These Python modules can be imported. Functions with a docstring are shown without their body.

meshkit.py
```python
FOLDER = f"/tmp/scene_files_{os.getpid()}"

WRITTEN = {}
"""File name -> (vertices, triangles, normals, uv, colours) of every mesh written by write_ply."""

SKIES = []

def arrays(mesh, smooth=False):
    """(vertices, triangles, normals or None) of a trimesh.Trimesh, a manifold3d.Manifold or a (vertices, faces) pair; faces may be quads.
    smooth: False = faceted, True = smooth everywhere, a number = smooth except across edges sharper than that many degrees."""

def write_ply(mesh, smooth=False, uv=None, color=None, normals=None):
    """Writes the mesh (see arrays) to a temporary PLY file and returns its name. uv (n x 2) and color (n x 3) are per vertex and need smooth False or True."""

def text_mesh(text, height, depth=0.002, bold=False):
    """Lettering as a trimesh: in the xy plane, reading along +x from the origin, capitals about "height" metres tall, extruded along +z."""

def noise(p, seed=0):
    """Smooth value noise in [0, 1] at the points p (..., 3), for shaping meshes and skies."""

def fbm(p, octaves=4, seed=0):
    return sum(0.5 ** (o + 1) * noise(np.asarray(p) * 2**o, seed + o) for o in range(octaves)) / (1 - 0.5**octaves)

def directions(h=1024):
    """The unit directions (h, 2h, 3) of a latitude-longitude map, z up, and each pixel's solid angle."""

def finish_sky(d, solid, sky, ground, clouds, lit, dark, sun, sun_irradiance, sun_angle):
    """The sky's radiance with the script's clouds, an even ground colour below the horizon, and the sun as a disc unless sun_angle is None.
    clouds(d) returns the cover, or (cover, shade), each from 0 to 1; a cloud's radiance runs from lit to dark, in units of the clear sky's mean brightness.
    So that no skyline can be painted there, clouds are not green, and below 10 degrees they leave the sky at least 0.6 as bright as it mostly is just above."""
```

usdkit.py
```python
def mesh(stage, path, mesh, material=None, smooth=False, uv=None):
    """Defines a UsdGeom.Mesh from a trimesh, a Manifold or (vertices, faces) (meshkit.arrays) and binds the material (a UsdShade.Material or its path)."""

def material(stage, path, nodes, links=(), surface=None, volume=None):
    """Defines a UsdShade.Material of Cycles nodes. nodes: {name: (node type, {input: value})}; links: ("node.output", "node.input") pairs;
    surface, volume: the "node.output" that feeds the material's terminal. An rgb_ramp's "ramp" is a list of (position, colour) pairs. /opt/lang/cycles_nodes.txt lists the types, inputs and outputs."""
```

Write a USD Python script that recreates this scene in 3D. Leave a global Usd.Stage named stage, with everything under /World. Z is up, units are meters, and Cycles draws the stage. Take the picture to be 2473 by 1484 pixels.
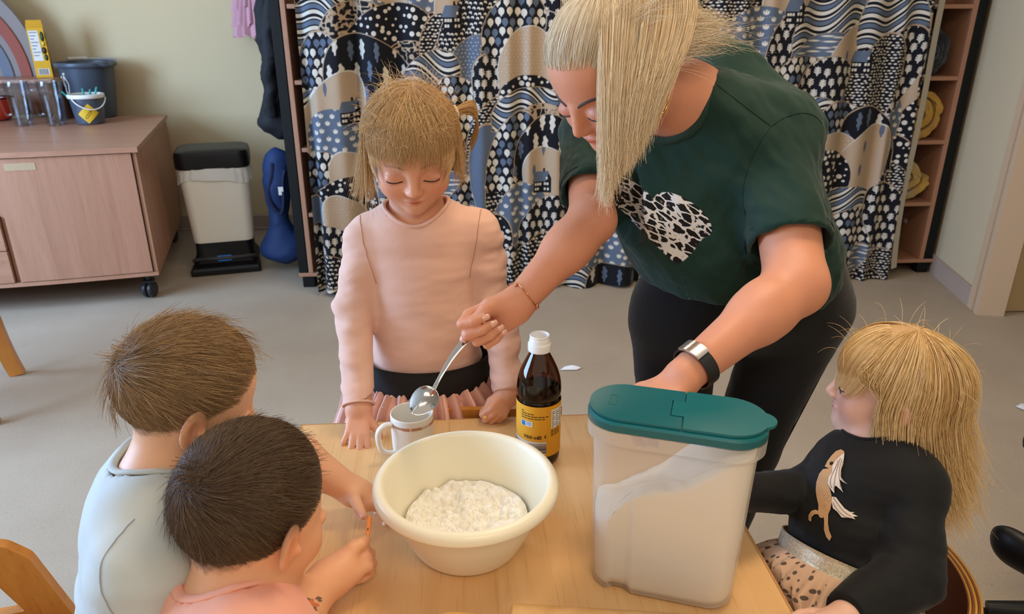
import math, random
import numpy as np, trimesh, manifold3d as m3, shapely.geometry as sg, shapely.affinity as sa
from shapely.ops import unary_union
from scipy.spatial import cKDTree
import usdkit, meshkit
from pxr import Usd, UsdGeom, UsdLux, UsdShade, Sdf, Gf, Vt

random.seed(7); np.random.seed(7)
stage = Usd.Stage.CreateInMemory()
UsdGeom.SetStageUpAxis(stage, "Z"); UsdGeom.SetStageMetersPerUnit(stage, 1.0)
UsdGeom.Xform.Define(stage, "/World"); UsdGeom.Scope.Define(stage, "/World/Looks")

# ---------------------------------------------------------------- camera
F, CH, TH, PS = 1786.0, 1.5, math.radians(22), math.radians(4)
RT = np.array([math.cos(PS), -math.sin(PS), 0.0])
FW = np.array([math.cos(TH)*math.sin(PS), math.cos(TH)*math.cos(PS), -math.sin(TH)])
UP = np.cross(RT, FW)
EYE = np.array([0.0, 0.0, CH])
cam = UsdGeom.Camera.Define(stage, "/World/Camera")
cam.CreateHorizontalApertureAttr(36.0); cam.CreateVerticalApertureAttr(36.0*1484/2473)
cam.CreateFocalLengthAttr(36.0*F/2473); cam.CreateClippingRangeAttr(Gf.Vec2f(0.05, 60))
cam.AddTransformOp().Set(Gf.Matrix4d(*RT, 0, *UP, 0, *(-FW), 0, *EYE, 1))
cam.CreateFStopAttr(9.0); cam.CreateFocusDistanceAttr(1.25)
cam.CreateExposureAttr(0.12)

# ---------------------------------------------------------------- light: a window on the left, warm ceiling lamps
dome = UsdLux.DomeLight.Define(stage, "/World/SkyLight"); dome.CreateIntensityAttr(0.2); dome.CreateColorAttr(Gf.Vec3f(1.0, 0.90, 0.78))
def rect(name, pos, look, w, h, power, col):
    l = UsdLux.RectLight.Define(stage, "/World/" + name)
    l.CreateWidthAttr(w); l.CreateHeightAttr(h); l.CreateIntensityAttr(power); l.CreateColorAttr(Gf.Vec3f(*col))
    z = -np.array(look, float); z /= np.linalg.norm(z)
    x = np.cross([0, 0, 1.0] if abs(z[2]) < .95 else [0, 1.0, 0], z); x /= np.linalg.norm(x); y = np.cross(z, x)
    l.AddTransformOp().Set(Gf.Matrix4d(*x, 0, *y, 0, *z, 0, *map(float, pos), 1))
    return l
rect("WindowLight", (-3.9, 1.9, 1.65), (1, 0.10, -0.12), 2.4, 1.5, 21.0, (0.40, 0.63, 1.0))
rect("CeilingLamp", (0.75, 1.35, 2.62), (0, 0, -1), 1.2, 0.35, 15.0, (1.0, 0.79, 0.54))
rect("CeilingLampRear", (0.5, -0.75, 2.62), (0, 0, -1), 1.2, 0.6, 9.0, (1.0, 0.80, 0.56))
rect("CeilingLampFar", (0.6, 3.0, 2.62), (0, 0, -1), 1.2, 0.3, 15.0, (1.0, 0.80, 0.56))

# ---------------------------------------------------------------- helpers
def ray(u, v): return FW + (u - 1236.5)/F*RT - (v - 742)/F*UP
def P(u, v, d): return EYE + d*ray(u, v)                       # a point d metres along the lens axis
def PZ(u, v, z): r = ray(u, v); return EYE + r*((z - CH)/r[2])  # ... on the level z
def PY(u, v, y): r = ray(u, v); return EYE + r*(y/r[1])         # ... on the plane y
def PX(u, v, x): r = ray(u, v); return EYE + r*(x/r[0])

used = {}
def fresh(parent, name):
    k = parent + "/" + name
    n = used.get(k, 0); used[k] = n + 1
    return k if n == 0 else f"{k}_{n:03d}"
base = {}
def tag(p, label=None, cat=None, group=None, kind=None):
    p = p if isinstance(p, Usd.Prim) else stage.GetPrimAtPath(p)
    for k, v in (("label", label), ("category", cat), ("group", group), ("kind", kind)):
        if v: p.SetCustomDataByKey(k, v)
def thing(name, label, cat, loc=(0, 0, 0), group=None, kind=None):
    path = fresh("/World", name)
    x = UsdGeom.Xform.Define(stage, path); x.AddTranslateOp().Set(Gf.Vec3d(*map(float, loc)))
    base[path] = np.array(loc, float)
    tag(x.GetPrim(), label, cat, group, kind)
    return path
def arr(mesh):
    if hasattr(mesh, "to_mesh"):
        m = mesh.to_mesh(); return np.array(m.vert_properties[:, :3], float), np.array(m.tri_verts)
    if isinstance(mesh, (tuple, list)):
        v, f = np.asarray(mesh[0], float), np.asarray(mesh[1], int)
        return v, (np.vstack([f[:, [0, 1, 2]], f[:, [0, 2, 3]]]) if f.shape[1] == 4 else f)
    return np.array(mesh.vertices, float), np.array(mesh.faces)
def join(*ms):
    vs, fs, n = [], [], 0
    for m in ms:
        v, f = arr(m); vs.append(v); fs.append(f + n); n += len(v)
    return np.vstack(vs), np.vstack(fs)
def part(parent, name, mesh, mat, smooth=35, label=None, kind=None, attrs=None):
    """a mesh in world coordinates, put under a thing (or a part of it)"""
    path = fresh(parent, name)
    v, f = arr(mesh)
    top = "/".join(parent.split("/")[:3])
    v = v - base.get(top, 0)
    m = usdkit.mesh(stage, path, (v, f), mat, smooth=smooth)
    for k, a in (attrs or {}).items():
        a = np.asarray(a, np.float32)
        pv = UsdGeom.PrimvarsAPI(m)
        if a.ndim == 2: pv.CreatePrimvar(k, Sdf.ValueTypeNames.Color3fArray, "vertex").Set(Vt.Vec3fArray.FromNumpy(a))
        else: pv.CreatePrimvar(k, Sdf.ValueTypeNames.FloatArray, "vertex").Set(Vt.FloatArray.FromNumpy(a))
    tag(m.GetPrim(), label, None, None, kind)
    return path
def solo(name, mesh, mat, label, cat, smooth=35, group=None, kind=None, attrs=None):
    p = part("/World", name, mesh, mat, smooth, attrs=attrs); tag(p, label, cat, group, kind); return p
def struct(name, mesh, mat, smooth=False, label=None, cat=None):
    p = part("/World", name, mesh, mat, smooth); tag(p, label, cat, None, "structure"); return p

# --- shapes
def cbox(x0, x1, y0, y1, z0, z1, c=0.003):
    """a box with chamfered edges"""
    c = min(c, (x1-x0)/2.01, (y1-y0)/2.01, (z1-z0)/2.01)
    pts = []
    for sx in (0, 1):
        for sy in (0, 1):
            for sz in (0, 1):
                p = np.array([(x0, x1)[sx], (y0, y1)[sy], (z0, z1)[sz]], float)
                d = np.array([1-2*sx, 1-2*sy, 1-2*sz])*c
                for k in range(3):
                    q = p + d; q[k] = p[k]; pts.append(q)
    return arr(trimesh.convex.convex_hull(np.array(pts)))
def rbox(x0, x1, y0, y1, z0, z1, r, seg=16):
    """a box with rounded edges"""
    s = m3.Manifold.sphere(r, seg)
    return arr(m3.Manifold.batch_hull([s.translate((x, y, z)) for x in (x0+r, x1-r) for y in (y0+r, y1-r) for z in (z0+r, z1-r)]))
def xf(mesh, rot=(0, 0, 0), loc=(0, 0, 0), scale=(1, 1, 1)):
    v, f = arr(mesh)
    return v*np.array(scale) @ euler(*rot).T + np.array(loc, float), f
def euler(ax, ay, az):
    a, b, c = map(math.radians, (ax, ay, az))
    X = np.array([[1, 0, 0], [0, math.cos(a), -math.sin(a)], [0, math.sin(a), math.cos(a)]])
    Y = np.array([[math.cos(b), 0, math.sin(b)], [0, 1, 0], [-math.sin(b), 0, math.cos(b)]])
    Z = np.array([[math.cos(c), -math.sin(c), 0], [math.sin(c), math.cos(c), 0], [0, 0, 1]])
    return Z @ Y @ X
def fit(mesh, M, loc):
    v, f = arr(mesh); return v @ np.asarray(M).T + np.array(loc, float), f
def frame(z, x=(1, 0, 0)):
    """columns x, y, z; z exact, x as near as possible"""
    z = np.array(z, float); z /= np.linalg.norm(z)
    x = np.array(x, float); x = x - z*(x @ z); x /= np.linalg.norm(x)
    return np.stack([x, np.cross(z, x), z], 1)
def spline(pts, n):
    pts = np.asarray(pts, float)
    from scipy.interpolate import CubicSpline
    t = np.r_[0, np.cumsum(np.linalg.norm(np.diff(pts[:, :3], axis=0), axis=1))]
    return CubicSpline(t, pts)(np.linspace(0, t[-1], n))
def tube(pts, r, seg=10, closed=False, flat=None):
    pts = np.asarray(pts, float); n = len(pts)
    r = np.broadcast_to(np.asarray(r, float), (n,))
    t = (np.roll(pts, -1, 0) - np.roll(pts, 1, 0)) if closed else np.gradient(pts, axis=0)
    t /= np.linalg.norm(t, axis=1, keepdims=True)
    a = np.array([0, 0, 1.0]) if abs(t[0][2]) < .9 else np.array([1.0, 0, 0])
    V = []
    for i in range(n):
        a = a - t[i]*(a @ t[i]); a /= np.linalg.norm(a); b = np.cross(t[i], a)
        th = np.linspace(0, 2*np.pi, seg, endpoint=False)
        V.append(pts[i] + r[i]*(np.cos(th)[:, None]*a + (flat or 1)*np.sin(th)[:, None]*b))
    V = np.vstack(V); Fc = []
    for i in range(n if closed else n-1):
        j = (i+1) % n
        for k in range(seg):
            l = (k+1) % seg
            Fc += [[i*seg+k, i*seg+l, j*seg+l], [i*seg+k, j*seg+l, j*seg+k]]
    if not closed:
        V = np.vstack([V, pts[0], pts[-1]]); q = n*seg
        for k in range(seg):
            l = (k+1) % seg
            Fc += [[q, l, k], [q+1, (n-1)*seg+k, (n-1)*seg+l]]
    return V, np.array(Fc)
def lathe(prof, seg=48):
    """profile of (radius, z) turned about z; closed where the radius is 0"""
    prof = np.asarray(prof, float); th = np.linspace(0, 2*np.pi, seg, endpoint=False)
    V = np.stack([prof[:, None, 0]*np.cos(th), prof[:, None, 0]*np.sin(th), np.broadcast_to(prof[:, None, 1], (len(prof), seg))], -1).reshape(-1, 3)
    Fc = []
    for i in range(len(prof)-1):
        for k in range(seg):
            l = (k+1) % seg
            a, b, c, d = i*seg+k, i*seg+l, (i+1)*seg+l, (i+1)*seg+k
            if prof[i, 0] > 1e-9: Fc.append([a, b, c])
            if prof[i+1, 0] > 1e-9: Fc.append([a, c, d])
    return V, np.array(Fc)
def soft(prof, k=4):
    """rounds a profile's corners (Chaikin)"""
    p = np.asarray(prof, float)
    for _ in range(k):
        q = np.empty((2*len(p)-2, 2)); q[0::2] = .75*p[:-1]+.25*p[1:]; q[1::2] = .25*p[:-1]+.75*p[1:]
        p = np.vstack([p[:1], q, p[-1:]])
    return p
def prism(poly, z0, z1):
    m = trimesh.creation.extrude_polygon(poly, z1-z0, engine="earcut"); v, f = arr(m); v[:, 2] += z0; return v, f
def grid(nu, nv, fn):
    u, v = np.meshgrid(np.linspace(0, 1, nu), np.linspace(0, 1, nv), indexing="ij")
    V = fn(u.ravel(), v.ravel())
    i = np.arange(nu*nv).reshape(nu, nv)
    q = np.stack([i[:-1, :-1], i[1:, :-1], i[1:, 1:], i[:-1, 1:]], -1).reshape(-1, 4)
    return V, np.vstack([q[:, [0, 1, 2]], q[:, [0, 2, 3]]])
def thick(mesh, t):
    """gives an open sheet a thickness (towards its normals) and closes its rim"""
    v, f = arr(mesh)
    tm = trimesh.Trimesh(v, f, process=False); n = tm.vertex_normals
    e = np.sort(np.vstack([f[:, [0, 1]], f[:, [1, 2]], f[:, [2, 0]]]), 1)
    ed = np.vstack([f[:, [0, 1]], f[:, [1, 2]], f[:, [2, 0]]])
    _, inv, cnt = np.unique(e, axis=0, return_inverse=True, return_counts=True)
    b = ed[cnt[inv.ravel()] == 1]; N = len(v)
    side = np.vstack([np.stack([b[:, 1], b[:, 0], b[:, 0]+N], 1), np.stack([b[:, 1], b[:, 0]+N, b[:, 1]+N], 1)])
    return np.vstack([v, v + n*t]), np.vstack([f[:, ::-1], f + N, side])

# --- materials
LK = "/World/Looks/"
def lin(c):
    c = np.asarray(c, float)/255.0
    return tuple(np.where(c < .04045, c/12.92, ((c+.055)/1.055)**2.4))
mats = {}
def pb(name, col, rough=0.5, bump=None, vary=None, **kw):
    """principled; col in 0..255 sRGB; bump = (scale, strength), vary = (scale, second colour)"""
    if name in mats: return mats[name]
    nodes = {"p": ("principled_bsdf", {"base_color": lin(col), "roughness": rough, **kw})}; links = []
    if bump or vary:
        nodes["tc"] = ("texture_coordinate", {})
    if vary:
        nodes["vn"] = ("noise_texture", {"scale": vary[0], "detail": 4.0, "roughness": 0.6})
        nodes["vr"] = ("rgb_ramp", {"ramp": [(0.32, lin(col)), (0.68, lin(vary[1]))]})
        links += [("tc.object", "vn.vector"), ("vn.fac", "vr.fac"), ("vr.color", "p.base_color")]
    if bump:
        nodes["bn"] = ("noise_texture", {"scale": bump[0], "detail": 3.0})
        nodes["bb"] = ("bump", {"strength": bump[1], "distance": 0.002})
        links += [("tc.object", "bn.vector"), ("bn.fac", "bb.height"), ("bb.normal", "p.normal")]
    mats[name] = usdkit.material(stage, LK + name, nodes, links, surface="p.BSDF"); return mats[name]
def wood(name, c1, c2, rough=.42, stretch=(1.2, 26, 26), fine=(9, 300, 300), spec=.4):
    """grain running along the axis with the smallest stretch"""
    if name in mats: return mats[name]
    nodes = {"tc": ("texture_coordinate", {}), "m": ("mapping", {"scale": stretch}), "n": ("noise_texture", {"scale": 1.0, "detail": 5.0, "roughness": .6, "distortion": .6}),
             "m2": ("mapping", {"scale": fine}), "n2": ("noise_texture", {"scale": 1.0, "detail": 2.0}),
             "r": ("rgb_ramp", {"ramp": [(.3, lin(c1)), (.7, lin(c2))]}),
             "r2": ("rgb_ramp", {"ramp": [(.30, (.72, .66, .6)), (.42, (1, 1, 1))]}),
             "x": ("mix_color", {"blend_type": "multiply", "fac": .45}),
             "p": ("principled_bsdf", {"roughness": rough, "specular_ior_level": spec})}
    links = [("tc.object", "m.vector"), ("m.vector", "n.vector"), ("n.fac", "r.fac"), ("tc.object", "m2.vector"), ("m2.vector", "n2.vector"), ("n2.fac", "r2.fac"),
             ("r.color", "x.a"), ("r2.color", "x.b"), ("x.result", "p.base_color")]
    mats[name] = usdkit.material(stage, LK + name, nodes, links, surface="p.BSDF"); return mats[name]
def pane(name, tint, rough=.03, ior=1.45, body=None, mixb=0.0, brough=.4):
    """a thin clear wall: see-through, with reflections; body = milky share"""
    if name in mats: return mats[name]
    nodes = {"t": ("transparent_bsdf", {"color": tint}), "g": ("glossy_bsdf", {"color": (1, 1, 1), "roughness": rough}), "lw": ("layer_weight", {"blend": .5}), "pw": ("math", {"math_type": "power", "value2": 4.0}), "f": ("math", {"math_type": "multiply_add", "value2": .55, "value3": .045}), "x": ("mix_closure", {})}
    links = [("lw.facing", "pw.value1"), ("pw.value", "f.value1"), ("f.value", "x.fac"), ("t.BSDF", "x.closure1"), ("g.BSDF", "x.closure2")]
    out = "x.closure"
    if body:
        nodes["b"] = ("principled_bsdf", {"base_color": lin(body), "roughness": brough}); nodes["x2"] = ("mix_closure", {"fac": mixb})
        links += [("x.closure", "x2.closure1"), ("b.BSDF", "x2.closure2")]; out = "x2.closure"
    mats[name] = usdkit.material(stage, LK + name, nodes, links, surface=out); return mats[name]
# ================================================================ the room
YW = 5.35
def floor_mat():
    nodes = {"tc": ("texture_coordinate", {}), "n": ("noise_texture", {"scale": 2.2, "detail": 5.0, "roughness": .6}),
             "n2": ("noise_texture", {"scale": 140.0, "detail": 2.0}), "v": ("voronoi_texture", {"scale": 13.0}),
             "r": ("rgb_ramp", {"ramp": [(.3, lin((164, 148, 129))), (.7, lin((174, 159, 140)))]}),
             "r2": ("rgb_ramp", {"ramp": [(.3, (.86, .85, .84)), (.6, (1, 1, 1))]}), "r3": ("rgb_ramp", {"ramp": [(0.0, (.45, .4, .36)), (.035, (.6, .55, .5)), (.045, (1, 1, 1))]}),
             "x": ("mix_color", {"blend_type": "multiply", "fac": .7}), "x2": ("mix_color", {"blend_type": "multiply", "fac": .55}),
             "p": ("principled_bsdf", {"roughness": .52, "specular_ior_level": .35})}
    return usdkit.material(stage, LK + "linoleum", nodes, [("tc.object", "n.vector"), ("tc.object", "n2.vector"), ("tc.object", "v.vector"), ("n.fac", "r.fac"), ("n2.fac", "r2.fac"), ("v.distance", "r3.fac"),
        ("r.color", "x.a"), ("r2.color", "x.b"), ("x.result", "x2.a"), ("r3.color", "x2.b"), ("x2.result", "p.base_color")], surface="p.BSDF")
M_floor = floor_mat()
M_wallY = pb("wall_paint_yellow", (214, 192, 150), .8, bump=(60, .15))
M_wallC = pb("wall_paint_cream", (196, 178, 146), .8, bump=(60, .15))
M_trim = pb("trim_paint", (196, 168, 138), .5)
M_base = pb("baseboard_paint", (170, 150, 136), .55)
M_white = pb("white_plastic", (232, 230, 222), .35)
M_black = pb("black_plastic", (9, 9, 10), .45, specular_ior_level=.35)
M_beech = wood("beech_panel", (180, 134, 108), (164, 118, 92), stretch=(22, 22, 1.1), fine=(260, 260, 8))
M_beechx = wood("beech_panel_lengthwise", (180, 134, 108), (164, 118, 92), stretch=(1.1, 22, 22), fine=(8, 260, 260))
M_pine = wood("chair_beech_lacquer", (206, 140, 66), (178, 112, 46), stretch=(16, 16, 1.5), fine=(200, 200, 8), rough=.25)
M_shelfblk = pb("black_lacquer", (7, 10, 9), .6, specular_ior_level=.3)
struct("floor", cbox(-4.3, 4.4, -1.6, YW+.1, -.06, 0), M_floor, label="beige speckled linoleum floor", cat="floor")
struct("wall_back", cbox(-4.3, 4.4, YW, YW+.1, 0, 2.75), M_wallY, label="pale yellow painted back wall", cat="wall")
struct("wall_left", join(cbox(-4.3, -4.2, -1.6, .6, 0, 2.75), cbox(-4.3, -4.2, 3.2, YW, 0, 2.75), cbox(-4.3, -4.2, .6, 3.2, 0, .85), cbox(-4.3, -4.2, .6, 3.2, 2.45, 2.75)), M_wallY, label="yellow wall with the window, left of the frame", cat="wall")
wn = struct("window_1", join(cbox(-4.28, -4.22, .6, .66, .85, 2.45), cbox(-4.28, -4.22, 3.14, 3.2, .85, 2.45), cbox(-4.28, -4.22, 1.87, 1.93, .85, 2.45), cbox(-4.28, -4.22, .66, 3.14, .85, .91), cbox(-4.28, -4.22, .66, 3.14, 2.39, 2.45)), M_white, label="white framed window in the left wall", cat="window")
part(wn, "pane", cbox(-4.255, -4.25, .66, 3.14, .91, 2.39, .001), pane("window_glass", (.97, .98, .98)))
struct("ceiling", cbox(-4.3, 4.4, -1.6, YW+.1, 2.75, 2.85), pb("ceiling_paint", (235, 230, 218), .9), label="white ceiling", cat="ceiling")
# right wall: runs a little askew from the shelf to the door
ra, rb = np.array([3.16, YW]), np.array([2.735, 3.54])
rd = (rb-ra)/np.linalg.norm(rb-ra); rn = np.array([-rd[1], rd[0]])
if rn[0] < 0: rn = -rn
def slab(a, b, n, t0, t1, z0, z1):
    return prism(sg.Polygon([a+n*t0, b+n*t0, b+n*t1, a+n*t1]), z0, z1)
struct("wall_right", join(slab(ra, rb, rn, 0, .1, 0, 2.75), cbox(2.74, 3.85, 3.49, 3.59, 2.2, 2.75), cbox(3.75, 3.85, -1.6, 3.59, 0, 2.75)), M_wallC, label="cream painted wall right of the shelf", cat="wall")
struct("baseboard_right", join(slab(ra, rb, rn, -.012, .0, .0, .10), slab(ra, rb, rn, -.016, 0, .10, .112)), M_base, label="low beige skirting board on the right wall", cat="baseboard")
struct("baseboard_back", join(cbox(-4.2, 3.1, YW-.014, YW, 0, .11, .004), cbox(-4.2, 3.1, YW-.02, YW, .0, .02, .004)), M_base, label="beige skirting board on the yellow back wall", cat="baseboard")
# door frame and the door face at the right edge
rc = np.array([2.725, 3.43])
struct("trim_1", join(slab(rb, rb+rd*.055, rn, -.012, .12, 0, 2.3), slab(rb+rd*.06, rb+rd*.085, rn, -.004, .12, 0, 2.3), slab(rb+rd*.09, rb+rd*.125, rn, -.014, .12, 0, 2.3)), M_trim, label="beige wooden door frame at the right edge", cat="door frame")
struct("door_1", cbox(2.74, 3.75, 3.44, 3.485, .006, 2.2, .003), pb("door_face", (176, 150, 112), .5), label="plain beige door face right of the door frame", cat="door")
mt = thing("floor_grate", "small grey metal floor plate by the door at right edge", "floor plate", (3.05, 3.32, 0))
part(mt, "plate", cbox(2.985, 3.4, 3.12, 3.40, 0.0005, .008, .002), pb("grey_metal", (120, 122, 126), .4, metallic=.6))
for k in range(5): part(mt, "slot", cbox(3.02+.06*k, 3.05+.06*k, 3.16, 3.36, .008, .0095, .0005), M_black)

# ================================================================ the mattress shelf
sh = thing("shelf_unit", "tall beech and black shelf unit behind the patterned curtain", "shelf", (.95, 4.4, 0))
X0, X1, Y0, Y1 = -.94, 2.855, 4.08, 4.66
levels = [.09, .442, .802, 1.152, 1.521]
for z in levels:
    part(sh, "shelf_board", cbox(X0+(.0 if z < .1 else .09), X1-(.0 if z < .1 else .09), Y0, Y1, z-.022, z+.0, .002), M_beechx)
for x in (X0+.056, X1-.095):
    part(sh, "side_panel", cbox(x, x+.026, Y0+.002, Y1, .0905, 1.86, .002), M_beech)
for x in (.02, .96, 1.9):
    for a, b in zip(levels, levels[1:] + [1.86]):
        part(sh, "divider", cbox(x, x+.022, Y0+.01, Y1-.004, a+.0005, b-.0225, .002), M_beech)
for x in (X0, X1-.066):
    part(sh, "post", cbox(x, x+.052, Y0+.004, Y1, .0905, 1.87, .003), M_shelfblk)
for x in (X0+.015, X1-.09):
    for y in (Y0+.01, Y1-.09): part(sh, "foot", cbox(x, x+.07, y, y+.07, 0, .0675, .004), M_shelfblk)
part(sh, "back_panel", cbox(X0+.08, X1-.09, Y1-.003, Y1+.008, .09, 1.86, .001), M_beech)
part(sh, "top_board", cbox(X0, X1, Y0, Y1, 1.8605, 1.885, .002), M_beechx)
for (u, v) in ((2262, 13), (2228, 183), (2197, 337), (2165, 485), (2146, 628)):
    p = PY(u, v, Y0); part(sh, "label_sticker", cbox(p[0]-.022, p[0]+.022, Y0-.0016, Y0-.0002, p[2]-.006, p[2]+.006, .0004), M_white, label="small white name sticker on the shelf edge")
p = PY(2230, 540, 4.3); part(sh, "side_sticker", cbox(X1-.098, X1-.0955, 4.28, 4.31, .26, .285, .0005), M_white, label="round white sticker inside the side panel")

# rolled blankets
def spiral(turns, r0, r1, t, sx=1.0, sz=1.0, n=150):
    a = np.linspace(0, turns*2*np.pi, n); r = r0 + (r1-r0)*a/a[-1]
    c = np.stack([r*np.cos(a+.6)*sx, r*np.sin(a+.6)*sz], 1)
    return sg.LineString(c).buffer(t/2, join_style=1, quad_segs=3)
def blanket(name, label, cx, z, rw, rh, mat, inner, turns, seed, y0=4.12, y1=4.55, printed=None):
    t = .60*(rw-.012)/turns
    V, Fc = prism(spiral(turns, .012, rw-t/2, t, 1, rh/rw), 0, y1-y0)
    tm = trimesh.Trimesh(V, Fc); tm = trimesh.Trimesh(*trimesh.remesh.subdivide_to_size(tm.vertices, tm.faces, .028), process=False)
    v = tm.vertices.copy(); v = np.stack([v[:, 0], v[:, 2], v[:, 1]], 1)
    nz = np.stack([meshkit.fbm(v*[13, 9, 13]+seed, 3, seed+k)-.5 for k in range(3)], 1)
    v += nz*np.array([.026, .06, .026])
    v[:, 2] = np.maximum(v[:, 2]-v[:, 2].min(), 0) + z; v[:, 0] += cx; v[:, 1] += y0
    b = thing(name, label, "blanket", (cx, (y0+y1)/2, z), "rolled blankets in the shelf")
    part(b, "roll", (v, tm.faces[:, ::-1]), mat, 60)
    return b
M_by = pb("blanket_yellow", (206, 160, 48), .95, vary=(9, (190, 150, 84)), sheen_weight=.3)
M_by2 = pb("blanket_yellow_grey", (208, 168, 64), .95, vary=(14, (170, 150, 116)), sheen_weight=.3)
M_bg = pb("blanket_grey_navy", (74, 82, 92), .95, vary=(16, (26, 30, 42)), sheen_weight=.3)
blanket("rolled_blanket", "grey and navy rolled blanket on the upper right shelf", 2.60, 1.153, .115, .128, M_bg, pb("blanket_grey", (112, 118, 124), .95), 3.2, 3)
blanket("rolled_blanket", "plain yellow rolled blanket on the second shelf, right of the curtain", 2.60, .803, .145, .150, M_by, M_by2, 2.1, 5)
blanket("rolled_blanket", "yellow and grey patterned rolled blanket on the third shelf", 2.595, .443, .15, .142, M_by2, M_by, 1.9, 9)
blanket("rolled_blanket", "mustard and grey blanket on the lowest shelf, half behind the curtain", 2.545, .091, .10, .13, pb("blanket_mustard", (176, 138, 58), .95, vary=(12, (110, 104, 108))), M_by2, 2.2, 12)
for i, (x, z, c) in enumerate(((-.70, .803, (40, 44, 60)), (-.68, .443, (70, 60, 54)), (-.69, 1.153, (58, 40, 32)))):
    blanket("rolled_blanket", ("dark blue", "brown", "dark rust")[i] + " rolled blanket in the left bay, " + ("second", "third", "upper")[i] + " shelf beside the post", x, z, .11, .11, pb("blanket_dark_%d" % i, c, .95), pb("blanket_dark_%d" % i, c, .95), 2, 20+i)

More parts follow.
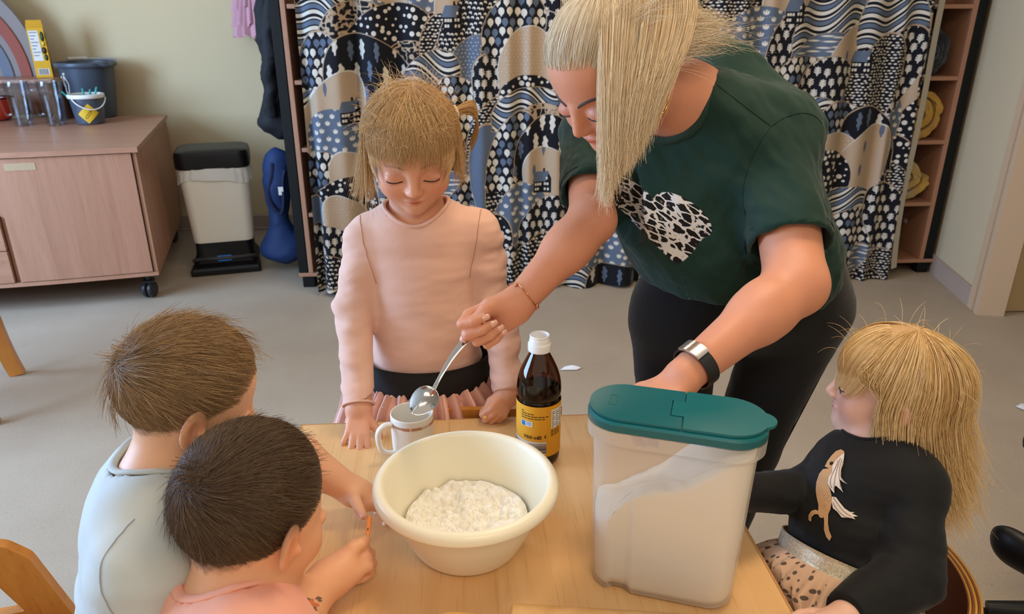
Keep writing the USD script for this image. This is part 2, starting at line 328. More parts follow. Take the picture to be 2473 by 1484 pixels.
# ================================================================ the curtain with its printed landscape
def curtain():
    WU, ZT = 4.55, 1.74                     # length of the cloth along its folds, top edge
    XL, XR = -.80, 2.50
    nz_, nu_ = 372, 1010
    s = np.linspace(0, 1, nu_); z = np.linspace(.012, ZT, nz_)
    S, Z = np.meshgrid(s, z, indexing="ij")
    low = 1 - Z/ZT
    ph = S*2*np.pi
    fold = (np.sin(ph*13 + 1.3*np.sin(ph*2.1) + .5*np.sin(ph*5.3+Z*1.1)) * (.55+.45*np.sin(ph*1.7+1)) + .45*np.sin(ph*21+2*np.sin(ph*3)+.6*Z) )
    amp = (.030 + .018*low)
    xl = XL - .03*low; xr = XR + .03*low
    X = xl + (xr-xl)*S + .012*np.cos(ph*13+1.3*np.sin(ph*2.1))*(.6+low)
    Y = 3.985 + fold*amp - .05*low**2*np.exp(-((S-.0)/.06)**2) + .008*(meshkit.noise(np.stack([S*30, Z*6, 0*Z], -1))-.5)
    Zz = Z + .012*np.sin(ph*6)*low**6
    # the right edge turns back, showing the lining
    e = np.clip((S-.985)/.015, 0, 1); Y += .05*e**2; X -= .018*e**2
    # ---- printed landscape: signed distances of the printed colours, in cloth coordinates taken at the curtain's plane
    f = [np.full(S.shape, -1.0), np.full(S.shape, -1.0), np.full(S.shape, -1.0)]   # 0 beige, 1 blue, 2 white, else navy
    cx = X.copy(); cz = Zz.copy()
    rng = np.random.RandomState(11)
    def hsh(i, j, k, seed): return meshkit.noise(np.stack([i*7.31+.5, j*3.17+.5, k*1.7+seed+.0*i], -1)*1.0+.137, seed)
    def rnd(i, j, k, seed):
        h = (np.asarray(i, np.int64)*374761393 + np.asarray(j, np.int64)*668265263 + k*974634777 + seed*144665) & 0xFFFFFFFF
        h = ((h ^ (h >> 13))*1274126177) & 0xFFFFFFFF; h = ((h ^ (h >> 15))*2246822519) & 0xFFFFFFFF
        return ((h ^ (h >> 16)) & 0xFFFF)/65535.0
    def scatter(x, z, cx_, cz_, fn, seed, jit=.35, stag=True):
        out = None
        i0, j0 = np.floor(x/cx_), np.floor(z/cz_)
        for dj in (-1, 0, 1):
            for di in (-1, 0, 1):
                j = j0+dj; off = np.where(j % 2 == 0, 0, .5) if stag else 0
                i = np.floor(x/cx_-off)+di
                px_ = (i+.5+off+(rnd(i, j, 1, seed)-.5)*jit)*cx_; pz_ = (j+.5+(rnd(i, j, 2, seed)-.5)*jit)*cz_
                d = fn(x-px_, z-pz_, rnd(i, j, 3, seed), rnd(i, j, 4, seed))
                out = d if out is None else [np.maximum(a, b) for a, b in zip(out, d)] if isinstance(d, list) else np.maximum(out, d)
        return out
    def seg(x, z, ax, az, bx, bz, r):
        dx, dz = bx-ax, bz-az; t = np.clip(((x-ax)*dx+(z-az)*dz)/(dx*dx+dz*dz+1e-12), 0, 1)
        return r - np.hypot(x-ax-t*dx, z-az-t*dz)
    def ell(x, z, a, b): return (1-np.sqrt((x/a)**2+(z/b)**2))*np.minimum(a, b)
    W = {}
    def pat(kind, x, z, seed):
        """[(class, field)]"""
        if kind == "dots": return [(2, scatter(x, z, .036, .036, lambda a, b, r, q: .0045+.0085*r-np.hypot(a, b), seed, .6))]
        if kind == "dash": return [(2, scatter(x, z, .021, .016, lambda a, b, r, q: ell(a, b, .0075, .0042), seed, .4))]
        if kind == "bean": return [(2, scatter(x, z, .024, .024, lambda a, b, r, q: np.minimum(.0082-np.hypot(a, b), np.hypot(a+.002, b+.0065)-.0058), seed, .4))]
        if kind == "lake": return [(2, scatter(x, z, .085, .026, lambda a, b, r, q: np.maximum(ell(a, b, .03+.01*r, .0048), -9), seed, .5))]
        if kind == "flower": return [(2, scatter(x, z, .05, .042, lambda a, b, r, q: np.maximum(np.maximum(np.minimum(.0125-np.hypot(a, b), .001-b), ell(a, b-.004, .0035, .010)), np.maximum(ell(a-.009, b-.002, .0035, .0075), ell(a+.009, b-.002, .0035, .0075))), seed, .5))]
        if kind == "balls":
            d = scatter(x, z, .038, .047, lambda a, b, r, q: [np.where(r < .62, np.maximum(ell(a, b-.004, .0150, .0185), seg(a, b, 0, -.018, 0, 0, .0035)), -1), np.where(r >= .62, np.maximum(ell(a, b-.004, .0150, .0185), seg(a, b, 0, -.018, 0, 0, .0035)), -1)], seed, .25)
            return [(2, d[0]), (1, d[1])]
        if kind == "columns":
            d = scatter(x, z, .072, .125, lambda a, b, r, q: [np.where(r < .6, 1, -1)*0 + np.where(r < .6, np.maximum(ell(a+.003*np.sin(b*190), b-.006, .0135, .043), seg(a, b, 0, -.045, 0, 0, .004)), -1), np.where(r >= .6, np.maximum(ell(a+.003*np.sin(b*190), b-.006, .0120, .043), seg(a, b, 0, -.045, 0, 0, .004)), -1)], seed, .35)
            return [(2, d[0]), (1, d[1])]
        if kind == "sprout":
            def sp(a, b, r, q):
                a = a + (q-.5)*.2*b
                d = seg(a, b, 0, -.022, 0, .022, .0030)
                aa = np.abs(a)
                for h, l in ((-.014, .013), (-.003, .0125), (.008, .010)):
                    d = np.maximum(d, seg(aa, b, 0, h, l, h+.010, .0030))
                return d
            return [(2, scatter(x, z, .046, .058, sp, seed, .35))]
        if kind == "stripes":
            w = z + .030*np.sin(x*24+seed) + .35*x*(1 if seed % 2 else -1)
            t = w/.075; t = t-np.floor(t)
            fw = .075*(.12-np.abs(t-.2)); fb = .075*(.14-np.abs(t-.55)); f2 = .075*(.06-np.abs(t-.83))
            return [(2, fw), (1, fb), (2, f2)]
        if kind == "squig":
            n1 = meshkit.noise(np.stack([x*52, z*52, 0*x+seed], -1), seed); n1 = n1 + .35*meshkit.noise(np.stack([x*104, z*104, 0*x+seed], -1), seed+1)
            return [(0, .0030-np.abs(n1-.66)*.020)]
        if kind == "specks": return [(2, scatter(x, z, .020, .018, lambda a, b, r, q: .0032-np.hypot(a, b), seed, .4))]
        if kind == "trees":
            d = scatter(x, z, .10, .12, lambda a, b, r, q: np.where(q < .5, np.maximum(ell(a, b, .009, .028), seg(a, b, 0, -.036, 0, 0, .003)), -1), seed, .5)
            return [(1, d)]
        return []
    def paint(sl, mask, cls_fields):
        """inside mask>0 replace the print by cls_fields (painted in order over navy)"""
        g = [np.full(mask.shape, -1.0) for _ in range(3)]
        for c, m in cls_fields:
            for k in range(3): g[k] = np.maximum(g[k], m) if k == c else np.minimum(g[k], -m)
        for k in range(3): f[k][sl] = np.maximum(np.minimum(f[k][sl], -mask), np.minimum(g[k], mask))
    def over(sl, c, m):
        for k in range(3): f[k][sl] = np.maximum(f[k][sl], m) if k == c else np.minimum(f[k][sl], -m)
    def window(x0, x1, z0, z1):
        i = np.where((xc > x0-.03) & (xc < x1+.03))[0]; j = np.where((z > z0-.03) & (z < z1+.03))[0]
        if len(i) == 0 or len(j) == 0: return None
        return (slice(i[0], i[-1]+1), slice(j[0], j[-1]+1))
    xc = (XL + (XR-XL)*s)
    def hill(u, v, hw, ht, cls, kind, line=True, below=None, skew=0.0, seed=None):
        """dome: top at pixel (u, v) of the photograph, half width and height in pixels"""
        c = PY(u, v, 3.98); k = c[1]/F*1.02
        hx, hz = hw*k, ht*k
        x0, x1, z0, z1 = c[0]-hx, c[0]+hx, c[2]-hz, c[2]
        sl = window(x0-.05, x1+.05, z0, z1)
        if sl is None: return
        x, zz = cx[sl]-c[0], cz[sl]-c[2]
        x = x + skew*zz
        dome = ell(x, zz+hz*.62, hx, hz*.62)
        body = np.minimum(np.minimum(hx*(1-.10*np.clip(-zz/hz, 0, 1)) - np.abs(x), -zz-.62*hz+.001), zz+hz)
        m = np.maximum(dome, body)
        sd = rng.randint(1, 90) if seed is None else seed
        base = {"navy": [], "blue": [(1, np.full(m.shape, .5))], "beige": [(0, np.full(m.shape, .5))]}[cls]
        paint(sl, m, base + (pat(kind, cx[sl], cz[sl], sd) if kind else []))
        if line: over(sl, 0 if cls != "beige" else 2, .0022-np.abs(m))
    def house(u, v, k=1.2):
        c = PY(u, v, 3.98); w, h = .040*k, .050*k
        sl = window(c[0]-.12, c[0]+.12, c[2]-.14, c[2]+.14)
        if sl is None: return
        x, zz = cx[sl]-c[0], cz[sl]-c[2]
        bod = np.minimum(w-np.abs(x), np.minimum(zz+h, .004-zz))
        gab = np.minimum(np.minimum(.052*k-(np.abs(x-.022*k)*1.9+zz), zz+.004), w-x)
        roof = np.minimum(np.minimum(zz-.0, .046*k-zz), np.minimum(x+w+.008-.35*zz, .016*k-x+.30*zz))
        chim = np.minimum(.005-np.abs(x-.008*k), np.minimum(zz-.03*k, .062*k-zz))
        dark = np.maximum(np.maximum(bod, gab), chim)
        for kk in range(3): f[kk][sl] = np.minimum(f[kk][sl], -dark)
        over(sl, 1, np.minimum(roof, .02))
        for q in ((-.030, -.012), (-.019, -.012), (-.008, -.012), (.012, -.010), (.024, -.010), (-.030, -.034), (-.019, -.034), (.012, -.034), (.026, -.034), (.020, .016)):
            over(sl, 2, np.minimum(.0042*k-np.abs(x-q[0]*k), .0062*k-np.abs(zz-q[1]*k)))
    # a field of hills first
    kinds = [("navy", "dots"), ("navy", "sprout"), ("navy", "columns"), ("blue", "flower"), ("navy", "balls"), ("navy", "dash"), ("navy", "sprout"), ("beige", "trees"), ("navy", "bean"), ("navy", "columns"), ("navy", "squig"), ("blue", "lake"), ("navy", "dots"), ("navy", "stripes"), ("navy", "dash"), ("beige", "specks"), ("navy", "balls")]
    n = 0
    for row, v in enumerate(range(-170, 760, 95)):
        for u in range(690, 2300, 120):
            c_, k_ = kinds[(n*5+row*3) % len(kinds)]; n += 1
            hill(u+rng.randint(-40, 40)+60*(row % 2), v+rng.randint(-35, 35), rng.randint(76, 130), 240, c_, k_, skew=rng.uniform(-.5, .5), seed=1+(n % 83))
    # then what the photograph shows, back to front
    for a in [(745, -60, 60, 150, "navy", "sprout"), (815, -30, 85, 140, "navy", "stripes"), (860, 0, 85, 190, "navy", "squig"), (962, 5, 82, 160, "navy", "dots"), (990, 98, 62, 120, "navy", "squig"),
              (765, 75, 48, 190, "navy", "balls"), (858, 80, 80, 200, "navy", "columns"), (772, 215, 50, 60, "navy", "stripes"), (835, 172, 55, 190, "beige", "trees"), (800, 262, 72, 170, "blue", "flower"),
              (775, 365, 48, 90, "navy", "balls"), (830, 365, 38, 110, "beige", None), (850, 425, 62, 120, "navy", "dots"), (758, 475, 30, 120, "blue", None), (812, 470, 44, 130, "beige", "specks"),
              (780, 540, 62, 120, "navy", "sprout"), (782, 610, 60, 110, "navy", "bean"), (800, 690, 60, 70, "navy", "stripes"),
              (1095, -55, 55, 190, "beige", None), (1070, 30, 45, 130, "navy", "dash"), (1115, 66, 56, 140, "navy", "sprout"), (1160, -20, 50, 120, "navy", "bean"), (1165, 82, 45, 90, "blue", "specks"), (1060, 120, 48, 90, "navy", "stripes"),
              (1092, 183, 50, 130, "navy", "balls"), (1180, 130, 62, 230, "navy", "sprout"), (1220, 230, 46, 130, "navy", "dash"), (1195, 330, 45, 90, "navy", "stripes"), (1175, 300, 42, 200, "blue", None), (1230, 360, 48, 190, "navy", "bean"),
              (1262, -20, 52, 110, "navy", "balls"), (1282, 62, 46, 120, "beige", "specks"), (1280, 180, 46, 60, "navy", "dots"), (1290, 210, 62, 90, "navy", "stripes"), (1310, 250, 55, 100, "navy", "squig"), (1262, 268, 42, 160, "navy", "balls"),
              (1330, 275, 46, 130, "navy", "columns"), (1312, 355, 56, 150, "beige", "trees"), (1270, 440, 55, 190, "blue", "flower"), (1345, 470, 48, 110, "navy", "sprout"), (1200, 520, 45, 160, "navy", "dots"), (1250, 590, 50, 150, "navy", "balls"),
              (1330, 560, 56, 150, "navy", "bean"), (1420, 560, 70, 120, "navy", "sprout"), (1500, 520, 110, 220, "blue", "flower"), (1395, 640, 60, 90, "navy", "stripes"), (1560, 645, 46, 90, "navy", "dots"), (1482, 636, 70, 110, "navy", "columns"),
              (1790, -40, 90, 150, "navy", "dash"), (1905, -60, 65, 190, "beige", "trees"), (1850, 15, 78, 150, "blue", "flower"), (1962, 10, 70, 170, "navy", "sprout"), (2040, -40, 65, 150, "navy", "stripes"), (2015, 78, 60, 110, "blue", "lake"),
              (2095, 55, 56, 180, "beige", "trees"), (1945, 135, 56, 100, "navy", "balls"), (2015, 135, 62, 180, "navy", "sprout"), (2110, 180, 60, 130, "blue", "flower"), (2180, -60, 60, 170, "navy", "stripes"), (2215, 60, 50, 170, "navy", "sprout"),
              (2160, 80, 46, 170, "navy", "dash"), (1975, 235, 56, 110, "navy", "stripes"), (2030, 245, 56, 140, "navy", "balls"), (2095, 255, 50, 140, "navy", "columns"), (2020, 320, 62, 130, "beige", "specks"), (2080, 380, 50, 110, "navy", "dots"),
              (2125, 300, 46, 150, "beige", "trees"), (2000, 360, 50, 110, "navy", "dots"), (2060, 450, 56, 80, "navy", "stripes"), (2070, 500, 60, 130, "navy", "balls"), (2130, 440, 46, 170, "navy", "sprout"), (2085, 590, 40, 110, "blue", "lake"),
              (2130, 600, 44, 120, "navy", "dash"), (2085, 650, 50, 70, "navy", "bean")]:
        u_, v_, hw_, ht_, c_, k_ = a; hill(u_, v_, hw_*1.36, ht_*1.12, c_, k_, skew=rng.uniform(-.45, .45))
    for u, v in ((1093, 42), (846, 272), (1310, 440), (1920, 28), (2083, 150), (1812, -120), (1480, 120)): house(u, v)
    A = np.clip(np.stack(f, -1).reshape(-1, 3), -.02, .02)*25+.5
    V = np.stack([X, Y, Zz], -1).reshape(-1, 3)
    i = np.arange(nu_*nz_).reshape(nu_, nz_)
    q = np.stack([i[:-1, :-1], i[1:, :-1], i[1:, 1:], i[:-1, 1:]], -1).reshape(-1, 4)
    return V, np.vstack([q[:, [0, 1, 2]], q[:, [0, 2, 3]]]), A
NAVY, BEIGE, BLUE, CREAM = lin((11, 12, 20)), lin((172, 148, 122)), lin((86, 97, 114)), lin((200, 192, 178))
def curtain_mat():
    e = .028
    nodes = {"a": ("attribute", {"attribute": "print"}), "s": ("separate_xyz", {}), "p": ("principled_bsdf", {"roughness": .85, "specular_ior_level": .25, "sheen_weight": .05}),
             "tc": ("texture_coordinate", {}), "n": ("noise_texture", {"scale": 900.0, "detail": 1.0}), "b": ("bump", {"strength": .25, "distance": .001}),
             "geo": ("geometry", {}), "back": ("mix_color", {"b": lin((196, 188, 172))})}
    links = [("a.vector", "s.vector")]
    prev = None
    for k, (ch, col) in enumerate((("x", BEIGE), ("y", BLUE), ("z", CREAM))):
        nodes[f"r{k}"] = ("map_range", {"from_min": .5-e, "from_max": .5+e, "to_min": 0.0, "to_max": 1.0, "clamp": True})
        nodes[f"m{k}"] = ("mix_color", {"a": NAVY, "b": col})
        links += [(f"s.{ch}", f"r{k}.value"), (f"r{k}.result", f"m{k}.fac")]
        if prev: links.append((prev, f"m{k}.a"))
        prev = f"m{k}.result"
    links += [(prev, "back.a"), ("geo.backfacing", "back.fac"), ("back.result", "p.base_color"), ("tc.object", "n.vector"), ("n.fac", "b.height"), ("b.normal", "p.normal")]
    return usdkit.material(stage, LK + "curtain_print", nodes, links, surface="p.BSDF")
cv, cf, ca = curtain()
cu = thing("curtain", "navy curtain printed with hills, houses and trees before the shelf", "curtain", (.85, 3.98, 0))
part(cu, "cloth", (cv, cf), curtain_mat(), True, attrs={"print": ca})
# the turned lining along the right edge and the rail above the frame
lv, lf = grid(7, 60, lambda u, w: np.stack([2.512+.028*(1-w)+.05*u-.03*np.sin(w*3.1)*(1-w)*1.2, 4.0+.03*u+.01*np.sin(w*9), .06+w*1.62], 1))
part(cu, "lining", thick((lv, lf), .003), pb("curtain_lining", (190, 182, 166), .9), 40)
part(cu, "rail", tube([(-.9, 4.0, 1.76), (2.6, 4.0, 1.76)], .012, 10), M_white)

# ================================================================ bin, bag and hanging clothes by the shelf
bn = thing("pedal_bin", "white pedal bin with black lid and blue pedal mark", "waste bin", (-1.5, 4.62, 0))
BR = euler(0, 0, 13)
def rr(w, d, r): return sg.box(-w/2+r, -d/2+r, w/2-r, d/2-r).buffer(r, quad_segs=8)
def loft(sections):
    """sections: (polygon, z); equal numbers of points"""
    rings = [np.array(sa.rotate(p, 0).exterior.coords)[:-1] for p, _ in sections]; n = len(rings[0])
    V = np.vstack([np.c_[r, np.full(n, z)] for r, (_, z) in zip(rings, sections)]); Fc = []
    for i in range(len(rings)-1):
        for k in range(n):
            l = (k+1) % n; Fc += [[i*n+k, (i+1)*n+k, (i+1)*n+l], [i*n+k, (i+1)*n+l, i*n+l]]
    c0, c1 = len(V), len(V)+1
    V = np.vstack([V, [*rings[0].mean(0), sections[0][1]], [*rings[-1].mean(0), sections[-1][1]]])
    m = (len(rings)-1)*n
    for k in range(n):
        l = (k+1) % n; Fc += [[c0, k, l], [c1, m+l, m+k]]
    f = np.array(Fc)
    tm = trimesh.Trimesh(V, f, process=False)
    return V, (f[:, ::-1] if tm.volume < 0 else f)
def at(mesh, M, loc): return fit(mesh, M, loc)
BL = (-1.49, 4.60, 0)
part(bn, "body", at(loft([(rr(.345, .26, .05), .17), (rr(.35, .265, .05), .19), (rr(.395, .30, .06), .60), (rr(.40, .305, .06), .625)]), BR, BL), pb("bin_white", (240, 236, 222), .3))
lin_v, lin_f = grid(80, 6, lambda u, w: np.stack([(.205+.004*np.sin(u*2*np.pi*17)+.010*(1-w)*meshkit.noise(np.stack([u*20, w*2, u*0], 1))) * np.sign(np.cos(u*2*np.pi))*np.abs(np.cos(u*2*np.pi))**.45, (.157+.003*np.sin(u*2*np.pi*23)) * np.sign(np.sin(u*2*np.pi))*np.abs(np.sin(u*2*np.pi))**.45, .545+.085*w + .018*(1-w)*np.sin(u*2*np.pi*3+1)], 1))
part(bn, "bag_liner", at(thick((lin_v, lin_f), .001), BR, BL), pb("bin_liner", (226, 226, 220), .25), 60)
part(bn, "lid", at(loft([(rr(.405, .31, .06), .622), (rr(.42, .325, .065), .63), (rr(.42, .325, .065), .70), (rr(.405, .31, .06), .722), (rr(.36, .27, .05), .732)]), BR, BL), M_black, 30)
part(bn, "base", at(loft([(rr(.38, .30, .04), .0), (rr(.38, .30, .04), .05), (rr(.34, .26, .05), .09), (rr(.335, .25, .05), .172)]), BR, BL), M_black, 30)
part(bn, "pedal_plate", at(loft([(rr(.40, .13, .012), .003), (rr(.40, .13, .012), .03), (rr(.38, .11, .01), .045)]), BR, np.array(BL)+BR@[0, -.19, 0]), M_black, 30)
part(bn, "pedal_bar", at(tube(spline([(-.17, -.15, .06), (-.165, -.20, .09), (-.13, -.215, .095), (.13, -.215, .095), (.165, -.20, .09), (.17, -.15, .06)], 30), .011, 8), BR, BL), pb("pedal_grey", (44, 46, 50), .3))
part(bn, "pedal_mark", at(cbox(-.04, .04, -.236, -.224, .080, .114, .002), BR, BL), pb("mark_blue", (30, 120, 220), .35), label="blue mark on the pedal")

M_bagblue = pb("bag_blue", (14, 48, 98), .7, bump=(25, .4))
bgx = thing("gym_bag", "long blue bag standing on the floor against the shelf's black post", "bag", (-1.09, 4.5, 0))
def lump(path, radii, seg=28, flat=1.0, seed=0, amp=.01, n=40):
    pts = spline(np.c_[np.array(path, float), radii], n)
    V, Fc = tube(pts[:, :3], pts[:, 3], seg, flat=flat)
    V = V + (np.stack([meshkit.fbm(V*12+k*5.3, 3, seed+k) for k in range(3)], 1)-.5)*amp*2
    return V, Fc
part(bgx, "body", lump([(-1.10, 4.48, .02), (-1.10, 4.48, .04), (-1.105, 4.47, .25), (-1.10, 4.47, .5), (-1.085, 4.48, .64), (-1.07, 4.48, .70), (-1.06, 4.49, .73)], [.03, .076, .080, .080, .076, .062, .03], flat=.85, seed=4, amp=.014), M_bagblue, 50)
part(bgx, "strap", tube(spline([(-1.03, 4.41, .62), (-1.05, 4.395, .50), (-1.06, 4.39, .40), (-1.08, 4.395, .36), (-1.12, 4.40, .40), (-1.13, 4.41, .52), (-1.10, 4.42, .66)], 30), .011, 6), pb("strap_navy", (16, 30, 66), .7))
part(bgx, "care_label", cbox(-1.075, -1.045, 4.385, 4.389, .475, .525, .0008), M_white, label="white label on the bag strap")
jk = thing("dark_coat", "black coat hanging beside the shelf above the blue bag", "coat", (-1.06, 4.5, .7))
part(jk, "body", lump([(-1.05, 4.53, .79), (-1.05, 4.53, .82), (-1.06, 4.53, 1.0), (-1.05, 4.53, 1.3), (-1.05, 4.53, 1.55), (-1.05, 4.53, 1.68)], [.02, .075, .078, .07, .06, .03], flat=.9, seed=8, amp=.03), pb("coat_black", (22, 22, 26), .8), 50)
part(jk, "sleeve", lump([(-.99, 4.40, 1.62), (-1.02, 4.39, 1.35), (-1.06, 4.40, 1.05), (-1.07, 4.41, .93)], [.03, .042, .04, .03], seed=9, amp=.02), pb("coat_black", (22, 22, 26), .8), 50)
# pink tulle dress hanging from the wall
tu = thing("tulle_dress", "pink tulle dress hanging on the yellow wall left of the shelf", "dress", (-1.27, 5.15, 1.3))
def tier(z0, z1, r0, r1, seed):
    def fn(u, w):
        a = (u-.5)*np.pi*1.25; r = r0+(r1-r0)*w + .02*w*np.sin(u*2*np.pi*9+seed) + .012*w*np.sin(u*2*np.pi*17+2*seed)
        return np.stack([-1.275+r*np.sin(a), 5.25-.55*r*np.cos(a), z0+(z1-z0)*w+.012*np.sin(u*40+seed)*w], 1)
    return grid(120, 14, fn)
M_tulle = pane("pink_tulle", (.92, .72, .78), .5, 1.2, body=(232, 176, 186), mixb=.62, brough=.6)
for k, (z0, z1, r0, r1) in enumerate(((1.72, 1.335, .10, .15), (1.72, 1.40, .105, .155), (1.74, 1.50, .10, .145))):
    part(tu, "tulle_layer", thick(tier(z0, z1, r0, r1, k*2.1), .001), M_tulle, 50)
part(tu, "bodice", lump([(-1.275, 5.24, 1.70), (-1.275, 5.24, 1.80), (-1.275, 5.24, 1.95)], [.09, .085, .10], flat=.5, seed=3), pb("pink_satin", (222, 168, 180), .4), 50)
part(tu, "hook", tube(spline([(-1.275, 5.36, 2.03), (-1.275, 5.30, 2.02), (-1.275, 5.24, 1.99), (-1.275, 5.24, 1.95)], 10), .004, 6), pb("hook_metal", (150, 150, 150), .3, metallic=1.0))

# ================================================================ sideboard and what stands on it
ZC = .845
ca_ = math.radians(13)
CO = np.array([-1.655, 3.93, 0])                     # its front right corner; x runs left along the front, y back
CX, CY = np.array([-math.cos(ca_), -math.sin(ca_)*.55, 0]), np.array([-math.sin(ca_)*1.02, math.cos(ca_), 0])
CX /= np.linalg.norm(CX); CY /= np.linalg.norm(CY)
CM = np.stack([CX, CY, [0, 0, 1]], 1)
def onC(mesh):
    v, f = arr(mesh); v = v @ CM.T + CO
    return v, f[:, ::-1]
sb = thing("sideboard", "beech veneer sideboard on castors against the yellow wall", "sideboard", (-2.4, 4.6, 0))
CW, CD = 1.75, 1.30
def bow(x): return -.06*np.sin(np.clip(x/CW, 0, 1)*np.pi)      # the front bulges
def cshape(x0, x1, y0, y1, n=14):
    xs = np.linspace(x0, x1, n)
    return sg.Polygon([(x, bow(x)+y0) for x in xs] + [(x1, y1), (x0, y1)])
part(sb, "top", onC(prism(cshape(-.012, CW+.012, -.015, CD), ZC-.026, ZC)), M_beechx, 30)
part(sb, "side_panel", onC(cbox(0, .022, 0.004, CD, .172, ZC-.0265, .002)), M_beech)
part(sb, "side_panel", onC(cbox(CW-.022, CW, 0.004, CD, .172, ZC-.0265, .002)), M_beech)
part(sb, "bottom_board", onC(prism(cshape(0, CW, .0, CD), .150, .1715)), M_beechx, 30)
part(sb, "back_panel", onC(cbox(.022, CW-.022, CD-.012, CD, .172, ZC-.027, .001)), M_beech)
xd = .665
part(sb, "divider", onC(cbox(xd, xd+.022, -.03, CD-.014, .172, ZC-.027, .002)), M_beech)
part(sb, "divider", onC(cbox(xd+.42, xd+.442, -.03, CD-.014, .172, ZC-.027, .002)), M_beech)
dr = part(sb, "door", onC(prism(cshape(.026, xd-.004, -.004, .016).difference(sg.Point(0, 0).buffer(.0001)), .176, ZC-.031)), M_beech, 30)
hx = np.linspace(xd-.20, xd-.06, 8)
part(dr, "recessed_handle", onC(prism(sg.Polygon([(x, bow(x)-.0056) for x in hx] + [(x, bow(x)-.0036) for x in hx[::-1]]), ZC-.090, ZC-.054)), pb("handle_beige", (176, 152, 118), .5), label="beige recessed grip at the door's top corner")
part(dr, "hinge_edge", onC(cbox(.0235, .0255, -.006, .012, .176, ZC-.03, .0005)), pb("gap_dark", (60, 40, 28), .7))
for k, (a, b) in enumerate(((.176, .345), (.350, .525))):
    d = part(sb, "drawer", onC(prism(cshape(xd+.026, xd+.416, -.004, .016), a, b)), M_beechx, 30)
    part(d, "drawer_box", onC(cbox(xd+.04, xd+.40, .02, .5, a+.01, b-.04, .002)), M_beechx)
part(sb, "niche_board", onC(cbox(xd+.0225, xd+.4195, -.03, CD-.014, .530, .546, .002)), M_beechx)
for k, (x, y) in enumerate(((.075, .08), (.075, CD-.12), (CW-.07, .08), (CW-.07, CD-.12))):
    w = part(sb, "castor", onC(join(xf(lathe(soft([(0, -.03), (.040, -.03), (.047, -.022), (.047, -.006), (.03, -.003), (.03, .003), (.047, .006), (.047, .022), (.040, .03), (0, .03)], 2), 28), (0, 90, 20), (x, y, .047)), cbox(x-.03, x+.03, y-.02, y+.045, .085, .10, .004), xf(lathe([(0, 0), (.014, 0), (.014, .05), (0, .05)], 14), (0, 0, 0), (x, y+.012, .10)))), pb("castor_grey", (34, 36, 40), .4))
part(sb, "castor_bracket", onC(cbox(-.002, .16, .004, .018, .146, .1495, .001)), M_black)
# raised board at the back
hz = 1.10
hu = thing("riser_shelf", "low beech riser shelf standing on the sideboard's left end", "shelf", (-2.9, 4.9, ZC))
hx0 = (CO + CM @ [1.02, 0, 0]); 
e0 = PY(128, 180, 4.9)
def riser(x0, x1, y0, y1, z0, z1): return cbox(x0, x1, y0, y1, z0, z1, .002)
part(hu, "board", riser(-3.6, e0[0], 4.86, 5.30, hz-.022, hz), M_beechx)
part(hu, "upright", riser(e0[0]-.06, e0[0]-.04, 4.92, 5.28, ZC+.0005, hz-.0225), M_beech)
part(hu, "upright", riser(-3.55, -3.53, 4.92, 5.28, ZC+.0005, hz-.0225), M_beech)
part(hu, "back_board", riser(-3.52, e0[0]-.061, 5.262, 5.28, ZC+.0005, hz-.0225), M_beechx)
# wooden rainbow panel
rbw = thing("rainbow_panel", "grey felt half-round panel with rainbow arcs standing on the riser shelf", "decoration", (-3.0, 5.1, hz))
rc0 = PY(-62, 155, 5.12); rc0[2] = hz
def arc(r0, r1, y0, y1, seg=48, tall=1.35):
    a = np.linspace(0, np.pi, seg)
    o = np.stack([r1*np.cos(a), tall*r1*np.sin(a)], 1); i = np.stack([r0*np.cos(a[::-1]), tall*r0*np.sin(a[::-1])], 1)
    v, f = prism(sg.Polygon(np.vstack([o, i]) if r0 > 0 else o), y0, y1)
    return np.stack([v[:, 0]+rc0[0], 5.12-v[:, 2], v[:, 1]+hz+.0005], 1), f
felt = lambda n, c: pb("felt_" + n, c, .95, bump=(40, .5))
part(rbw, "panel", arc(0, .425, 0, .03), felt("grey", (142, 132, 128)), 30)
for r0, r1, n, c in ((.29, .355, "brick", (150, 84, 72)), (.18, .245, "slate", (110, 116, 130)), (.08, .14, "ochre", (190, 150, 96))):
    part(rbw, "arc", arc(r0, r1, .03, .042), felt(n, c), 30, label={"brick": "brick red arc", "slate": "slate grey arc", "ochre": "ochre arc"}[n])
# yellow carton
cb = PY(108, 172, 5.03); cb[2] = hz
ct = thing("drink_carton", "yellow printed drink carton on the riser shelf beside the rainbow", "carton", cb)
CR = euler(0, 0, 22)
def onB(m): return fit(m, CR, cb)
M_ct = pb("carton_yellow", (226, 172, 40), .45)
part(ct, "box", onB(cbox(-.045, .045, -.045, .045, .0005, .295, .002)), M_ct)
part(ct, "gable", onB(arr(trimesh.convex.convex_hull(np.array([(-.045, -.045, .2955), (.045, -.045, .2955), (.045, .045, .2955), (-.045, .045, .2955), (-.04, -.02, .335), (.04, -.02, .335), (.04, .0, .335), (-.04, .0, .335)])))), pb("carton_top", (222, 160, 34), .45))
part(ct, "text_panel", onB(cbox(-.038, .012, -.0462, -.0452, .10, .275, .0003)), M_white)
for k in range(8): part(ct, "text_line", onB(cbox(-.034, .006-.01*(k % 3), -.0470, -.0463, .262-.019*k, .267-.019*k, .0003)), pb("print_grey", (120, 124, 136), .6))
part(ct, "barcode_panel", onB(cbox(-.03, .03, -.0462, -.0452, .018, .055, .0003)), M_white)
for k in range(9): part(ct, "barcode_bar", onB(cbox(-.027+.006*k, -.0245+.006*k+.001*(k % 2), -.0470, -.0463, .02, .053, .0003)), M_black)
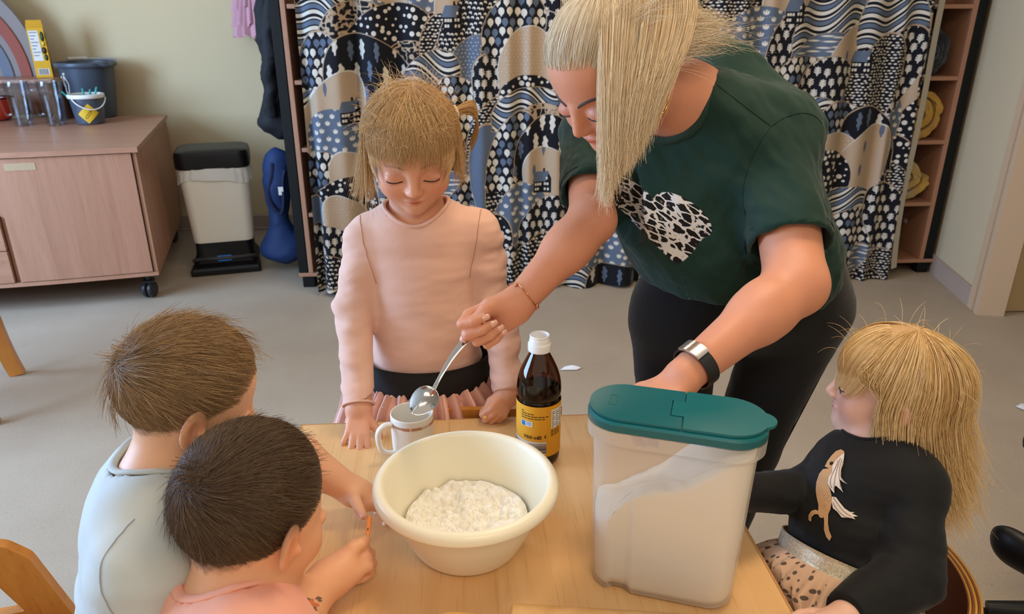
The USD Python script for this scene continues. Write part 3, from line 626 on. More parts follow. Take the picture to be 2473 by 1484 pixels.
for k, (x, z, w, h, c) in enumerate(((.030, .24, .011, .03, (66, 84, 40)), (.030, .20, .010, .016, (240, 200, 60)), (.026, .16, .014, .02, (84, 60, 30)), (.030, .12, .010, .02, (60, 74, 36)))):
    part(ct, "printed_leaf", onB(xf(lathe([(0, 0), (1, .0), (0, .0006)], 16), (90, 0, 0), (x, -.0453, z), (w, h, 1))), pb("carton_print_%d" % k, c, .5))
for k, (y, z, w, h, c) in enumerate(((-.02, .25, .02, .03, (150, 96, 40)), (.015, .22, .022, .045, (90, 92, 56)), (-.01, .16, .025, .03, (196, 130, 50)), (.02, .12, .018, .04, (110, 84, 50)), (-.02, .07, .02, .035, (160, 100, 60)))):
    part(ct, "printed_leaf", onB(xf(lathe([(0, 0), (1, .0), (0, .0006)], 16), (0, 90, 0), (.0452, y, z), (h, w, 1))), pb("carton_print_s%d" % k, c, .5))
# grey bucket
bk = PY(236, 300, 5.11); bk[2] = ZC
M_bk = pb("bucket_grey", (66, 76, 88), .38)
bu = thing("bucket", "big grey plastic bucket at the back of the sideboard", "bucket", bk)
bh, br0, br1 = .345, .128, .168
part(bu, "body", fit(lathe(soft([(0, 0), (br0-.01, 0), (br0, .01), (br1-.006, bh-.012), (br1, bh-.03), (br1+.012, bh-.032), (br1+.014, bh-.006), (br1+.004, bh), (br1-.008, bh-.008), (br0-.006, .02), (0, .012)], 2), 64), np.eye(3), bk), M_bk, 40)
part(bu, "spout", fit(tube(spline([(br1*math.cos(a)+.015*math.cos(a)*s, br1*math.sin(a)+.015*math.sin(a)*s, bh-.006-.012*s) for a, s in ((-.75, 0), (-.6, 1), (-.45, 1.4), (-.3, 1), (-.15, 0))], 20), .012, 8), np.eye(3), bk), M_bk)
part(bu, "handle", fit(tube([( (br1+.012)*math.cos(a), .0+(br1+.02)*math.sin(a), bh+.004+.012*abs(math.sin(a))) for a in np.linspace(2.45, -.0+2.45-3.1416*1.0+3.1416, 3)][:1] + [((br1+.014)*math.cos(a), (br1+.014)*math.sin(a), bh+.006) for a in np.linspace(2.6, .5, 30)], .005, 8), np.eye(3), bk), pb("bucket_wire", (176, 178, 180), .35, metallic=.4))
part(bu, "handle_grip", fit(tube([((br1+.014)*math.cos(a), (br1+.014)*math.sin(a), bh+.008) for a in np.linspace(2.55, 1.9, 10)], .011, 10), np.eye(3), bk), pb("grip_white", (214, 208, 196), .5), label="white handle grip")
# its scratched white print
def wrap(pts2, r_at, th0, z0, lift):
    """2-D outline wrapped on a turned surface; pts2 (m along, m up)"""
    pts2 = np.asarray(pts2, float); z = z0+pts2[:, 1]; r = r_at(z)+lift; th = th0+pts2[:, 0]/r
    return np.stack([r*np.cos(th), r*np.sin(th), z], 1)
bkr = lambda z: br0+(br1-.006-br0)*np.clip((z-.01)/(bh-.022), 0, 1)
for k, pl in enumerate([[(-.03, .05), (-.02, .02), (-.012, -.01), (-.02, -.05), (.0, -.055), (.012, -.03), (.02, .0), (.008, .03), (.0, .045), (-.008, .02)], [(-.01, .06), (.008, .066), (-.002, .05)], [(-.028, .02), (-.024, -.012), (-.034, .03)]]):
    part(bu, "white_print", fit(tube(wrap(spline(pl, 26), bkr, math.radians(-122), .215, .001), .004, 5), np.eye(3), bk), M_white, label="scuffed white print on the bucket")
# small pail with toothbrushes
sp = PY(221, 300, 4.80); sp[2] = ZC
pa = thing("small_pail", "small grey pail with white rim and yellow picture card", "pail", sp)
ph_, pr0, pr1 = .158, .078, .094
part(pa, "body", fit(lathe(soft([(0, .001), (pr0-.006, .001), (pr0, .008), (pr1, ph_), (pr1-.003, ph_), (pr0-.004, .01), (0, .006)], 2), 48), np.eye(3), sp), pb("pail_grey", (72, 80, 92), .4), 40)
part(pa, "rim", fit(lathe(soft([(pr1-.004, ph_-.004), (pr1+.008, ph_-.006), (pr1+.009, ph_+.016), (pr1+.003, ph_+.02), (pr1-.004, ph_+.018), (pr1-.004, ph_-.004)], 2), 48), np.eye(3), sp), M_white, 40)
part(pa, "handle", fit(tube(spline([(pr1+.012)*np.array([math.cos(a), math.sin(a), 0])+[0, 0, ph_-.004-.062*math.sin((a+1.95)/2.15*math.pi)**.8 if 0 < (a+1.95)/2.15 < 1 else ph_-.004] for a in np.linspace(-1.95, .2, 12)], 40), .0035, 8), np.eye(3), sp), M_white)
par = lambda z: pr0+(pr1-pr0)*np.clip(z/ph_, 0, 1)
cardp = sg.box(-.045, -.040, .045, .040); cg, cgf = grid(14, 12, lambda u, w: np.c_[(u-.5)*.088, (w-.5)*.078])
c2 = cg @ np.array([[math.cos(.75), math.sin(.75)], [-math.sin(.75), math.cos(.75)]])
card = fit((wrap(c2, par, math.radians(-68), .068, .0025), cgf), np.eye(3), sp)
cp = part(pa, "picture_card", thick(card, .0012), pb("card_yellow", (226, 182, 44), .5), 50, label="yellow card with a drawn brush")
br_pts = np.array([(-.036, 0), (-.03, -.006), (-.005, -.004), (.004, -.007), (.014, -.003), (.03, -.003), (.034, .003), (.014, .003), (.004, .006), (-.005, .004), (-.03, .006), (-.036, 0)])
part(cp, "drawn_brush", fit(tube(wrap(br_pts @ np.array([[math.cos(.95), math.sin(.95)], [-math.sin(.95), math.cos(.95)]]), par, math.radians(-66), .068, .0048), .0009, 5), np.eye(3), sp), M_black)
for k, (a, b, l) in enumerate(((.7, .35, .13), (2.2, .30, .12), (-.6, .3, .12), (3.5, .62, .13))):
    d = np.array([math.cos(a)*math.sin(b), math.sin(a)*math.sin(b), math.cos(b)]); p0 = sp + np.array([d[0]*.06, d[1]*.06, .075])
    t = thing("paint_brush", "teal handle standing in the small pail, " + ("back right", "at its back left", "front right", "leaning to the left")[k], "brush", p0)
    part(t, "handle", tube([p0, p0+d*l*.5, p0+d*l], [.0065, .0075, .006], 10), pb("teal_plastic", (40, 160, 150), .4))
    part(t, "head", tube([p0+d*l*.995, p0+d*(l+.012), p0+d*(l+.016)], [.006, .0055, .003], 10), pb("teal_plastic", (40, 160, 150), .4))
# two water jugs
M_jug = pane("clear_plastic", (.93, .95, .97), .04, 1.5)
M_wat = pane("water", (.94, .96, .98), .01, 1.33)
for k, (u, v, lev, lab) in enumerate(((58, 290, .115, "clear lidded water jug at the sideboard's left end, half full"), (135, 286, .185, "clear lidded water jug beside the small pail, nearly full"))):
    p = PY(u, v, 4.74); p[2] = ZC; j = thing("water_jug", lab, "jug", p)
    h, r0, r1 = .255, .056, .064
    part(j, "body", fit(lathe(soft([(0, .001), (r0, .001), (r0+.002, .01), (r1, h), (r1-.003, h), (r0-.002, .014), (0, .011)], 2), 44), np.eye(3), p), M_jug, 40)
    part(j, "water", fit(lathe([(0, .0125), (r0-.004, .0155), (r0-.003+(r1-r0)*lev/h, lev), (0, lev)], 44), np.eye(3), p), M_wat, 40)
    part(j, "lid", fit(lathe(soft([(r1+.001, h-.055), (r1+.005, h-.05), (r1+.005, h+.004), (r1-.004, h+.012), (0, h+.014)], 2), 44), np.eye(3), p), M_jug, 40)
    side = -1 if k == 0 else -1
    part(j, "handle", fit(tube(spline([(-r1, 0, h-.05), (-r1-.030, 0, h-.05), (-r1-.038, 0, h-.08), (-r1-.032, 0, .10), (-r1-.022, 0, .065), (-r0-.002, 0, .07)], 40), .007, 8), euler(0, 0, 12), p), M_jug)
    part(j, "spout", fit(tube([(r1-.006, 0, h-.02), (r1+.012, 0, h-.008), (r1+.020, 0, h+.002)], [.016, .012, .006], 10), euler(0, 0, 12), p), M_jug)
# red pot at the very left
rp = PY(-8, 285, 4.98); rp[2] = ZC; pt = thing("red_pot", "red pot at the left edge behind the water jug", "pot", rp)
part(pt, "body", fit(lathe(soft([(0, .001), (.07, .001), (.105, .03), (.115, .10), (.112, .135), (.108, .135), (.10, .03), (0, .01)], 3), 48), np.eye(3), rp), pb("red_enamel", (176, 48, 26), .3), 50)
part(pt, "rim", fit(lathe(soft([(.108, .133), (.117, .134), (.117, .142), (.108, .142), (.108, .133)], 2), 48), np.eye(3), rp), M_black, 50)

# ================================================================ chairs
def bar(p, q, w, t, side, c=.004, w2=None):
    """a straight wooden bar from p to q, w wide along side, t thick"""
    p, q = np.array(p, float), np.array(q, float); M = frame(q-p, side); L = np.linalg.norm(q-p)
    v, f = cbox(-w/2, w/2, -t/2, t/2, 0, L, c)
    if w2: v[:, 0] *= 1+(w2/w-1)*v[:, 2]/L
    return v @ M.T + p, f
def kid_chair(name, label, loc, rz, seat_h=.40, back_h=.72, group=None):
    """plywood children's chair; faces -y in its own frame"""
    M, loc = euler(0, 0, rz), np.array(loc, float)
    T = lambda m: fit(m, M, loc)
    t = thing(name, label, "chair", loc, group)
    sv, sf = grid(18, 16, lambda u, w: np.stack([(u-.5)*.36*(1-.08*w), (w-.5)*.36, seat_h-.014-.012*np.cos((u-.5)*2.6)*np.cos((w-.4)*2.2)+.012], 1))
    part(t, "seat", T(thick((sv, sf), .014)), M_pine, 40)
    for s in (-1, 1):
        part(t, "leg", T(bar((s*.165, -.17, 0), (s*.15, -.13, seat_h-.02), .03, .042, (1, 0, 0))), M_pine)
        v, f = prism(sg.LineString([tuple(q) for q in spline([(.235, 0), (.205, .22), (.180, .40), (.172, .55), (.185, back_h-.05)], 16)]).buffer(.021, cap_style=2), -.014, .014)
        part(t, "leg", T((np.stack([v[:, 2]*-1+s*.165, v[:, 0], np.maximum(v[:, 1], 0)], 1), f)), M_pine, 30)
        part(t, "side_rail", T(bar((s*.15, -.14, seat_h-.045), (s*.155, .185, seat_h-.045), .02, .045, (1, 0, 0))), M_pine)
    part(t, "cross_rail", T(bar((-.14, -.135, seat_h-.045), (.14, -.135, seat_h-.045), .02, .04, (0, 1, 0))), M_pine)
    bv, bf = grid(22, 10, lambda u, w: np.stack([(u-.5)*.39, .150+.055*np.cos((u-.5)*np.pi*.9)+.02*w - .0, back_h-.17+.17*w+.018*w*np.cos((u-.5)*np.pi)], 1))
    part(t, "backrest", T(thick((bv, bf), .012)), M_pine, 40)
    return t
# ================================================================ the table
TZ = .72
M_table = wood("table_beech_laminate", (228, 186, 132), (214, 168, 112), stretch=(20, 1.0, 20), fine=(230, 7, 230), rough=.36)
M_edge = wood("table_edge_beech", (196, 150, 96), (180, 132, 80), stretch=(1.2, 1.2, 40), rough=.4)
tb = thing("table", "beech laminate table with the baking things on it", "table", (.05, .78, 0))
TX0, TX1, TY0, TY1 = -.335, .448, .20, 1.325
part(tb, "tabletop", cbox(TX0+.004, TX1-.004, TY0+.004, TY1-.004, TZ-.024, TZ, .0015), M_table)
part(tb, "edge_band", join(cbox(TX0, TX0+.0045, TY0, TY1, TZ-.024, TZ-.0004, .001), cbox(TX1-.0045, TX1, TY0, TY1, TZ-.024, TZ-.0004, .001), cbox(TX0+.004, TX1-.004, TY0, TY0+.0045, TZ-.024, TZ-.0004, .001), cbox(TX0+.004, TX1-.004, TY1-.0045, TY1, TZ-.024, TZ-.0004, .001)), M_edge)
for x in (TX0+.10, TX1-.10):
    for y in (TY0+.10, TY1-.10):
        part(tb, "leg", fit(lathe([(0, 0), (.019, 0), (.022, .02), (.026, TZ-.0245), (0, TZ-.0245)], 20), np.eye(3), (x, y, 0)), M_pine, 40)
part(tb, "apron", join(cbox(TX0+.1, TX1-.1, TY0+.09, TY0+.112, TZ-.085, TZ-.0245, .002), cbox(TX0+.1, TX1-.1, TY1-.112, TY1-.09, TZ-.085, TZ-.0245, .002), cbox(TX0+.09, TX0+.112, TY0+.1, TY1-.1, TZ-.085, TZ-.0245, .002), cbox(TX1-.112, TX1-.09, TY0+.1, TY1-.1, TZ-.085, TZ-.0245, .002)), M_pine)

# ---- mixing bowl with flour
BO = np.array([-.004, .945, TZ])
BRr, BHt = .130, .118
M_cream = pb("bowl_cream_plastic", (242, 233, 206), .32, specular_ior_level=.45)
bo = thing("mixing_bowl", "big cream plastic mixing bowl with flour on the table", "bowl", BO)
prof = [(0, .0015), (.068, .0015), (.076, .001), (.083, .010), (.104, .055), (.120, .098), (.1215, .100), (.1345, .0995), (.1365, .104), (.1350, .112), (.1300, .117), (.1235, .118), (.1190, .114), (.1165, .106), (.100, .055), (.080, .014), (.070, .0065), (0, .006)]
part(bo, "body", fit(lathe(soft(prof, 2), 96), np.eye(3)*1.035, BO), M_cream, 60)
def flour(r, z, bump, seed, hole=None, res=110, sag=0.0):
    def fn(u, w):
        a, q = u*2*np.pi, w
        x, y = q*r*np.cos(a), q*r*np.sin(a)
        p = np.stack([x, y, 0*x], 1)
        h = bump*(meshkit.fbm(p*38+seed, 4, seed)-.5)*1.7
        c = np.zeros_like(x)
        for k in range(900):
            rg = np.random.RandomState(seed*1000+k); qr, qa = r*.97*math.sqrt(rg.rand()), rg.rand()*6.283
            if qr*math.cos(qa) > .25*r and qr*math.sin(qa) < -.15*r and qr*math.cos(qa) < .85*r: continue
            rad = .0012+.0058*rg.rand()**2.2; d2 = (x-qr*math.cos(qa))**2+(y-qr*math.sin(qa))**2
            c = np.maximum(c, np.sqrt(np.maximum(rad**2-d2, 0))*rg.uniform(.5, .95))
        smooth = np.exp(-(((x-.5*r)/(.33*r))**2+((y+.42*r)/(.26*r))**2)*1.6)
        h = h*(1-.85*smooth) + 1.5*c*(1-smooth) + .010*smooth
        return np.stack([x, y, z + h*(1-.6*q**6) - .003*q**4 - sag*(x/r)], 1)
    return grid(260, res, fn)
fl = fit(flour(.0945, .051, .020, 3), np.eye(3), BO)
solo("flour", fl, pb("flour", (250, 247, 240), .95, bump=(500, .3), vary=(90, (234, 226, 204))), "lumpy white flour and sugar in the mixing bowl", "flour", smooth=50, kind="stuff")

# ---- mug
MU = np.array([-.101, 1.198, TZ])
M_mug = pb("mug_glaze", (236, 232, 222), .16, specular_ior_level=.6)
mg = thing("mug", "white china mug with copper band, left of the oil bottle", "mug", MU)
mr, mh = .0400, .092
part(mg, "body", fit(lathe(soft([(0, .002), (.026, .0), (.031, .001), (.0355, .008), (mr-.0005, .020), (mr, mh-.004), (mr-.0008, mh), (mr-.0028, mh), (mr-.0034, mh-.004), (mr-.004, .02), (.030, .007), (0, .005)], 2), 64), np.eye(3), MU), M_mug, 60)
hd = spline([(mr-.001, 0, .074), (mr+.012, 0, .078), (mr+.024, 0, .070), (mr+.027, 0, .050), (mr+.022, 0, .030), (mr+.010, 0, .019), (mr-.001, 0, .016)], 40)
part(mg, "handle", fit(tube(hd, .0052, 12, flat=1.25), euler(0, 0, 205), MU), M_mug, 60)
def band(r, z0, z1, a0, a1, n=60): return grid(n, 2, lambda u, w: np.stack([r*np.cos(a0+(a1-a0)*u), r*np.sin(a0+(a1-a0)*u), z0+(z1-z0)*w], 1))
M_copper = pb("copper_print", (198, 146, 118), .25, metallic=.5)
for k, (a0, a1) in enumerate(((-3.05, -2.62), (-2.0, -1.62), (-1.56, -1.05), (-.62, .35), (.5, 1.4), (1.6, 2.7))):
    part(mg, "copper_band", fit(band(mr+.0004, .0745, .0800, a0, a1), np.eye(3), MU), M_copper, 60)
for k, a in enumerate(np.r_[np.linspace(-2.56, -2.08, 7), np.linspace(-1.0, -.66, 5)]):
    part(mg, "printed_mark", fit(tube(np.array([[(mr+.0003)*math.cos(a+d), (mr+.0003)*math.sin(a+d), zz] for d, zz in ((0, .0748), (.03, .0765), (.01, .078), (.05, .0798))]), .0006, 5), np.eye(3), MU), M_copper)

# ---- oil bottle
BT = np.array([.131, 1.176, TZ])
KB = .86; BZ = np.diag([1, 1, KB])
bt = thing("oil_bottle", "brown 750 ml oil bottle with yellow label and white neck ring", "bottle", BT)
M_brown = pane("brown_glass", (.30, .14, .035), .04, 1.5)
M_oil = pb("oil_dark", (22, 13, 5), .05, specular_ior_level=.5)
pr = [(0, .004), (.024, .002), (.034, .001), (.0395, .008), (.0400, .018), (.0400, .150), (.0385, .154), (.0385, .158), (.0402, .162), (.0404, .175), (.0385, .196), (.0330, .216), (.0240, .238), (.0168, .254), (.0150, .260), (.0150, .275)]
part(bt, "glass", fit(lathe(soft(pr, 2), 72), BZ, BT), M_brown, 60)
inner = [(0, .010), (.030, .010), (.0380, .020), (.0382, .150), (.0372, .156), (.0384, .164), (.0386, .172), (0, .172)]
part(bt, "oil", fit(lathe(inner, 64), BZ, BT), M_oil, 40)
part(bt, "neck_ring", fit(lathe(soft([(.0155, .256), (.0202, .256), (.0208, .260), (.0208, .272), (.0200, .274), (.0182, .275), (.0182, .283), (.0168, .285), (.0178, .288), (.0176, .291), (.0160, .2915), (.0152, .289), (.0150, .278), (.006, .276), (0, .276)], 1), 56), BZ, BT), pb("cap_white", (240, 240, 238), .3), 40)
LR = .0404
def lab(x, y): # label coordinates: metres along the label (0 = facing the camera), metres up
    th = math.radians(-92) + np.asarray(x)/LR
    return np.stack([LR*np.cos(th), LR*np.sin(th), np.asarray(y)], -1)
def lpatch(x0, x1, y0, y1, lift, mat, name, parent, label=None):
    v, f = grid(max(3, int(abs(x1-x0)/.003)+2), 3, lambda u, w: lab(x0+(x1-x0)*u, y0+(y1-y0)*w) * np.array([1+lift/LR, 1+lift/LR, 1]))
    return part(parent, name, fit((v, f), BZ, BT), mat, 60, label=label)
M_lab = pb("label_yellow", (226, 164, 40), .5)
M_lab2 = pb("label_deep_yellow", (222, 158, 24), .5)
lb = lpatch(-.115, .115, .0275, .148, .0004, M_lab, "label", bt)
lpatch(.0125, .055, .0278, .1477, .0007, M_lab2, "label_panel", lb)
lpatch(-.10, .0122, .0345, .0655, .0008, pb("label_white", (214, 206, 196), .5), "barcode_field", lb)
M_ink = pb("label_ink", (66, 44, 18), .6)
yy = .0375
rgb_ = np.random.RandomState(5)
while yy < .0615:
    t = rgb_.choice([.0006, .0010, .0016]); lpatch(-.10, .0118, yy, yy+t, .0011, pb("barcode_ink", (62, 58, 66), .6), "barcode_bar", lb); yy += t+rgb_.choice([.0006, .0009, .0014])
def ltext(s, x, y, h, mat=M_ink, bold=False):
    v, f = arr(meshkit.text_mesh(s, h, .0003, bold)); tm = trimesh.Trimesh(v, f, process=False)
    v2 = lab(v[:, 0]+x, v[:, 1]+y); k = 1+(.0011+v[:, 2])/LR
    part(lb, "lettering", fit((v2*np.stack([k, k, np.ones(len(k))], 1), f), BZ, BT), mat)
ltext("750 ml", -.0315, .0725, .0066, bold=True)
ltext("e", -.0052, .0722, .0112)
for k, (n, w) in enumerate(((.010, 0), (.030, 0), (.052, 0), (.050, 0))):
    for q in range(int(n/.0065)):
        lpatch(-.036+q*.0065, -.036+q*.0065+.0048+.001*((q*7+k) % 2), .1345-.0052*k, .1363-.0052*k, .0009, M_ink, "small_print", lb)
lpatch(-.037, -.0135, .1005, .1125, .0009, pb("label_offwhite", (226, 228, 226), .5), "emblem_field", lb)
em = lpatch(-.0355, -.0275, .1012, .1118, .0012, pb("emblem_blue", (40, 120, 186), .5), "emblem", lb, "blue recycling emblem")
for k in range(3): lpatch(-.0255, -.016, .1035+.003*k, .1047+.003*k, .0012, pb("emblem_blue", (40, 120, 186), .5), "small_print", lb)
lpatch(.0205, .050, .094, .1385, .0010, pb("label_offwhite", (226, 228, 226), .5), "nutrition_table", lb)
for k in range(9):
    for q in range(3): lpatch(.022+q*.009, .022+q*.009+(.0065 if (k+q) % 3 else .004), .0965+.0045*k, .0979+.0045*k, .0013, M_ink, "small_print", lb)
for k in range(4):
    for q in range(3): lpatch(.0205+q*.0075, .0205+q*.0075+.0058, .0765+.0042*k, .0785+.0042*k, .0010, M_ink, "small_print", lb)
lpatch(.0085, .0105, .0735, .0815, .0010, M_ink, "small_print", lb)

# ---- storage canister with flour
CN = np.array([.278, .840, TZ]); CRm = euler(0, 0, -20)
cn = thing("storage_canister", "tall translucent storage canister of flour with teal lid", "canister", CN)
def stad(l, w, r): return sg.box(-l/2+r, -w/2+r, l/2-r, w/2-r).buffer(r, quad_segs=14)
def dent(poly, d):  # the finger groove low in the front
    return poly
def ring(l, w, r, n=160):
    p = stad(l, w, r).exterior; return np.array([p.interpolate(t, normalized=True).coords[0] for t in np.linspace(0, 1, n, endpoint=False)])
def skin(sections, cap0=True, cap1=True, n=160):
    rings = [ring(*s[:3], n) for s in sections]; V = np.vstack([np.c_[r, np.full(n, s[3])] for r, s in zip(rings, sections)]); Fc = []
    for i in range(len(rings)-1):
        for k in range(n):
            q = (k+1) % n; Fc += [[i*n+k, i*n+q, (i+1)*n+q], [i*n+k, (i+1)*n+q, (i+1)*n+k]]
    V = list(map(tuple, V)); m = (len(rings)-1)*n
    if cap0: V.append((0, 0, sections[0][3])); Fc += [[len(V)-1, (k+1) % n, k] for k in range(n)]
    if cap1: V.append((0, 0, sections[-1][3])); Fc += [[len(V)-1, m+k, m+(k+1) % n] for k in range(n)]
    V, Fc = np.array(V, float), np.array(Fc)
    return V, (Fc[:, ::-1] if trimesh.Trimesh(V, Fc, process=False).volume < 0 and cap0 and cap1 else Fc)
CHt = .268
def cdim(z): t = z/CHt; return .200+.018*t, .088+.008*t, .036+.004*t
secs = [(*cdim(z), z) for z in np.linspace(.0, CHt-.021, 30)]
secs = [(secs[0][0]-.012, secs[0][1]-.012, secs[0][2]-.006, .0012), (secs[0][0]-.004, secs[0][1]-.004, secs[0][2]-.002, .003)] + [s for s in secs if s[3] > .006] + [(.224, .102, .043, CHt-.019), (.233, .111, .047, CHt-.017), (.234, .112, .047, CHt+.003)]
cv_, cf_ = skin(secs, True, False)
def groove(v, lift=0):
    """a rounded rib pressed into the front face near its left end, with a notch at the foot"""
    x, y, z = v.T; front = y < -.02
    rib = np.clip((.0145-np.abs(x+.058))/.004, 0, 1)*np.clip((.184-z)/.012, 0, 1)
    arcm = np.clip((.0165-np.abs(x+.058))/.003, 0, 1)*np.clip((.02-z)/.012, 0, 1)
    v = v.copy(); v[:, 1] += np.where(front, .0028*rib+.006*arcm, 0); return v
cv_ = groove(cv_)
M_trans = pane("translucent_plastic", (.95, .94, .92), .16, 1.35, body=(232, 224, 214), mixb=.36, brough=.32)
part(cn, "body", fit((cv_, cf_), CRm, CN), M_trans, 40)
lid = part(cn, "lid", fit(skin([(.231, .109, .046, CHt+.0032), (.234, .112, .047, CHt+.005), (.234, .112, .047, CHt+.014), (.229, .107, .046, CHt+.0165), (.220, .098, .043, CHt+.017)]), CRm, CN), pb("lid_teal", (8, 92, 96), .3), 30)
capl = stad(.236, .104, .050).difference(sg.box(.0, -.052, .0016, .052))
flap_r = unary_union([stad(.232, .100, .049).intersection(sg.box(.010, -.2, .5, .2)), sg.Point(.106, .0).buffer(.020).intersection(sg.box(0, -.2, .5, .2)), sg.box(-.006, -.020, .012, .020)])
flap_l = stad(.232, .100, .049).intersection(sg.box(-.5, -.2, .0085, .2)).difference(sg.box(-.0075, -.0215, .02, .0215))
part(lid, "flap", fit(prism(flap_l, CHt+.0172, CHt+.0205), CRm, CN), pb("lid_teal", (8, 92, 96), .3), 30)
part(lid, "flap", fit(prism(flap_r, CHt+.0172, CHt+.0212), CRm, CN), pb("lid_teal_flap", (12, 98, 100), .3), 30)
part(lid, "moulded_mark", fit(prism(sg.LineString([(-.090, -.012), (-.090, .014), (-.080, .014), (-.080, -.012), (-.090, -.012)]).buffer(.0007), CHt+.0205, CHt+.0209), CRm, CN), pb("lid_teal", (8, 92, 96), .3))
# the flour inside, its surface sloping
def fill():
    n = 160; rows = 26
    def surf(p):  # height of the flour under a point of the plan
        t = (p[:, 0]+.11)/.22
        h = .150+.098*np.clip((t-.22)/.62, 0, 1)**1.1 - .03*np.exp(-((t-.1)/.12)**2) + .010*np.sin(t*9+p[:, 1]*30) + .012*(meshkit.fbm(np.c_[p*40, p[:, :1]*0], 3, 4)-.5)
        return np.minimum(h, CHt-.012)
    V, ids = [], []
    bot = ring(.188, .076, .032, n)
    for i in range(rows):
        w = i/(rows-1)
        r0 = ring(cdim(.1)[0]-.007, cdim(.1)[1]-.007, .034, n); top = surf(r0)
        z = .006+(top-.006)*w
        pts = np.array([ring(cdim(zz)[0]-.0065, cdim(zz)[1]-.0065, .034, n)[k] for k, zz in enumerate(z)]) if i else bot
        V.append(np.c_[pts, z])
    rim = V[-1][:, :2]
    for q in (.8, .6, .4, .2): p = rim*q; V.append(np.c_[p, surf(p)])
    V = np.vstack(V); Fc = []
    for i in range(rows+3):
        for k in range(n):
            l = (k+1) % n; Fc += [[i*n+k, i*n+l, (i+1)*n+l], [i*n+k, (i+1)*n+l, (i+1)*n+k]]
    c = np.array([[0, 0, surf(np.zeros((1, 2)))[0]], [0, 0, .006]]); N = len(V); V = np.vstack([V, c]); m = (rows+3)*n
    Fc += [[N, m+k, m+(k+1) % n] for k in range(n)] + [[N+1, (k+1) % n, k] for k in range(n)]
    return groove(V), np.array(Fc)
solo("flour", fit(fill(), CRm, CN), pb("flour_store", (246, 240, 228), .95), "white flour heaped to one side inside the translucent canister", "flour", smooth=60, kind="stuff")

# ---- rolling pin at the lower edge
ra_, rb_ = PZ(1236, 1446, TZ+.050), PZ(1672, 1472, TZ+.050)
ax = (rb_-ra_); ax[2] = 0; Lp = np.linalg.norm(ax); ax /= Lp; pn = np.array([ax[1], -ax[0], 0])
pc = ra_ + pn*.024; pc[2] = TZ+.0275
MP = np.stack([np.cross([0, 0, 1.0], ax)*-1, np.array([0, 0, 1.0]), ax], 1)
M_pin = wood("rolling_pin_beech", (214, 168, 108), (198, 148, 86), stretch=(30, 30, 2), fine=(420, 420, 30), rough=.5)
rpn = thing("rolling_pin", "wooden rolling pin lying along the near edge of the table", "rolling pin", pc)
part(rpn, "roller", fit(lathe(soft([(0, 0), (.0225, .0), (.026, .002), (.027, .006), (.027, Lp-.006), (.026, Lp-.002), (.0225, Lp), (0, Lp)], 1), 48), MP, pc), M_pin, 40)
for s in (0, 1):
    hp = [(0, -.094), (.009, -.093), (.012, -.086), (.0125, -.06), (.009, -.03), (.009, .0005), (0, .0005)]
    if s: hp = [(r, Lp-z) for r, z in hp][::-1]
    part(rpn, "handle", fit(lathe(soft(hp, 2), 32), MP, pc), wood("pin_handle", (222, 172, 106), (206, 152, 86), stretch=(30, 30, 2), fine=(300, 300, 20)), 40)
# scrap of paper on the floor
sc = PZ(1378, 893, 0); g, gf = grid(10, 7, lambda u, w: np.stack([(u-.5)*.075+.02*(w-.5), (w-.5)*.035*(1-.5*u), .004+.010*np.sin(u*3)*w], 1))
solo("paper_scrap", fit(thick((g, gf), .0008), euler(0, 0, -8), sc), pb("paper_white", (226, 228, 232), .8), "small white paper scrap on the floor beyond the table", "paper", smooth=40)
sc = PZ(2470, 985, 0); g, gf = grid(8, 6, lambda u, w: np.stack([(u-.5)*.05, (w-.5)*.035, .004+.012*np.sin(u*3.1)*np.sin(w*3.1)], 1))
solo("plastic_scrap", fit(thick((g, gf), .0008), euler(0, 0, 30), sc), pb("scrap_clear", (206, 204, 204), .3), "scrap of clear plastic on the floor at the right edge", "scrap", smooth=40)

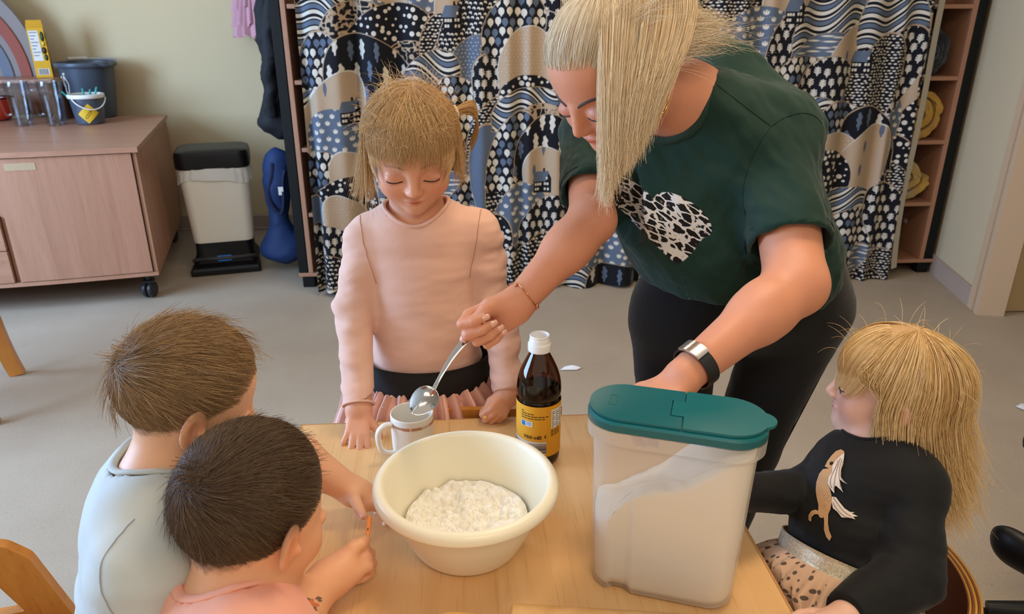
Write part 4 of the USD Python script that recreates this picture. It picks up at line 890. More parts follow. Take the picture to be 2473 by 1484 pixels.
# ---- chairs round the table
c1 = kid_chair("wooden_chair", "beech children's chair behind the girl in the pale pink top", (.02, 1.56, 0), 176, .42, .715)
def scaled(path, k):
    for op in UsdGeom.Xformable(stage.GetPrimAtPath(path)).GetOrderedXformOps(): pass
    UsdGeom.Xformable(stage.GetPrimAtPath(path)).AddScaleOp().Set(Gf.Vec3f(k, k, k))
c2 = kid_chair("wooden_chair", "varnished wooden chair at the left edge in front of the sideboard", (-2.218, 2.752, 0), -73, .36, .62)
scaled(c2, 1.38)
def tub_chair(name, label, loc, rz, rad=.185, seat_h=.37, top=.60, low=.42, sweep=105, slant=.0):
    """moulded plywood chair with a back that wraps round the sitter; faces -y in its own frame"""
    M, loc = euler(0, 0, rz), np.array(loc, float); T = lambda m: fit(m, M, loc)
    t = thing(name, label, "chair", loc)
    def wall(r0, r1):
        def fn(u, w):
            a = np.radians(90 + sweep*(2*u-1)); e = np.abs(2*u-1)
            zt = top - (top-low)*np.clip((e-.45)/.55, 0, 1)**1.5; z = seat_h-.02+(zt-seat_h+.02)*w; r = r0+(r1-r0)*w
            return np.stack([r*np.cos(a), r*np.sin(a)*1.02, z], 1)
        return grid(60, 12, fn)
    v, f = thick(wall(rad, rad+.045), -.014)
    part(t, "backrest", T((v, f)), pb("ply_face", (112, 62, 24), .4, vary=(10, (92, 48, 18))), 40)
    def rim(r, dz):
        pts = []
        for u in np.linspace(0, 1, 60):
            a = math.radians(90+sweep*(2*u-1)); e = abs(2*u-1); zt = top-(top-low)*max(0, (e-.45)/.55)**1.5
            pts.append((r*math.cos(a), r*math.sin(a)*1.02, zt+dz))
        return pts
    for k, (dr, c) in enumerate(((-.0115, (196, 142, 62)), (-.0075, (120, 72, 26)), (-.0035, (206, 152, 70)), (.0005, (116, 70, 26)), (.004, (196, 140, 60)))):
        part(t, "ply_layer", T(tube(rim(rad+.052+dr-.0055+.0, .0008), .0024, 6)), pb("ply_layer_%d" % (k % 2 + 2*(k == 2)), c, .4), 60)
    sv = fit(lathe(soft([(0, 0), (rad-.01, 0), (rad-.002, .006), (rad-.004, .014), (0, .012)], 1), 48), np.eye(3), (0, 0, seat_h-.016))
    part(t, "seat", T(sv), M_pine, 40)
    for sx in (-1, 1):
        for sy in (-1, 1):
            part(t, "leg", T(tube([(sx*.15, sy*.15, 0), (sx*.12, sy*.12, seat_h-.0165)], [.014, .017], 12)), M_pine)
    return t
c3 = tub_chair("tub_chair", "moulded plywood chair that the girl in the black top sits on", (.575, .955, 0), -88, rad=.19, seat_h=.44, top=.64, low=.56, sweep=72)
cb4 = PZ(12, 1335, .70)
def back_chair():
    """the plywood chair whose rounded back comes into the picture at the lower left corner"""
    t = thing("plywood_chair", "varnished plywood chair back in the lower left corner", "chair", (cb4[0]-.05, cb4[1]-.02, 0))
    a = cb4; 
    dirv = PZ(118, 1484, .52)-cb4
    M = euler(0, 0, 12)
    out = sg.box(-.17, .0, .17, .38).buffer(.0)
    pl = sg.Polygon([(-.20, -.30), (-.155, -.04), (-.13, .0), (.10, .0), (.13, -.04), (.175, -.30)]).buffer(-.03).buffer(.03, quad_segs=8)
    hole = sg.Polygon([(-.10, -.16), (-.07, -.05), (.055, -.05), (.085, -.16)]).buffer(.004)
    def place(m, dy=0):
        v, f = m
        v = np.stack([v[:, 0], v[:, 2]+dy+.10*(v[:, 1]/.3)*-.6, v[:, 1]], 1)
        return v @ M.T + [cb4[0]-.112, cb4[1], .705], f
    part(t, "backrest", place(prism(pl.difference(hole), -.010, .010)), M_pine, 30)
    z0 = .42
    part(t, "seat", fit(rbox(-.17, .17, -.36, .0, z0-.014, z0, .006, 12), M, (cb4[0]-.112, cb4[1]+.04, 0)), M_pine, 40)
    for sx in (-.15, .15):
        part(t, "leg", fit(bar((sx, .02, .0), (sx, .03, .46), .028, .04, (1, 0, 0)), M, (cb4[0]-.112, cb4[1]+.04, 0)), M_pine)
        part(t, "leg", fit(bar((sx, -.33, .0), (sx, -.31, z0-.0145), .028, .04, (1, 0, 0)), M, (cb4[0]-.112, cb4[1]+.04, 0)), M_pine)
back_chair()
# black swivel chair at the right edge
sw = PZ(2560, 1480, 0)
oc = thing("office_chair", "black swivel chair cut off by the lower right edge", "chair", (sw[0], sw[1], 0))
tip = PZ(2378, 1466, .07); hub = tip+np.array([.30, -.10, 0])
for k in range(5):
    a = math.atan2(tip[1]-hub[1], tip[0]-hub[0])+k*2*math.pi/5
    d = np.array([math.cos(a), math.sin(a), 0]); e = hub+d*.31
    part(oc, "base_arm", tube([[*hub[:2], .10], [*(hub+d*.2)[:2], .085], [*e[:2], .068]], [.030, .024, .018], 12), M_black, 50)
    part(oc, "castor", fit(lathe(soft([(0, -.022), (.024, -.022), (.026, -.016), (.026, .016), (.024, .022), (0, .022)], 1), 20), frame([-d[1], d[0], 0], (0, 0, 1)), (*e[:2], .0265)), M_black, 40)
part(oc, "column", tube([[*hub[:2], .10], [*hub[:2], .46]], .026, 16), M_black)
part(oc, "seat", rbox(hub[0]-.23, hub[0]+.23, hub[1]-.23, hub[1]+.23, .46, .53, .03, 16), pb("office_fabric", (20, 20, 22), .85), 50)
ar = PZ(2462, 1360, .62)
part(oc, "backrest", fit(rbox(-.2, .2, -.03, .03, .56, 1.0, .028, 16), np.eye(3), (hub[0]+.05, hub[1]-.24, 0)), pb("office_fabric", (20, 20, 22), .85), 50)
part(oc, "armrest", lump([(ar[0]+.005, ar[1]+.07, .63), (ar[0]+.0, ar[1]+.05, .63), (ar[0]+.015, ar[1], .63), (ar[0]+.05, ar[1]-.12, .63), (ar[0]+.06, ar[1]-.16, .63)], [.01, .028, .034, .030, .012], flat=.6, amp=.0), M_black, 50)
part(oc, "arm_post", tube([(ar[0]+.06, ar[1]-.02, .62), (hub[0]-.16, hub[1]+.02, .47)], .014, 10), M_black)
# ================================================================ people: one signed-distance surface for each body
def nrm(v): v = np.asarray(v, float); return v/np.linalg.norm(v)
class Blob:
    """op '+' or '-', smooth k, bounding box, f(points)"""
    def __init__(s, f, lo, hi, k=.0, op='+'): s.f, s.lo, s.hi, s.k, s.op = f, np.asarray(lo, float), np.asarray(hi, float), k, op
def sph(c, r, k=.0, op='+'):
    c = np.asarray(c, float); return Blob(lambda p: np.sqrt(((p-c)**2).sum(1))-r, c-r, c+r, k, op)
def cap(a, b, ra, rb=None, k=.0, op='+', flat=None):
    """tapered capsule; flat = (axis, factor) squeezes it along an axis"""
    rb = ra if rb is None else rb; a, b = np.asarray(a, float), np.asarray(b, float); d = b-a; L = max(d@d, 1e-12)
    def f(p):
        q = p-a; t = np.clip(q@d/L, 0, 1); e = q-t[:, None]*d
        if flat is not None:
            n, s = flat; h = e@n; e = e+np.outer(h*(1/s-1), n); dist = np.sqrt((e**2).sum(1))
            return (dist-(ra+(rb-ra)*t))*min(1, s**.5)
        return np.sqrt((e**2).sum(1))-(ra+(rb-ra)*t)
    return Blob(f, np.minimum(a-ra, b-rb), np.maximum(a+ra, b+rb), k, op)
def ell3(c, r, M=None, k=.0, op='+'):
    c, r = np.asarray(c, float), np.asarray(r, float); M = np.eye(3) if M is None else np.asarray(M, float)
    def f(p):
        q = (p-c)@M; k0 = np.sqrt(((q/r)**2).sum(1)); k1 = np.sqrt(((q/r**2)**2).sum(1)); return k0*(k0-1)/np.maximum(k1, 1e-9)
    e = np.sqrt(((M*r)**2).sum(1)); return Blob(f, c-e, c+e, k, op)
def half(n, d, lo, hi, k=0., op='-'):
    """the side of a plane where n.p > d"""
    n = nrm(n); return Blob(lambda p: d-p@n, lo, hi, k, op)
def group(bl, k=.0, op='+'):
    lo, hi = np.min([b.lo for b in bl], 0), np.max([b.hi for b in bl], 0)
    return Blob(lambda p: field(bl, p), lo, hi, k, op)
def cutend(c, d, R, L=.13):
    """opens a sleeve: everything past the plane through c, within R of the axis"""
    c, d = np.asarray(c, float), nrm(d)
    return Blob(lambda p: np.maximum(np.maximum(-((p-c)@d), (p-c)@d-L), np.linalg.norm(p-c-np.outer((p-c)@d, d), axis=1)-R), c-R-L*.5, c+R+L, .003, '-')
def smin(a, b, k):
    if k <= 0: return np.minimum(a, b)
    h = np.clip(.5+.5*(b-a)/k, 0, 1); return b+(a-b)*h-k*h*(1-h)
BIG = .08
def field(bl, p):
    f = np.full(len(p), BIG); lo, hi = p.min(0), p.max(0)
    for b in bl:
        m = b.k+.055
        if (b.lo-m > hi).any() or (b.hi+m < lo).any(): continue
        g = b.f(p)
        f = smin(f, g, b.k) if b.op == '+' else -smin(-f, g, b.k)
    return f
def surface(bl, h, B=14):
    """sparse surface nets: (vertices, triangles)"""
    lo = np.min([b.lo for b in bl if b.op == '+'], 0)-.02; hi = np.max([b.hi for b in bl if b.op == '+'], 0)+.02
    n = np.ceil((hi-lo)/(h*B)).astype(int)
    ijk = np.stack(np.meshgrid(*[np.arange(k) for k in n], indexing="ij"), -1).reshape(-1, 3)
    plus = [b for b in bl if b.op == '+']
    keep = np.zeros(len(ijk), bool); c0 = lo+ijk*h*B; c1 = c0+h*B
    for b in plus: keep |= ((b.lo-b.k-h < c1) & (b.hi+b.k+h > c0)).all(1)
    ijk = ijk[keep]
    cen = lo+(ijk+.5)*h*B
    fc = np.concatenate([field(bl, cen[i:i+1]) for i in range(len(cen))])
    ijk = ijk[np.abs(fc) < h*B*.87*1.35+.012]
    N = n*B+3
    g = np.arange(B+1); gx = np.stack(np.meshgrid(g, g, g, indexing="ij"), -1).reshape(-1, 3)
    cid, cpos, quads = [], [], []
    key = lambda q: (q[..., 0]*N[1]+q[..., 1])*N[2]+q[..., 2]
    for o in ijk*B:
        F3 = field(bl, lo+(gx+o)*h).reshape(B+1, B+1, B+1); s = F3 < 0
        if s.all() or not s.any(): continue
        acc = np.zeros((B, B, B, 3)); cnt = np.zeros((B, B, B))
        for ax in range(3):
            a = [slice(None)]*3; b = [slice(None)]*3; a[ax] = slice(0, B); b[ax] = slice(1, B+1)
            fa, fb = F3[tuple(a)], F3[tuple(b)]; x = (fa < 0) != (fb < 0)
            t = np.where(x, fa/np.where(x, fa-fb, 1), 0)
            o1, o2 = [k for k in range(3) if k != ax]
            for d1 in (0, 1):
                for d2 in (0, 1):
                    sl = [None]*3; sl[ax] = slice(0, B); sl[o1] = slice(d1, B+d1); sl[o2] = slice(d2, B+d2)
                    xx, tt = x[tuple(sl)], t[tuple(sl)]; cnt += xx
                    acc[..., ax] += tt*xx; acc[..., o1] += d1*xx; acc[..., o2] += d2*xx
            e = np.argwhere(x)
            # edges whose corner lies on this block's upper faces belong to the next block
            e = e[(e[:, o1] < B) & (e[:, o2] < B)]
            if len(e):
                fl = s[tuple(e.T)]; E = e+o; u1, u2 = np.zeros(3, int), np.zeros(3, int); u1[o1] = 1; u2[o2] = 1
                q = np.stack([key(E-u1-u2), key(E-u2), key(E), key(E-u1)], 1)
                if ax == 1: fl = ~fl
                q[~fl] = q[~fl][:, ::-1]; quads.append(q)
        m = cnt > 0; c = np.argwhere(m); cid.append(key(c+o)); cpos.append(lo+(o+c+acc[m]/cnt[m][:, None])*h)
    cid = np.concatenate(cid); cpos = np.vstack(cpos); od = np.argsort(cid); cid, cpos = cid[od], cpos[od]
    q = np.vstack(quads); ix = np.searchsorted(cid, q); ix = np.minimum(ix, len(cid)-1); ok = (cid[ix] == q).all(1)
    q = ix[ok]
    return cpos, np.vstack([q[:, [0, 1, 2]], q[:, [0, 2, 3]]])
def relax(mesh, it=2, lam=.5):
    """Taubin smoothing"""
    from scipy.sparse import coo_matrix
    v, f = mesh; n = len(v); i = np.r_[f[:, 0], f[:, 1], f[:, 2]]; j = np.r_[f[:, 1], f[:, 2], f[:, 0]]
    A = coo_matrix((np.ones(2*len(i)), (np.r_[i, j], np.r_[j, i])), (n, n)).tocsr(); A.data[:] = 1
    w = np.maximum(np.asarray(A.sum(1)).ravel(), 1)[:, None]; v = v.copy()
    for k in range(it*2): v = v+(lam if k % 2 == 0 else -.52)*(A@v/w-v)
    return v, f
def gradn(bl, p, e=.0015):
    g = np.stack([field_at(bl, p+np.eye(3)[k]*e)-field_at(bl, p-np.eye(3)[k]*e) for k in range(3)], 1)
    return g/np.maximum(np.linalg.norm(g, axis=1, keepdims=True), 1e-9)
def field_at(bl, p):
    f = np.full(len(p), BIG)
    for b in bl:
        g = b.f(p); f = smin(f, g, b.k) if b.op == '+' else -smin(-f, g, b.k)
    return f

# ---------------------------------------------------------------- heads
class Head:
    """o: centre, M columns: right (the person's own), forward, up; s: chin-to-crown height"""
    def __init__(s, o, fwd, size, roll=0., child=True, rad=None, cc=None):
        f = nrm(fwd); u = np.array([0, 0, 1.0]); u = nrm(u-f*(u@f)); r = np.cross(f, u)
        if roll: c, q = math.cos(roll), math.sin(roll); r, u = r*c+u*q, u*c-r*q
        s.o, s.M, s.s, s.child = np.asarray(o, float), np.stack([r, f, u], 1), size, child
        s.rad = np.array([.378, .455, .375]) if child else np.array([.345, .430, .37]); s.cc = np.array([0, -.05, .125])
        if rad is not None: s.rad, s.cc = np.array(rad), np.array(cc)
    def w(s, p): return s.o+(np.asarray(p, float)*s.s)@s.M.T
    def l(s, p): return (np.asarray(p, float)-s.o)@s.M/s.s
    def blobs(s, neck_to, neck_r=.235, neck_r2=None):
        S, w, M = s.s, s.w, s.M
        E = lambda c, r, k=.03, op='+', rot=None: ell3(w(c), np.array(r)*S, M if rot is None else M@rot, k*S, op)
        cx, cy = s.rad[0], s.rad[1]
        a = 1.0 if s.child else .94
        b = [E(s.cc, s.rad),
             E((0, .10, -.17), (.295*a, .275, .31), .12), E((0, .19, -.37), (.165*a, .165, .115), .10),
             E((.165*a, .215, -.215), (.125, .125, .125), .09), E((-.165*a, .215, -.215), (.125, .125, .125), .09),
             E((0, .315, -.425), (.07, .05, .055), .07),
             E((.155*a, .425, -.07), (.085, .07, .055), .07, '-'), E((-.155*a, .425, -.07), (.085, .07, .055), .07, '-'),
             E((.155*a, .325, -.078), (.078, .055, .05), .025), E((-.155*a, .325, -.078), (.078, .055, .05), .025),
             cap(w((0, .365, -.03)), w((0, .43, -.175)), .036*S, .043*S, .05*S), E((.042, .395, -.193), (.034, .04, .028), .03), E((-.042, .395, -.193), (.034, .04, .028), .03),
             E((.022, .415, -.222), (.015, .02, .012), .012, '-'), E((-.022, .415, -.222), (.015, .02, .012), .012, '-'),
             E((0, .355, -.292), (.088, .042, .019), .018), E((0, .350, -.322), (.07, .042, .022), .012),
             cap(w((0, -.07, -.18)), neck_to, neck_r*S, (neck_r2 or neck_r*1.05)*S, .10*S)]
        for sx in (-1, 1):
            ry = euler(0, sx*8, 0)@euler(0, 0, sx*28)
            b.append(group([E((sx*.39*a, -.03, -.10), (.030, .092, .142), 0, '+', ry), E((sx*.445*a, -.012, -.085), (.042, .055, .092), .015, '-', ry), E((sx*.385*a, .03, -.13), (.03, .025, .03), .02)], .018*S))
        return b
    def scalp_mask(s, p, front=.30, side=-.12, nape=-.36, temple=.18):
        """>0 on the hairy part: local coordinates in, height above the hairline out"""
        x, y, z = p.T
        line = np.interp(y, [-.6, -.42, -.10, .02, temple, .30, .42], [nape, nape, side-.08, side, .08, front, front+.03])
        return z-line
LIP, BLUSH = (206, 122, 106), (226, 142, 116)
def skin_colour(v, base_c, heads=(), hair=None, spots=(), nails=(), mask_kw=None):
    c = np.tile(np.array(lin(base_c)), (len(v), 1))
    def mix(col, a): c[:] = c*(1-a[:, None])+np.array(lin(col))*a[:, None]
    n = meshkit.fbm(v*45, 3, 3); c *= (.95+.1*n)[:, None]
    for H in heads:
        p = H.l(v); g = lambda q, r: np.exp(-(((p-np.array(q))/np.array(r))**2).sum(1)*1.6)
        dull = lambda k: tuple(np.array(base_c)*np.array(k))
        for sx in (-1, 1):
            mix(dull((1.0, .84, .80)), .55*g((sx*.19, .29, -.21), (.13, .2, .12)))
            mix(dull((1.0, .80, .74)), .6*g((sx*.42, -.02, -.10), (.09, .12, .15)))
            mix(dull((.86, .70, .66)), .5*g((sx*.155, .37, -.045), (.10, .09, .05)))
        mix(dull((1.0, .86, .82)), .4*g((0, .43, -.18), (.08, .1, .08)))
        mix(dull((.93, .66, .62)), .85*np.clip(1.6*g((0, .38, -.305), (.082, .08, .033))-.35, 0, 1))
        mix(dull((.58, .30, .27)), np.clip(1.5*g((0, .385, -.3065), (.085, .06, .006))-.3, 0, 1)*.8)
        if hair is not None:
            kw = mask_kw or {}
            m = H.scalp_mask(p, **kw)+.05*(meshkit.noise(v*160, 2)-.5)
            near = (np.abs((p-H.cc)/H.rad)**2).sum(1) < 1.6
            ear = np.maximum(g((.42, -.03, -.10), (.08, .10, .13)), g((-.42, -.03, -.10), (.08, .10, .13)))
            mix(hair, np.clip(m/.07, 0, 1)*near*np.clip(1.2-2.4*ear, 0, 1)*.92)
    for q, r, col, st in list(spots)+list(nails):
        d = np.linalg.norm(v-np.asarray(q), axis=1)/r; mix(col, st*np.clip((1-d)/.25, 0, 1))
    return c
def attr_mat(name, rough=.5, sss=0., bump=None, **kw):
    if name in mats: return mats[name]
    nodes = {"a": ("attribute", {"attribute": "tint"}), "p": ("principled_bsdf", {"roughness": rough, **kw})}; links = [("a.color", "p.base_color")]
    if sss: nodes["p"][1].update(subsurface_weight=sss, subsurface_radius=(1.0, .35, .2), subsurface_scale=.006)
    if bump:
        nodes["tc"] = ("texture_coordinate", {}); nodes["n"] = ("noise_texture", {"scale": bump[0], "detail": 2.0}); nodes["b"] = ("bump", {"strength": bump[1], "distance": .001})
        links += [("tc.object", "n.vector"), ("n.fac", "b.height"), ("b.normal", "p.normal")]
    mats[name] = usdkit.material(stage, LK + name, nodes, links, surface="p.BSDF"); return mats[name]
M_skin = attr_mat("skin", .48, .12, bump=(420, .12), specular_ior_level=.35)

def stick(bl, pts, lift=.0006):
    """lays points on a body's surface"""
    p = np.array(pts, float)
    for _ in range(8): p = p-gradn(bl, p)*(field_at(bl, p)-lift)[:, None]
    return p

# ---------------------------------------------------------------- hands
def hand(wrist, y, z, L, thumb_side, curl, spread=(7, 2, -3, -9), thumb=None, fat=1.0, arm_r=None, k_palm=.055, thumb_pts=None):
    """y: towards the knuckles, z: out of the back of the hand, thumb_side: +1/-1 = the thumb lies along +-(y x z). Returns blobs, finger tips [(tip, direction, nail side)], frame"""
    y = nrm(y); z = nrm(np.asarray(z, float)-y*(np.asarray(z, float)@y)); x = np.cross(y, z)*thumb_side
    W = lambda p: np.asarray(wrist, float)+L*(p[0]*x+p[1]*y+p[2]*z)
    base_ = [(.150, .50), (.052, .525), (-.048, .50), (-.138, .455)]; lens = [(.225, .135, .105), (.245, .155, .11), (.225, .145, .11), (.175, .105, .095)]
    palm = []
    for i, (bx, by) in enumerate(base_):
        palm.append(cap(W((bx*.55, .03, -.01)), W((bx, by-.03, -.012)), .078*L*fat, (.066-.004*i)*L*fat, k_palm*L))
    palm.append(cap(W((.09, .10, -.05)), W((.17, .26, -.06)), .075*L*fat, .060*L*fat, .06*L))
    palm.append(cap(W((-.10, .08, -.04)), W((-.12, .26, -.035)), .065*L*fat, .055*L*fat, .06*L))
    parts, tips = [group(palm)], []
    for i, ((bx, by), ln, cu) in enumerate(zip(base_, lens, curl)):
        a = math.radians(spread[i]); fx = x*math.sin(a)+y*math.cos(a)
        p = W((bx, by-.03, -.008)); th = 0; r = (.058, .060, .057, .050)[i]*L*fat; bl = []
        for j in range(3):
            th += math.radians(cu[j]); d = fx*math.cos(th)-z*math.sin(th)
            q = p+d*ln[j]*L; r2 = r*(.90 if j < 2 else .80)
            bl.append(cap(p, q, r, r2, .006*L)); p, r = q, r2
        parts.append(group(bl, .016*L)); up = nrm(np.cross(np.cross(d, z*math.cos(th)+fx*math.sin(th)), d))
        tips.append((p, d, up, r))
    if thumb_pts is None: thumb_pts = [(.14, .16, -.05), (.27, .30, -.07), (.34, .45, -.09), (.36, .57, -.10)]
    tp = [W(q) if isinstance(q, tuple) else np.asarray(q, float) for q in thumb_pts]
    tr = [.080, .068, .060, .048]
    parts.append(group([cap(tp[i], tp[i+1], tr[i]*L*fat, tr[i+1]*L*fat, .02*L) for i in range(3)], .045*L))
    d = nrm(tp[3]-tp[2]); tips.append((tp[3], d, None, tr[3]*L*fat))
    return parts, tips, (x, y, z, W)
def nail_mesh(tip, d, up, r, k=1.0):
    """a nail plate lying on the finger's end"""
    up = nrm(up-d*(up@d)); s = np.cross(d, up)
    def fn(u, w):
        a = (u-.5)*1.9; l = (w-.5)
        rr_ = r*1.03*(1-.10*(np.abs(l)*2)**4)
        return tip+np.outer(rr_*np.sin(a)*.85*(1-.35*np.clip(w-.6, 0, 1)**2), s)+np.outer(rr_*np.cos(a)+.0004, up)+np.outer(l*r*2.0*k+r*.25, d)
    return thick(grid(8, 8, fn), .0004)
def nails(parent, tips, mat_or_list, ups=None, label=None):
    for i, (t, d, u, r) in enumerate(tips):
        if u is None: u = ups
        if u is None: continue
        m = mat_or_list[i] if isinstance(mat_or_list, (list, tuple)) else mat_or_list
        if m is None: continue
        part(parent, "fingernail", nail_mesh(t, d, np.asarray(u, float), r), m, 60, label=label)
M_nail = pb("nail_bare", (226, 164, 146), .3)

# ---------------------------------------------------------------- cloth wrinkles and hair
def wrinkle(mesh, amp, freq, axis=None, seed=0, stretch=4.0, fold=None):
    v, f = mesh; n = trimesh.Trimesh(v, f, process=False).vertex_normals
    p = v.copy()
    if axis is not None:
        a = nrm(axis); h = p@a; p = (p-np.outer(h, a))/stretch+np.outer(h, a)
    d = meshkit.fbm(p*freq, 3, seed)-.5
    d = np.sign(d)*np.abs(d*2)**1.0*.5
    if fold is not None: d = d*fold(v)
    return v+n*(d*2*amp)[:, None], f
def curves(parent, name, pts, w0, w1, mat, tint=None, label=None):
    """pts (n, m, 3): hair strands, tapered"""
    path = fresh(parent, name); n, m, _ = pts.shape
    top = "/".join(parent.split("/")[:3])
    c = UsdGeom.BasisCurves.Define(stage, path); c.CreateTypeAttr("linear")
    c.CreateCurveVertexCountsAttr(Vt.IntArray.FromNumpy(np.full(n, m, np.int32)))
    c.CreatePointsAttr(Vt.Vec3fArray.FromNumpy((pts-base.get(top, 0)).reshape(-1, 3).astype(np.float32)))
    t = np.linspace(0, 1, m); w = (w0*(1-t**2)+w1*t**2)
    c.CreateWidthsAttr(Vt.FloatArray.FromNumpy(np.tile(w, n).astype(np.float32))); c.SetWidthsInterpolation("vertex")
    if tint is not None:
        pv = UsdGeom.PrimvarsAPI(c).CreatePrimvar("tint", Sdf.ValueTypeNames.Color3fArray, "vertex")
        pv.Set(Vt.Vec3fArray.FromNumpy(np.repeat(tint, m, 0).astype(np.float32)))
    UsdShade.MaterialBindingAPI.Apply(c.GetPrim()).Bind(mat); tag(c.GetPrim(), label); return path
M_hair = attr_mat("hair", .5, specular_ior_level=.35)
def tones(n, cols, seed):
    r = np.random.RandomState(seed); i = r.randint(0, len(cols), n); c = np.array([lin(q) for q in cols])[i]
    return (.55*c+.45*c.mean(0))*r.uniform(.86, 1.14, (n, 1))
def roots(H, n, seed, mask, lift=0.0, keep=None):
    """points on the scalp (local coordinates) where mask > 0"""
    r = np.random.RandomState(seed); out = []
    while sum(map(len, out)) < n:
        d = r.normal(size=(6000, 3)); d /= np.linalg.norm(d, axis=1, keepdims=True)
        p = H.cc+d*H.rad*(1+lift); k = mask(p) > 0
        if keep is not None: k &= keep(p)
        out.append(p[k])
    return np.vstack(out)[:n]
def push(H, p, lift):
    """moves points out to at least the scalp ellipsoid grown by lift"""
    q = (p-H.cc)/(H.rad*(1+lift[:, None] if np.ndim(lift) else 1+lift)); d = np.linalg.norm(q, axis=1, keepdims=True)
    return np.where(d < 1, H.cc+(p-H.cc)/np.maximum(d, 1e-6), p)
def comb(H, p, dirf, length, m, lift0, lift1, seed, jitter=.15, grav=0.0, gdir=None, hug=True):
    """walks strands over the scalp: dirf(points, t) in local coordinates"""
    r = np.random.RandomState(seed); n = len(p); L = np.broadcast_to(length, (n,)); out = [p.copy()]
    jit = r.normal(size=(n, 3))*jitter*.45+(np.stack([meshkit.noise(p*11+k*7.7, seed+k) for k in range(3)], 1)-.5)*jitter*3.4; lf = r.uniform(.6, 1.25, n); vel = None
    for i in range(m-1):
        t = i/(m-1); d = dirf(p, t)+jit*(.5+t)
        nn = (p-H.cc)/H.rad**2; nn /= np.linalg.norm(nn, axis=1, keepdims=True)
        if hug: d = d-nn*np.minimum((d*nn).sum(1), 0)[:, None]
        d /= np.maximum(np.linalg.norm(d, axis=1, keepdims=True), 1e-6)
        if gdir is not None and grav > 0:
            d = d*(1-grav*t)+gdir*grav*t; d /= np.linalg.norm(d, axis=1, keepdims=True)
        p = p+d*(L/(m-1))[:, None]
        lift = (lift0+(lift1-lift0)*(t+1/(m-1)))*lf
        if hug: # stay near the skin
            q = (p-H.cc)/H.rad; k = np.linalg.norm(q, axis=1); tgt = 1+lift
            p = H.cc+(p-H.cc)*(tgt/k)[:, None]
        else: p = push(H, p, lift)
        out.append(p.copy())
    return np.stack(out, 1)
def off_face(s, gap=.014, y0=.405, hw=.40, top=.14):
    """keeps a fringe in front of the forehead"""
    x, y, z = s[..., 0], s[..., 1], s[..., 2]
    f = y0*np.sqrt(np.clip(1-(x/hw)**2, 0, 1))+gap; k = np.clip((top-z)/.06, 0, 1)*(f > .2)
    s = s.copy(); s[..., 1] = np.where(y < f, y+(f-y)*k, y); return s
def to_world(H, s): return H.o+(s*H.s)@H.M.T
# ================================================================ the five people
def ring_on(bl, c, axis, rad, n=64, reach=.16, e=(1, 1), ref=(1, 0, 0)):
    """a closed line on a garment's surface: where a tube of radius rad round the axis meets it"""
    M = frame(axis, ref); th = np.linspace(0, 2*np.pi, n, endpoint=False)
    q = np.asarray(c, float)+np.outer(rad*e[0]*np.cos(th), M[:, 0])+np.outer(rad*e[1]*np.sin(th), M[:, 1])
    a = q+reach*M[:, 2]; s = np.linspace(0, 1, 120); out = a.copy(); hit = np.zeros(n, bool)
    for t in s:
        p = a-M[:, 2]*(t*2*reach); f = field_at(bl, p); new = (f < 0) & ~hit; out[new] = p[new]; hit |= new
    out[~hit] = q[~hit]
    for _ in range(2): out = .5*out+.25*np.roll(out, 1, 0)+.25*np.roll(out, -1, 0)
    return out
def cast(mesh, uv):
    """where the sight lines through photo points meet a surface, with its normal there"""
    tm = trimesh.Trimesh(*mesh, process=False); d = np.array([ray(*q) for q in uv]); d /= np.linalg.norm(d, axis=1, keepdims=True)
    loc, ri, ti = tm.ray.intersects_location(np.tile(EYE, (len(d), 1)), d, multiple_hits=False)
    P_ = np.full((len(d), 3), np.nan); N_ = P_.copy(); P_[ri] = loc; N_[ri] = tm.vertex_normals[tm.faces[ti]].mean(1); return P_, N_
def decal(mesh, poly_px, lift=.0012, cell=7.0):
    """a thin patch sewn on a garment; its outline given as it shows in the photograph"""
    poly = poly_px if hasattr(poly_px, "area") else sg.Polygon(poly_px)
    poly = poly.buffer(0); x0, y0, x1, y1 = poly.bounds; V, Fc = [], []
    for x in np.arange(x0, x1, cell):
        for y in np.arange(y0, y1, cell):
            g = poly.intersection(sg.box(x, y, x+cell, y+cell))
            for q in getattr(g, "geoms", [g]):
                if q.geom_type != "Polygon" or q.area < .02: continue
                v, f = trimesh.creation.triangulate_polygon(q, engine="earcut"); Fc.append(np.asarray(f)+sum(map(len, V))); V.append(np.asarray(v))
    V, Fc = np.vstack(V), np.vstack(Fc); p, n = cast(mesh, V); ok = ~np.isnan(p[:, 0]); n[~ok] = 0; p[~ok] = 0
    Fc = Fc[ok[Fc].all(1)]; p = p+n*lift
    d = np.cross(p[Fc[:, 1]]-p[Fc[:, 0]], p[Fc[:, 2]]-p[Fc[:, 0]]); fl = (d*n[Fc[:, 0]]).sum(1) < 0; Fc[fl] = Fc[fl][:, ::-1]
    used_, inv = np.unique(Fc, return_inverse=True); return p[used_], inv.reshape(-1, 3)
def lerp(a, b, t): return np.asarray(a)*(1-t)+np.asarray(b)*t
def body_mesh(bl, h, it=2): return relax(surface(bl, h), it)
def cloth_mat(name, col, rough=.85, bump=(700, .15), **kw): return pb(name, col, rough, bump=bump, sheen_weight=.12, **kw)
def seam(parent, mesh, pts, r=.0011, mat=None, name="seam"):
    v, f = mesh; n = trimesh.Trimesh(v, f, process=False).vertex_normals; t = cKDTree(v); pts = spline(pts, 36)
    for _ in range(2):
        d, i = t.query(pts, 8); w = 1/(d+.001); w /= w.sum(1, keepdims=True); pts = (v[i]*w[..., None]).sum(1); nn = (n[i]*w[..., None]).sum(1)
        pts[1:-1] = .5*pts[1:-1]+.25*pts[:-2]+.25*pts[2:]
    return part(parent, name, tube(pts+nn*.0004, r, 6), mat, 60)

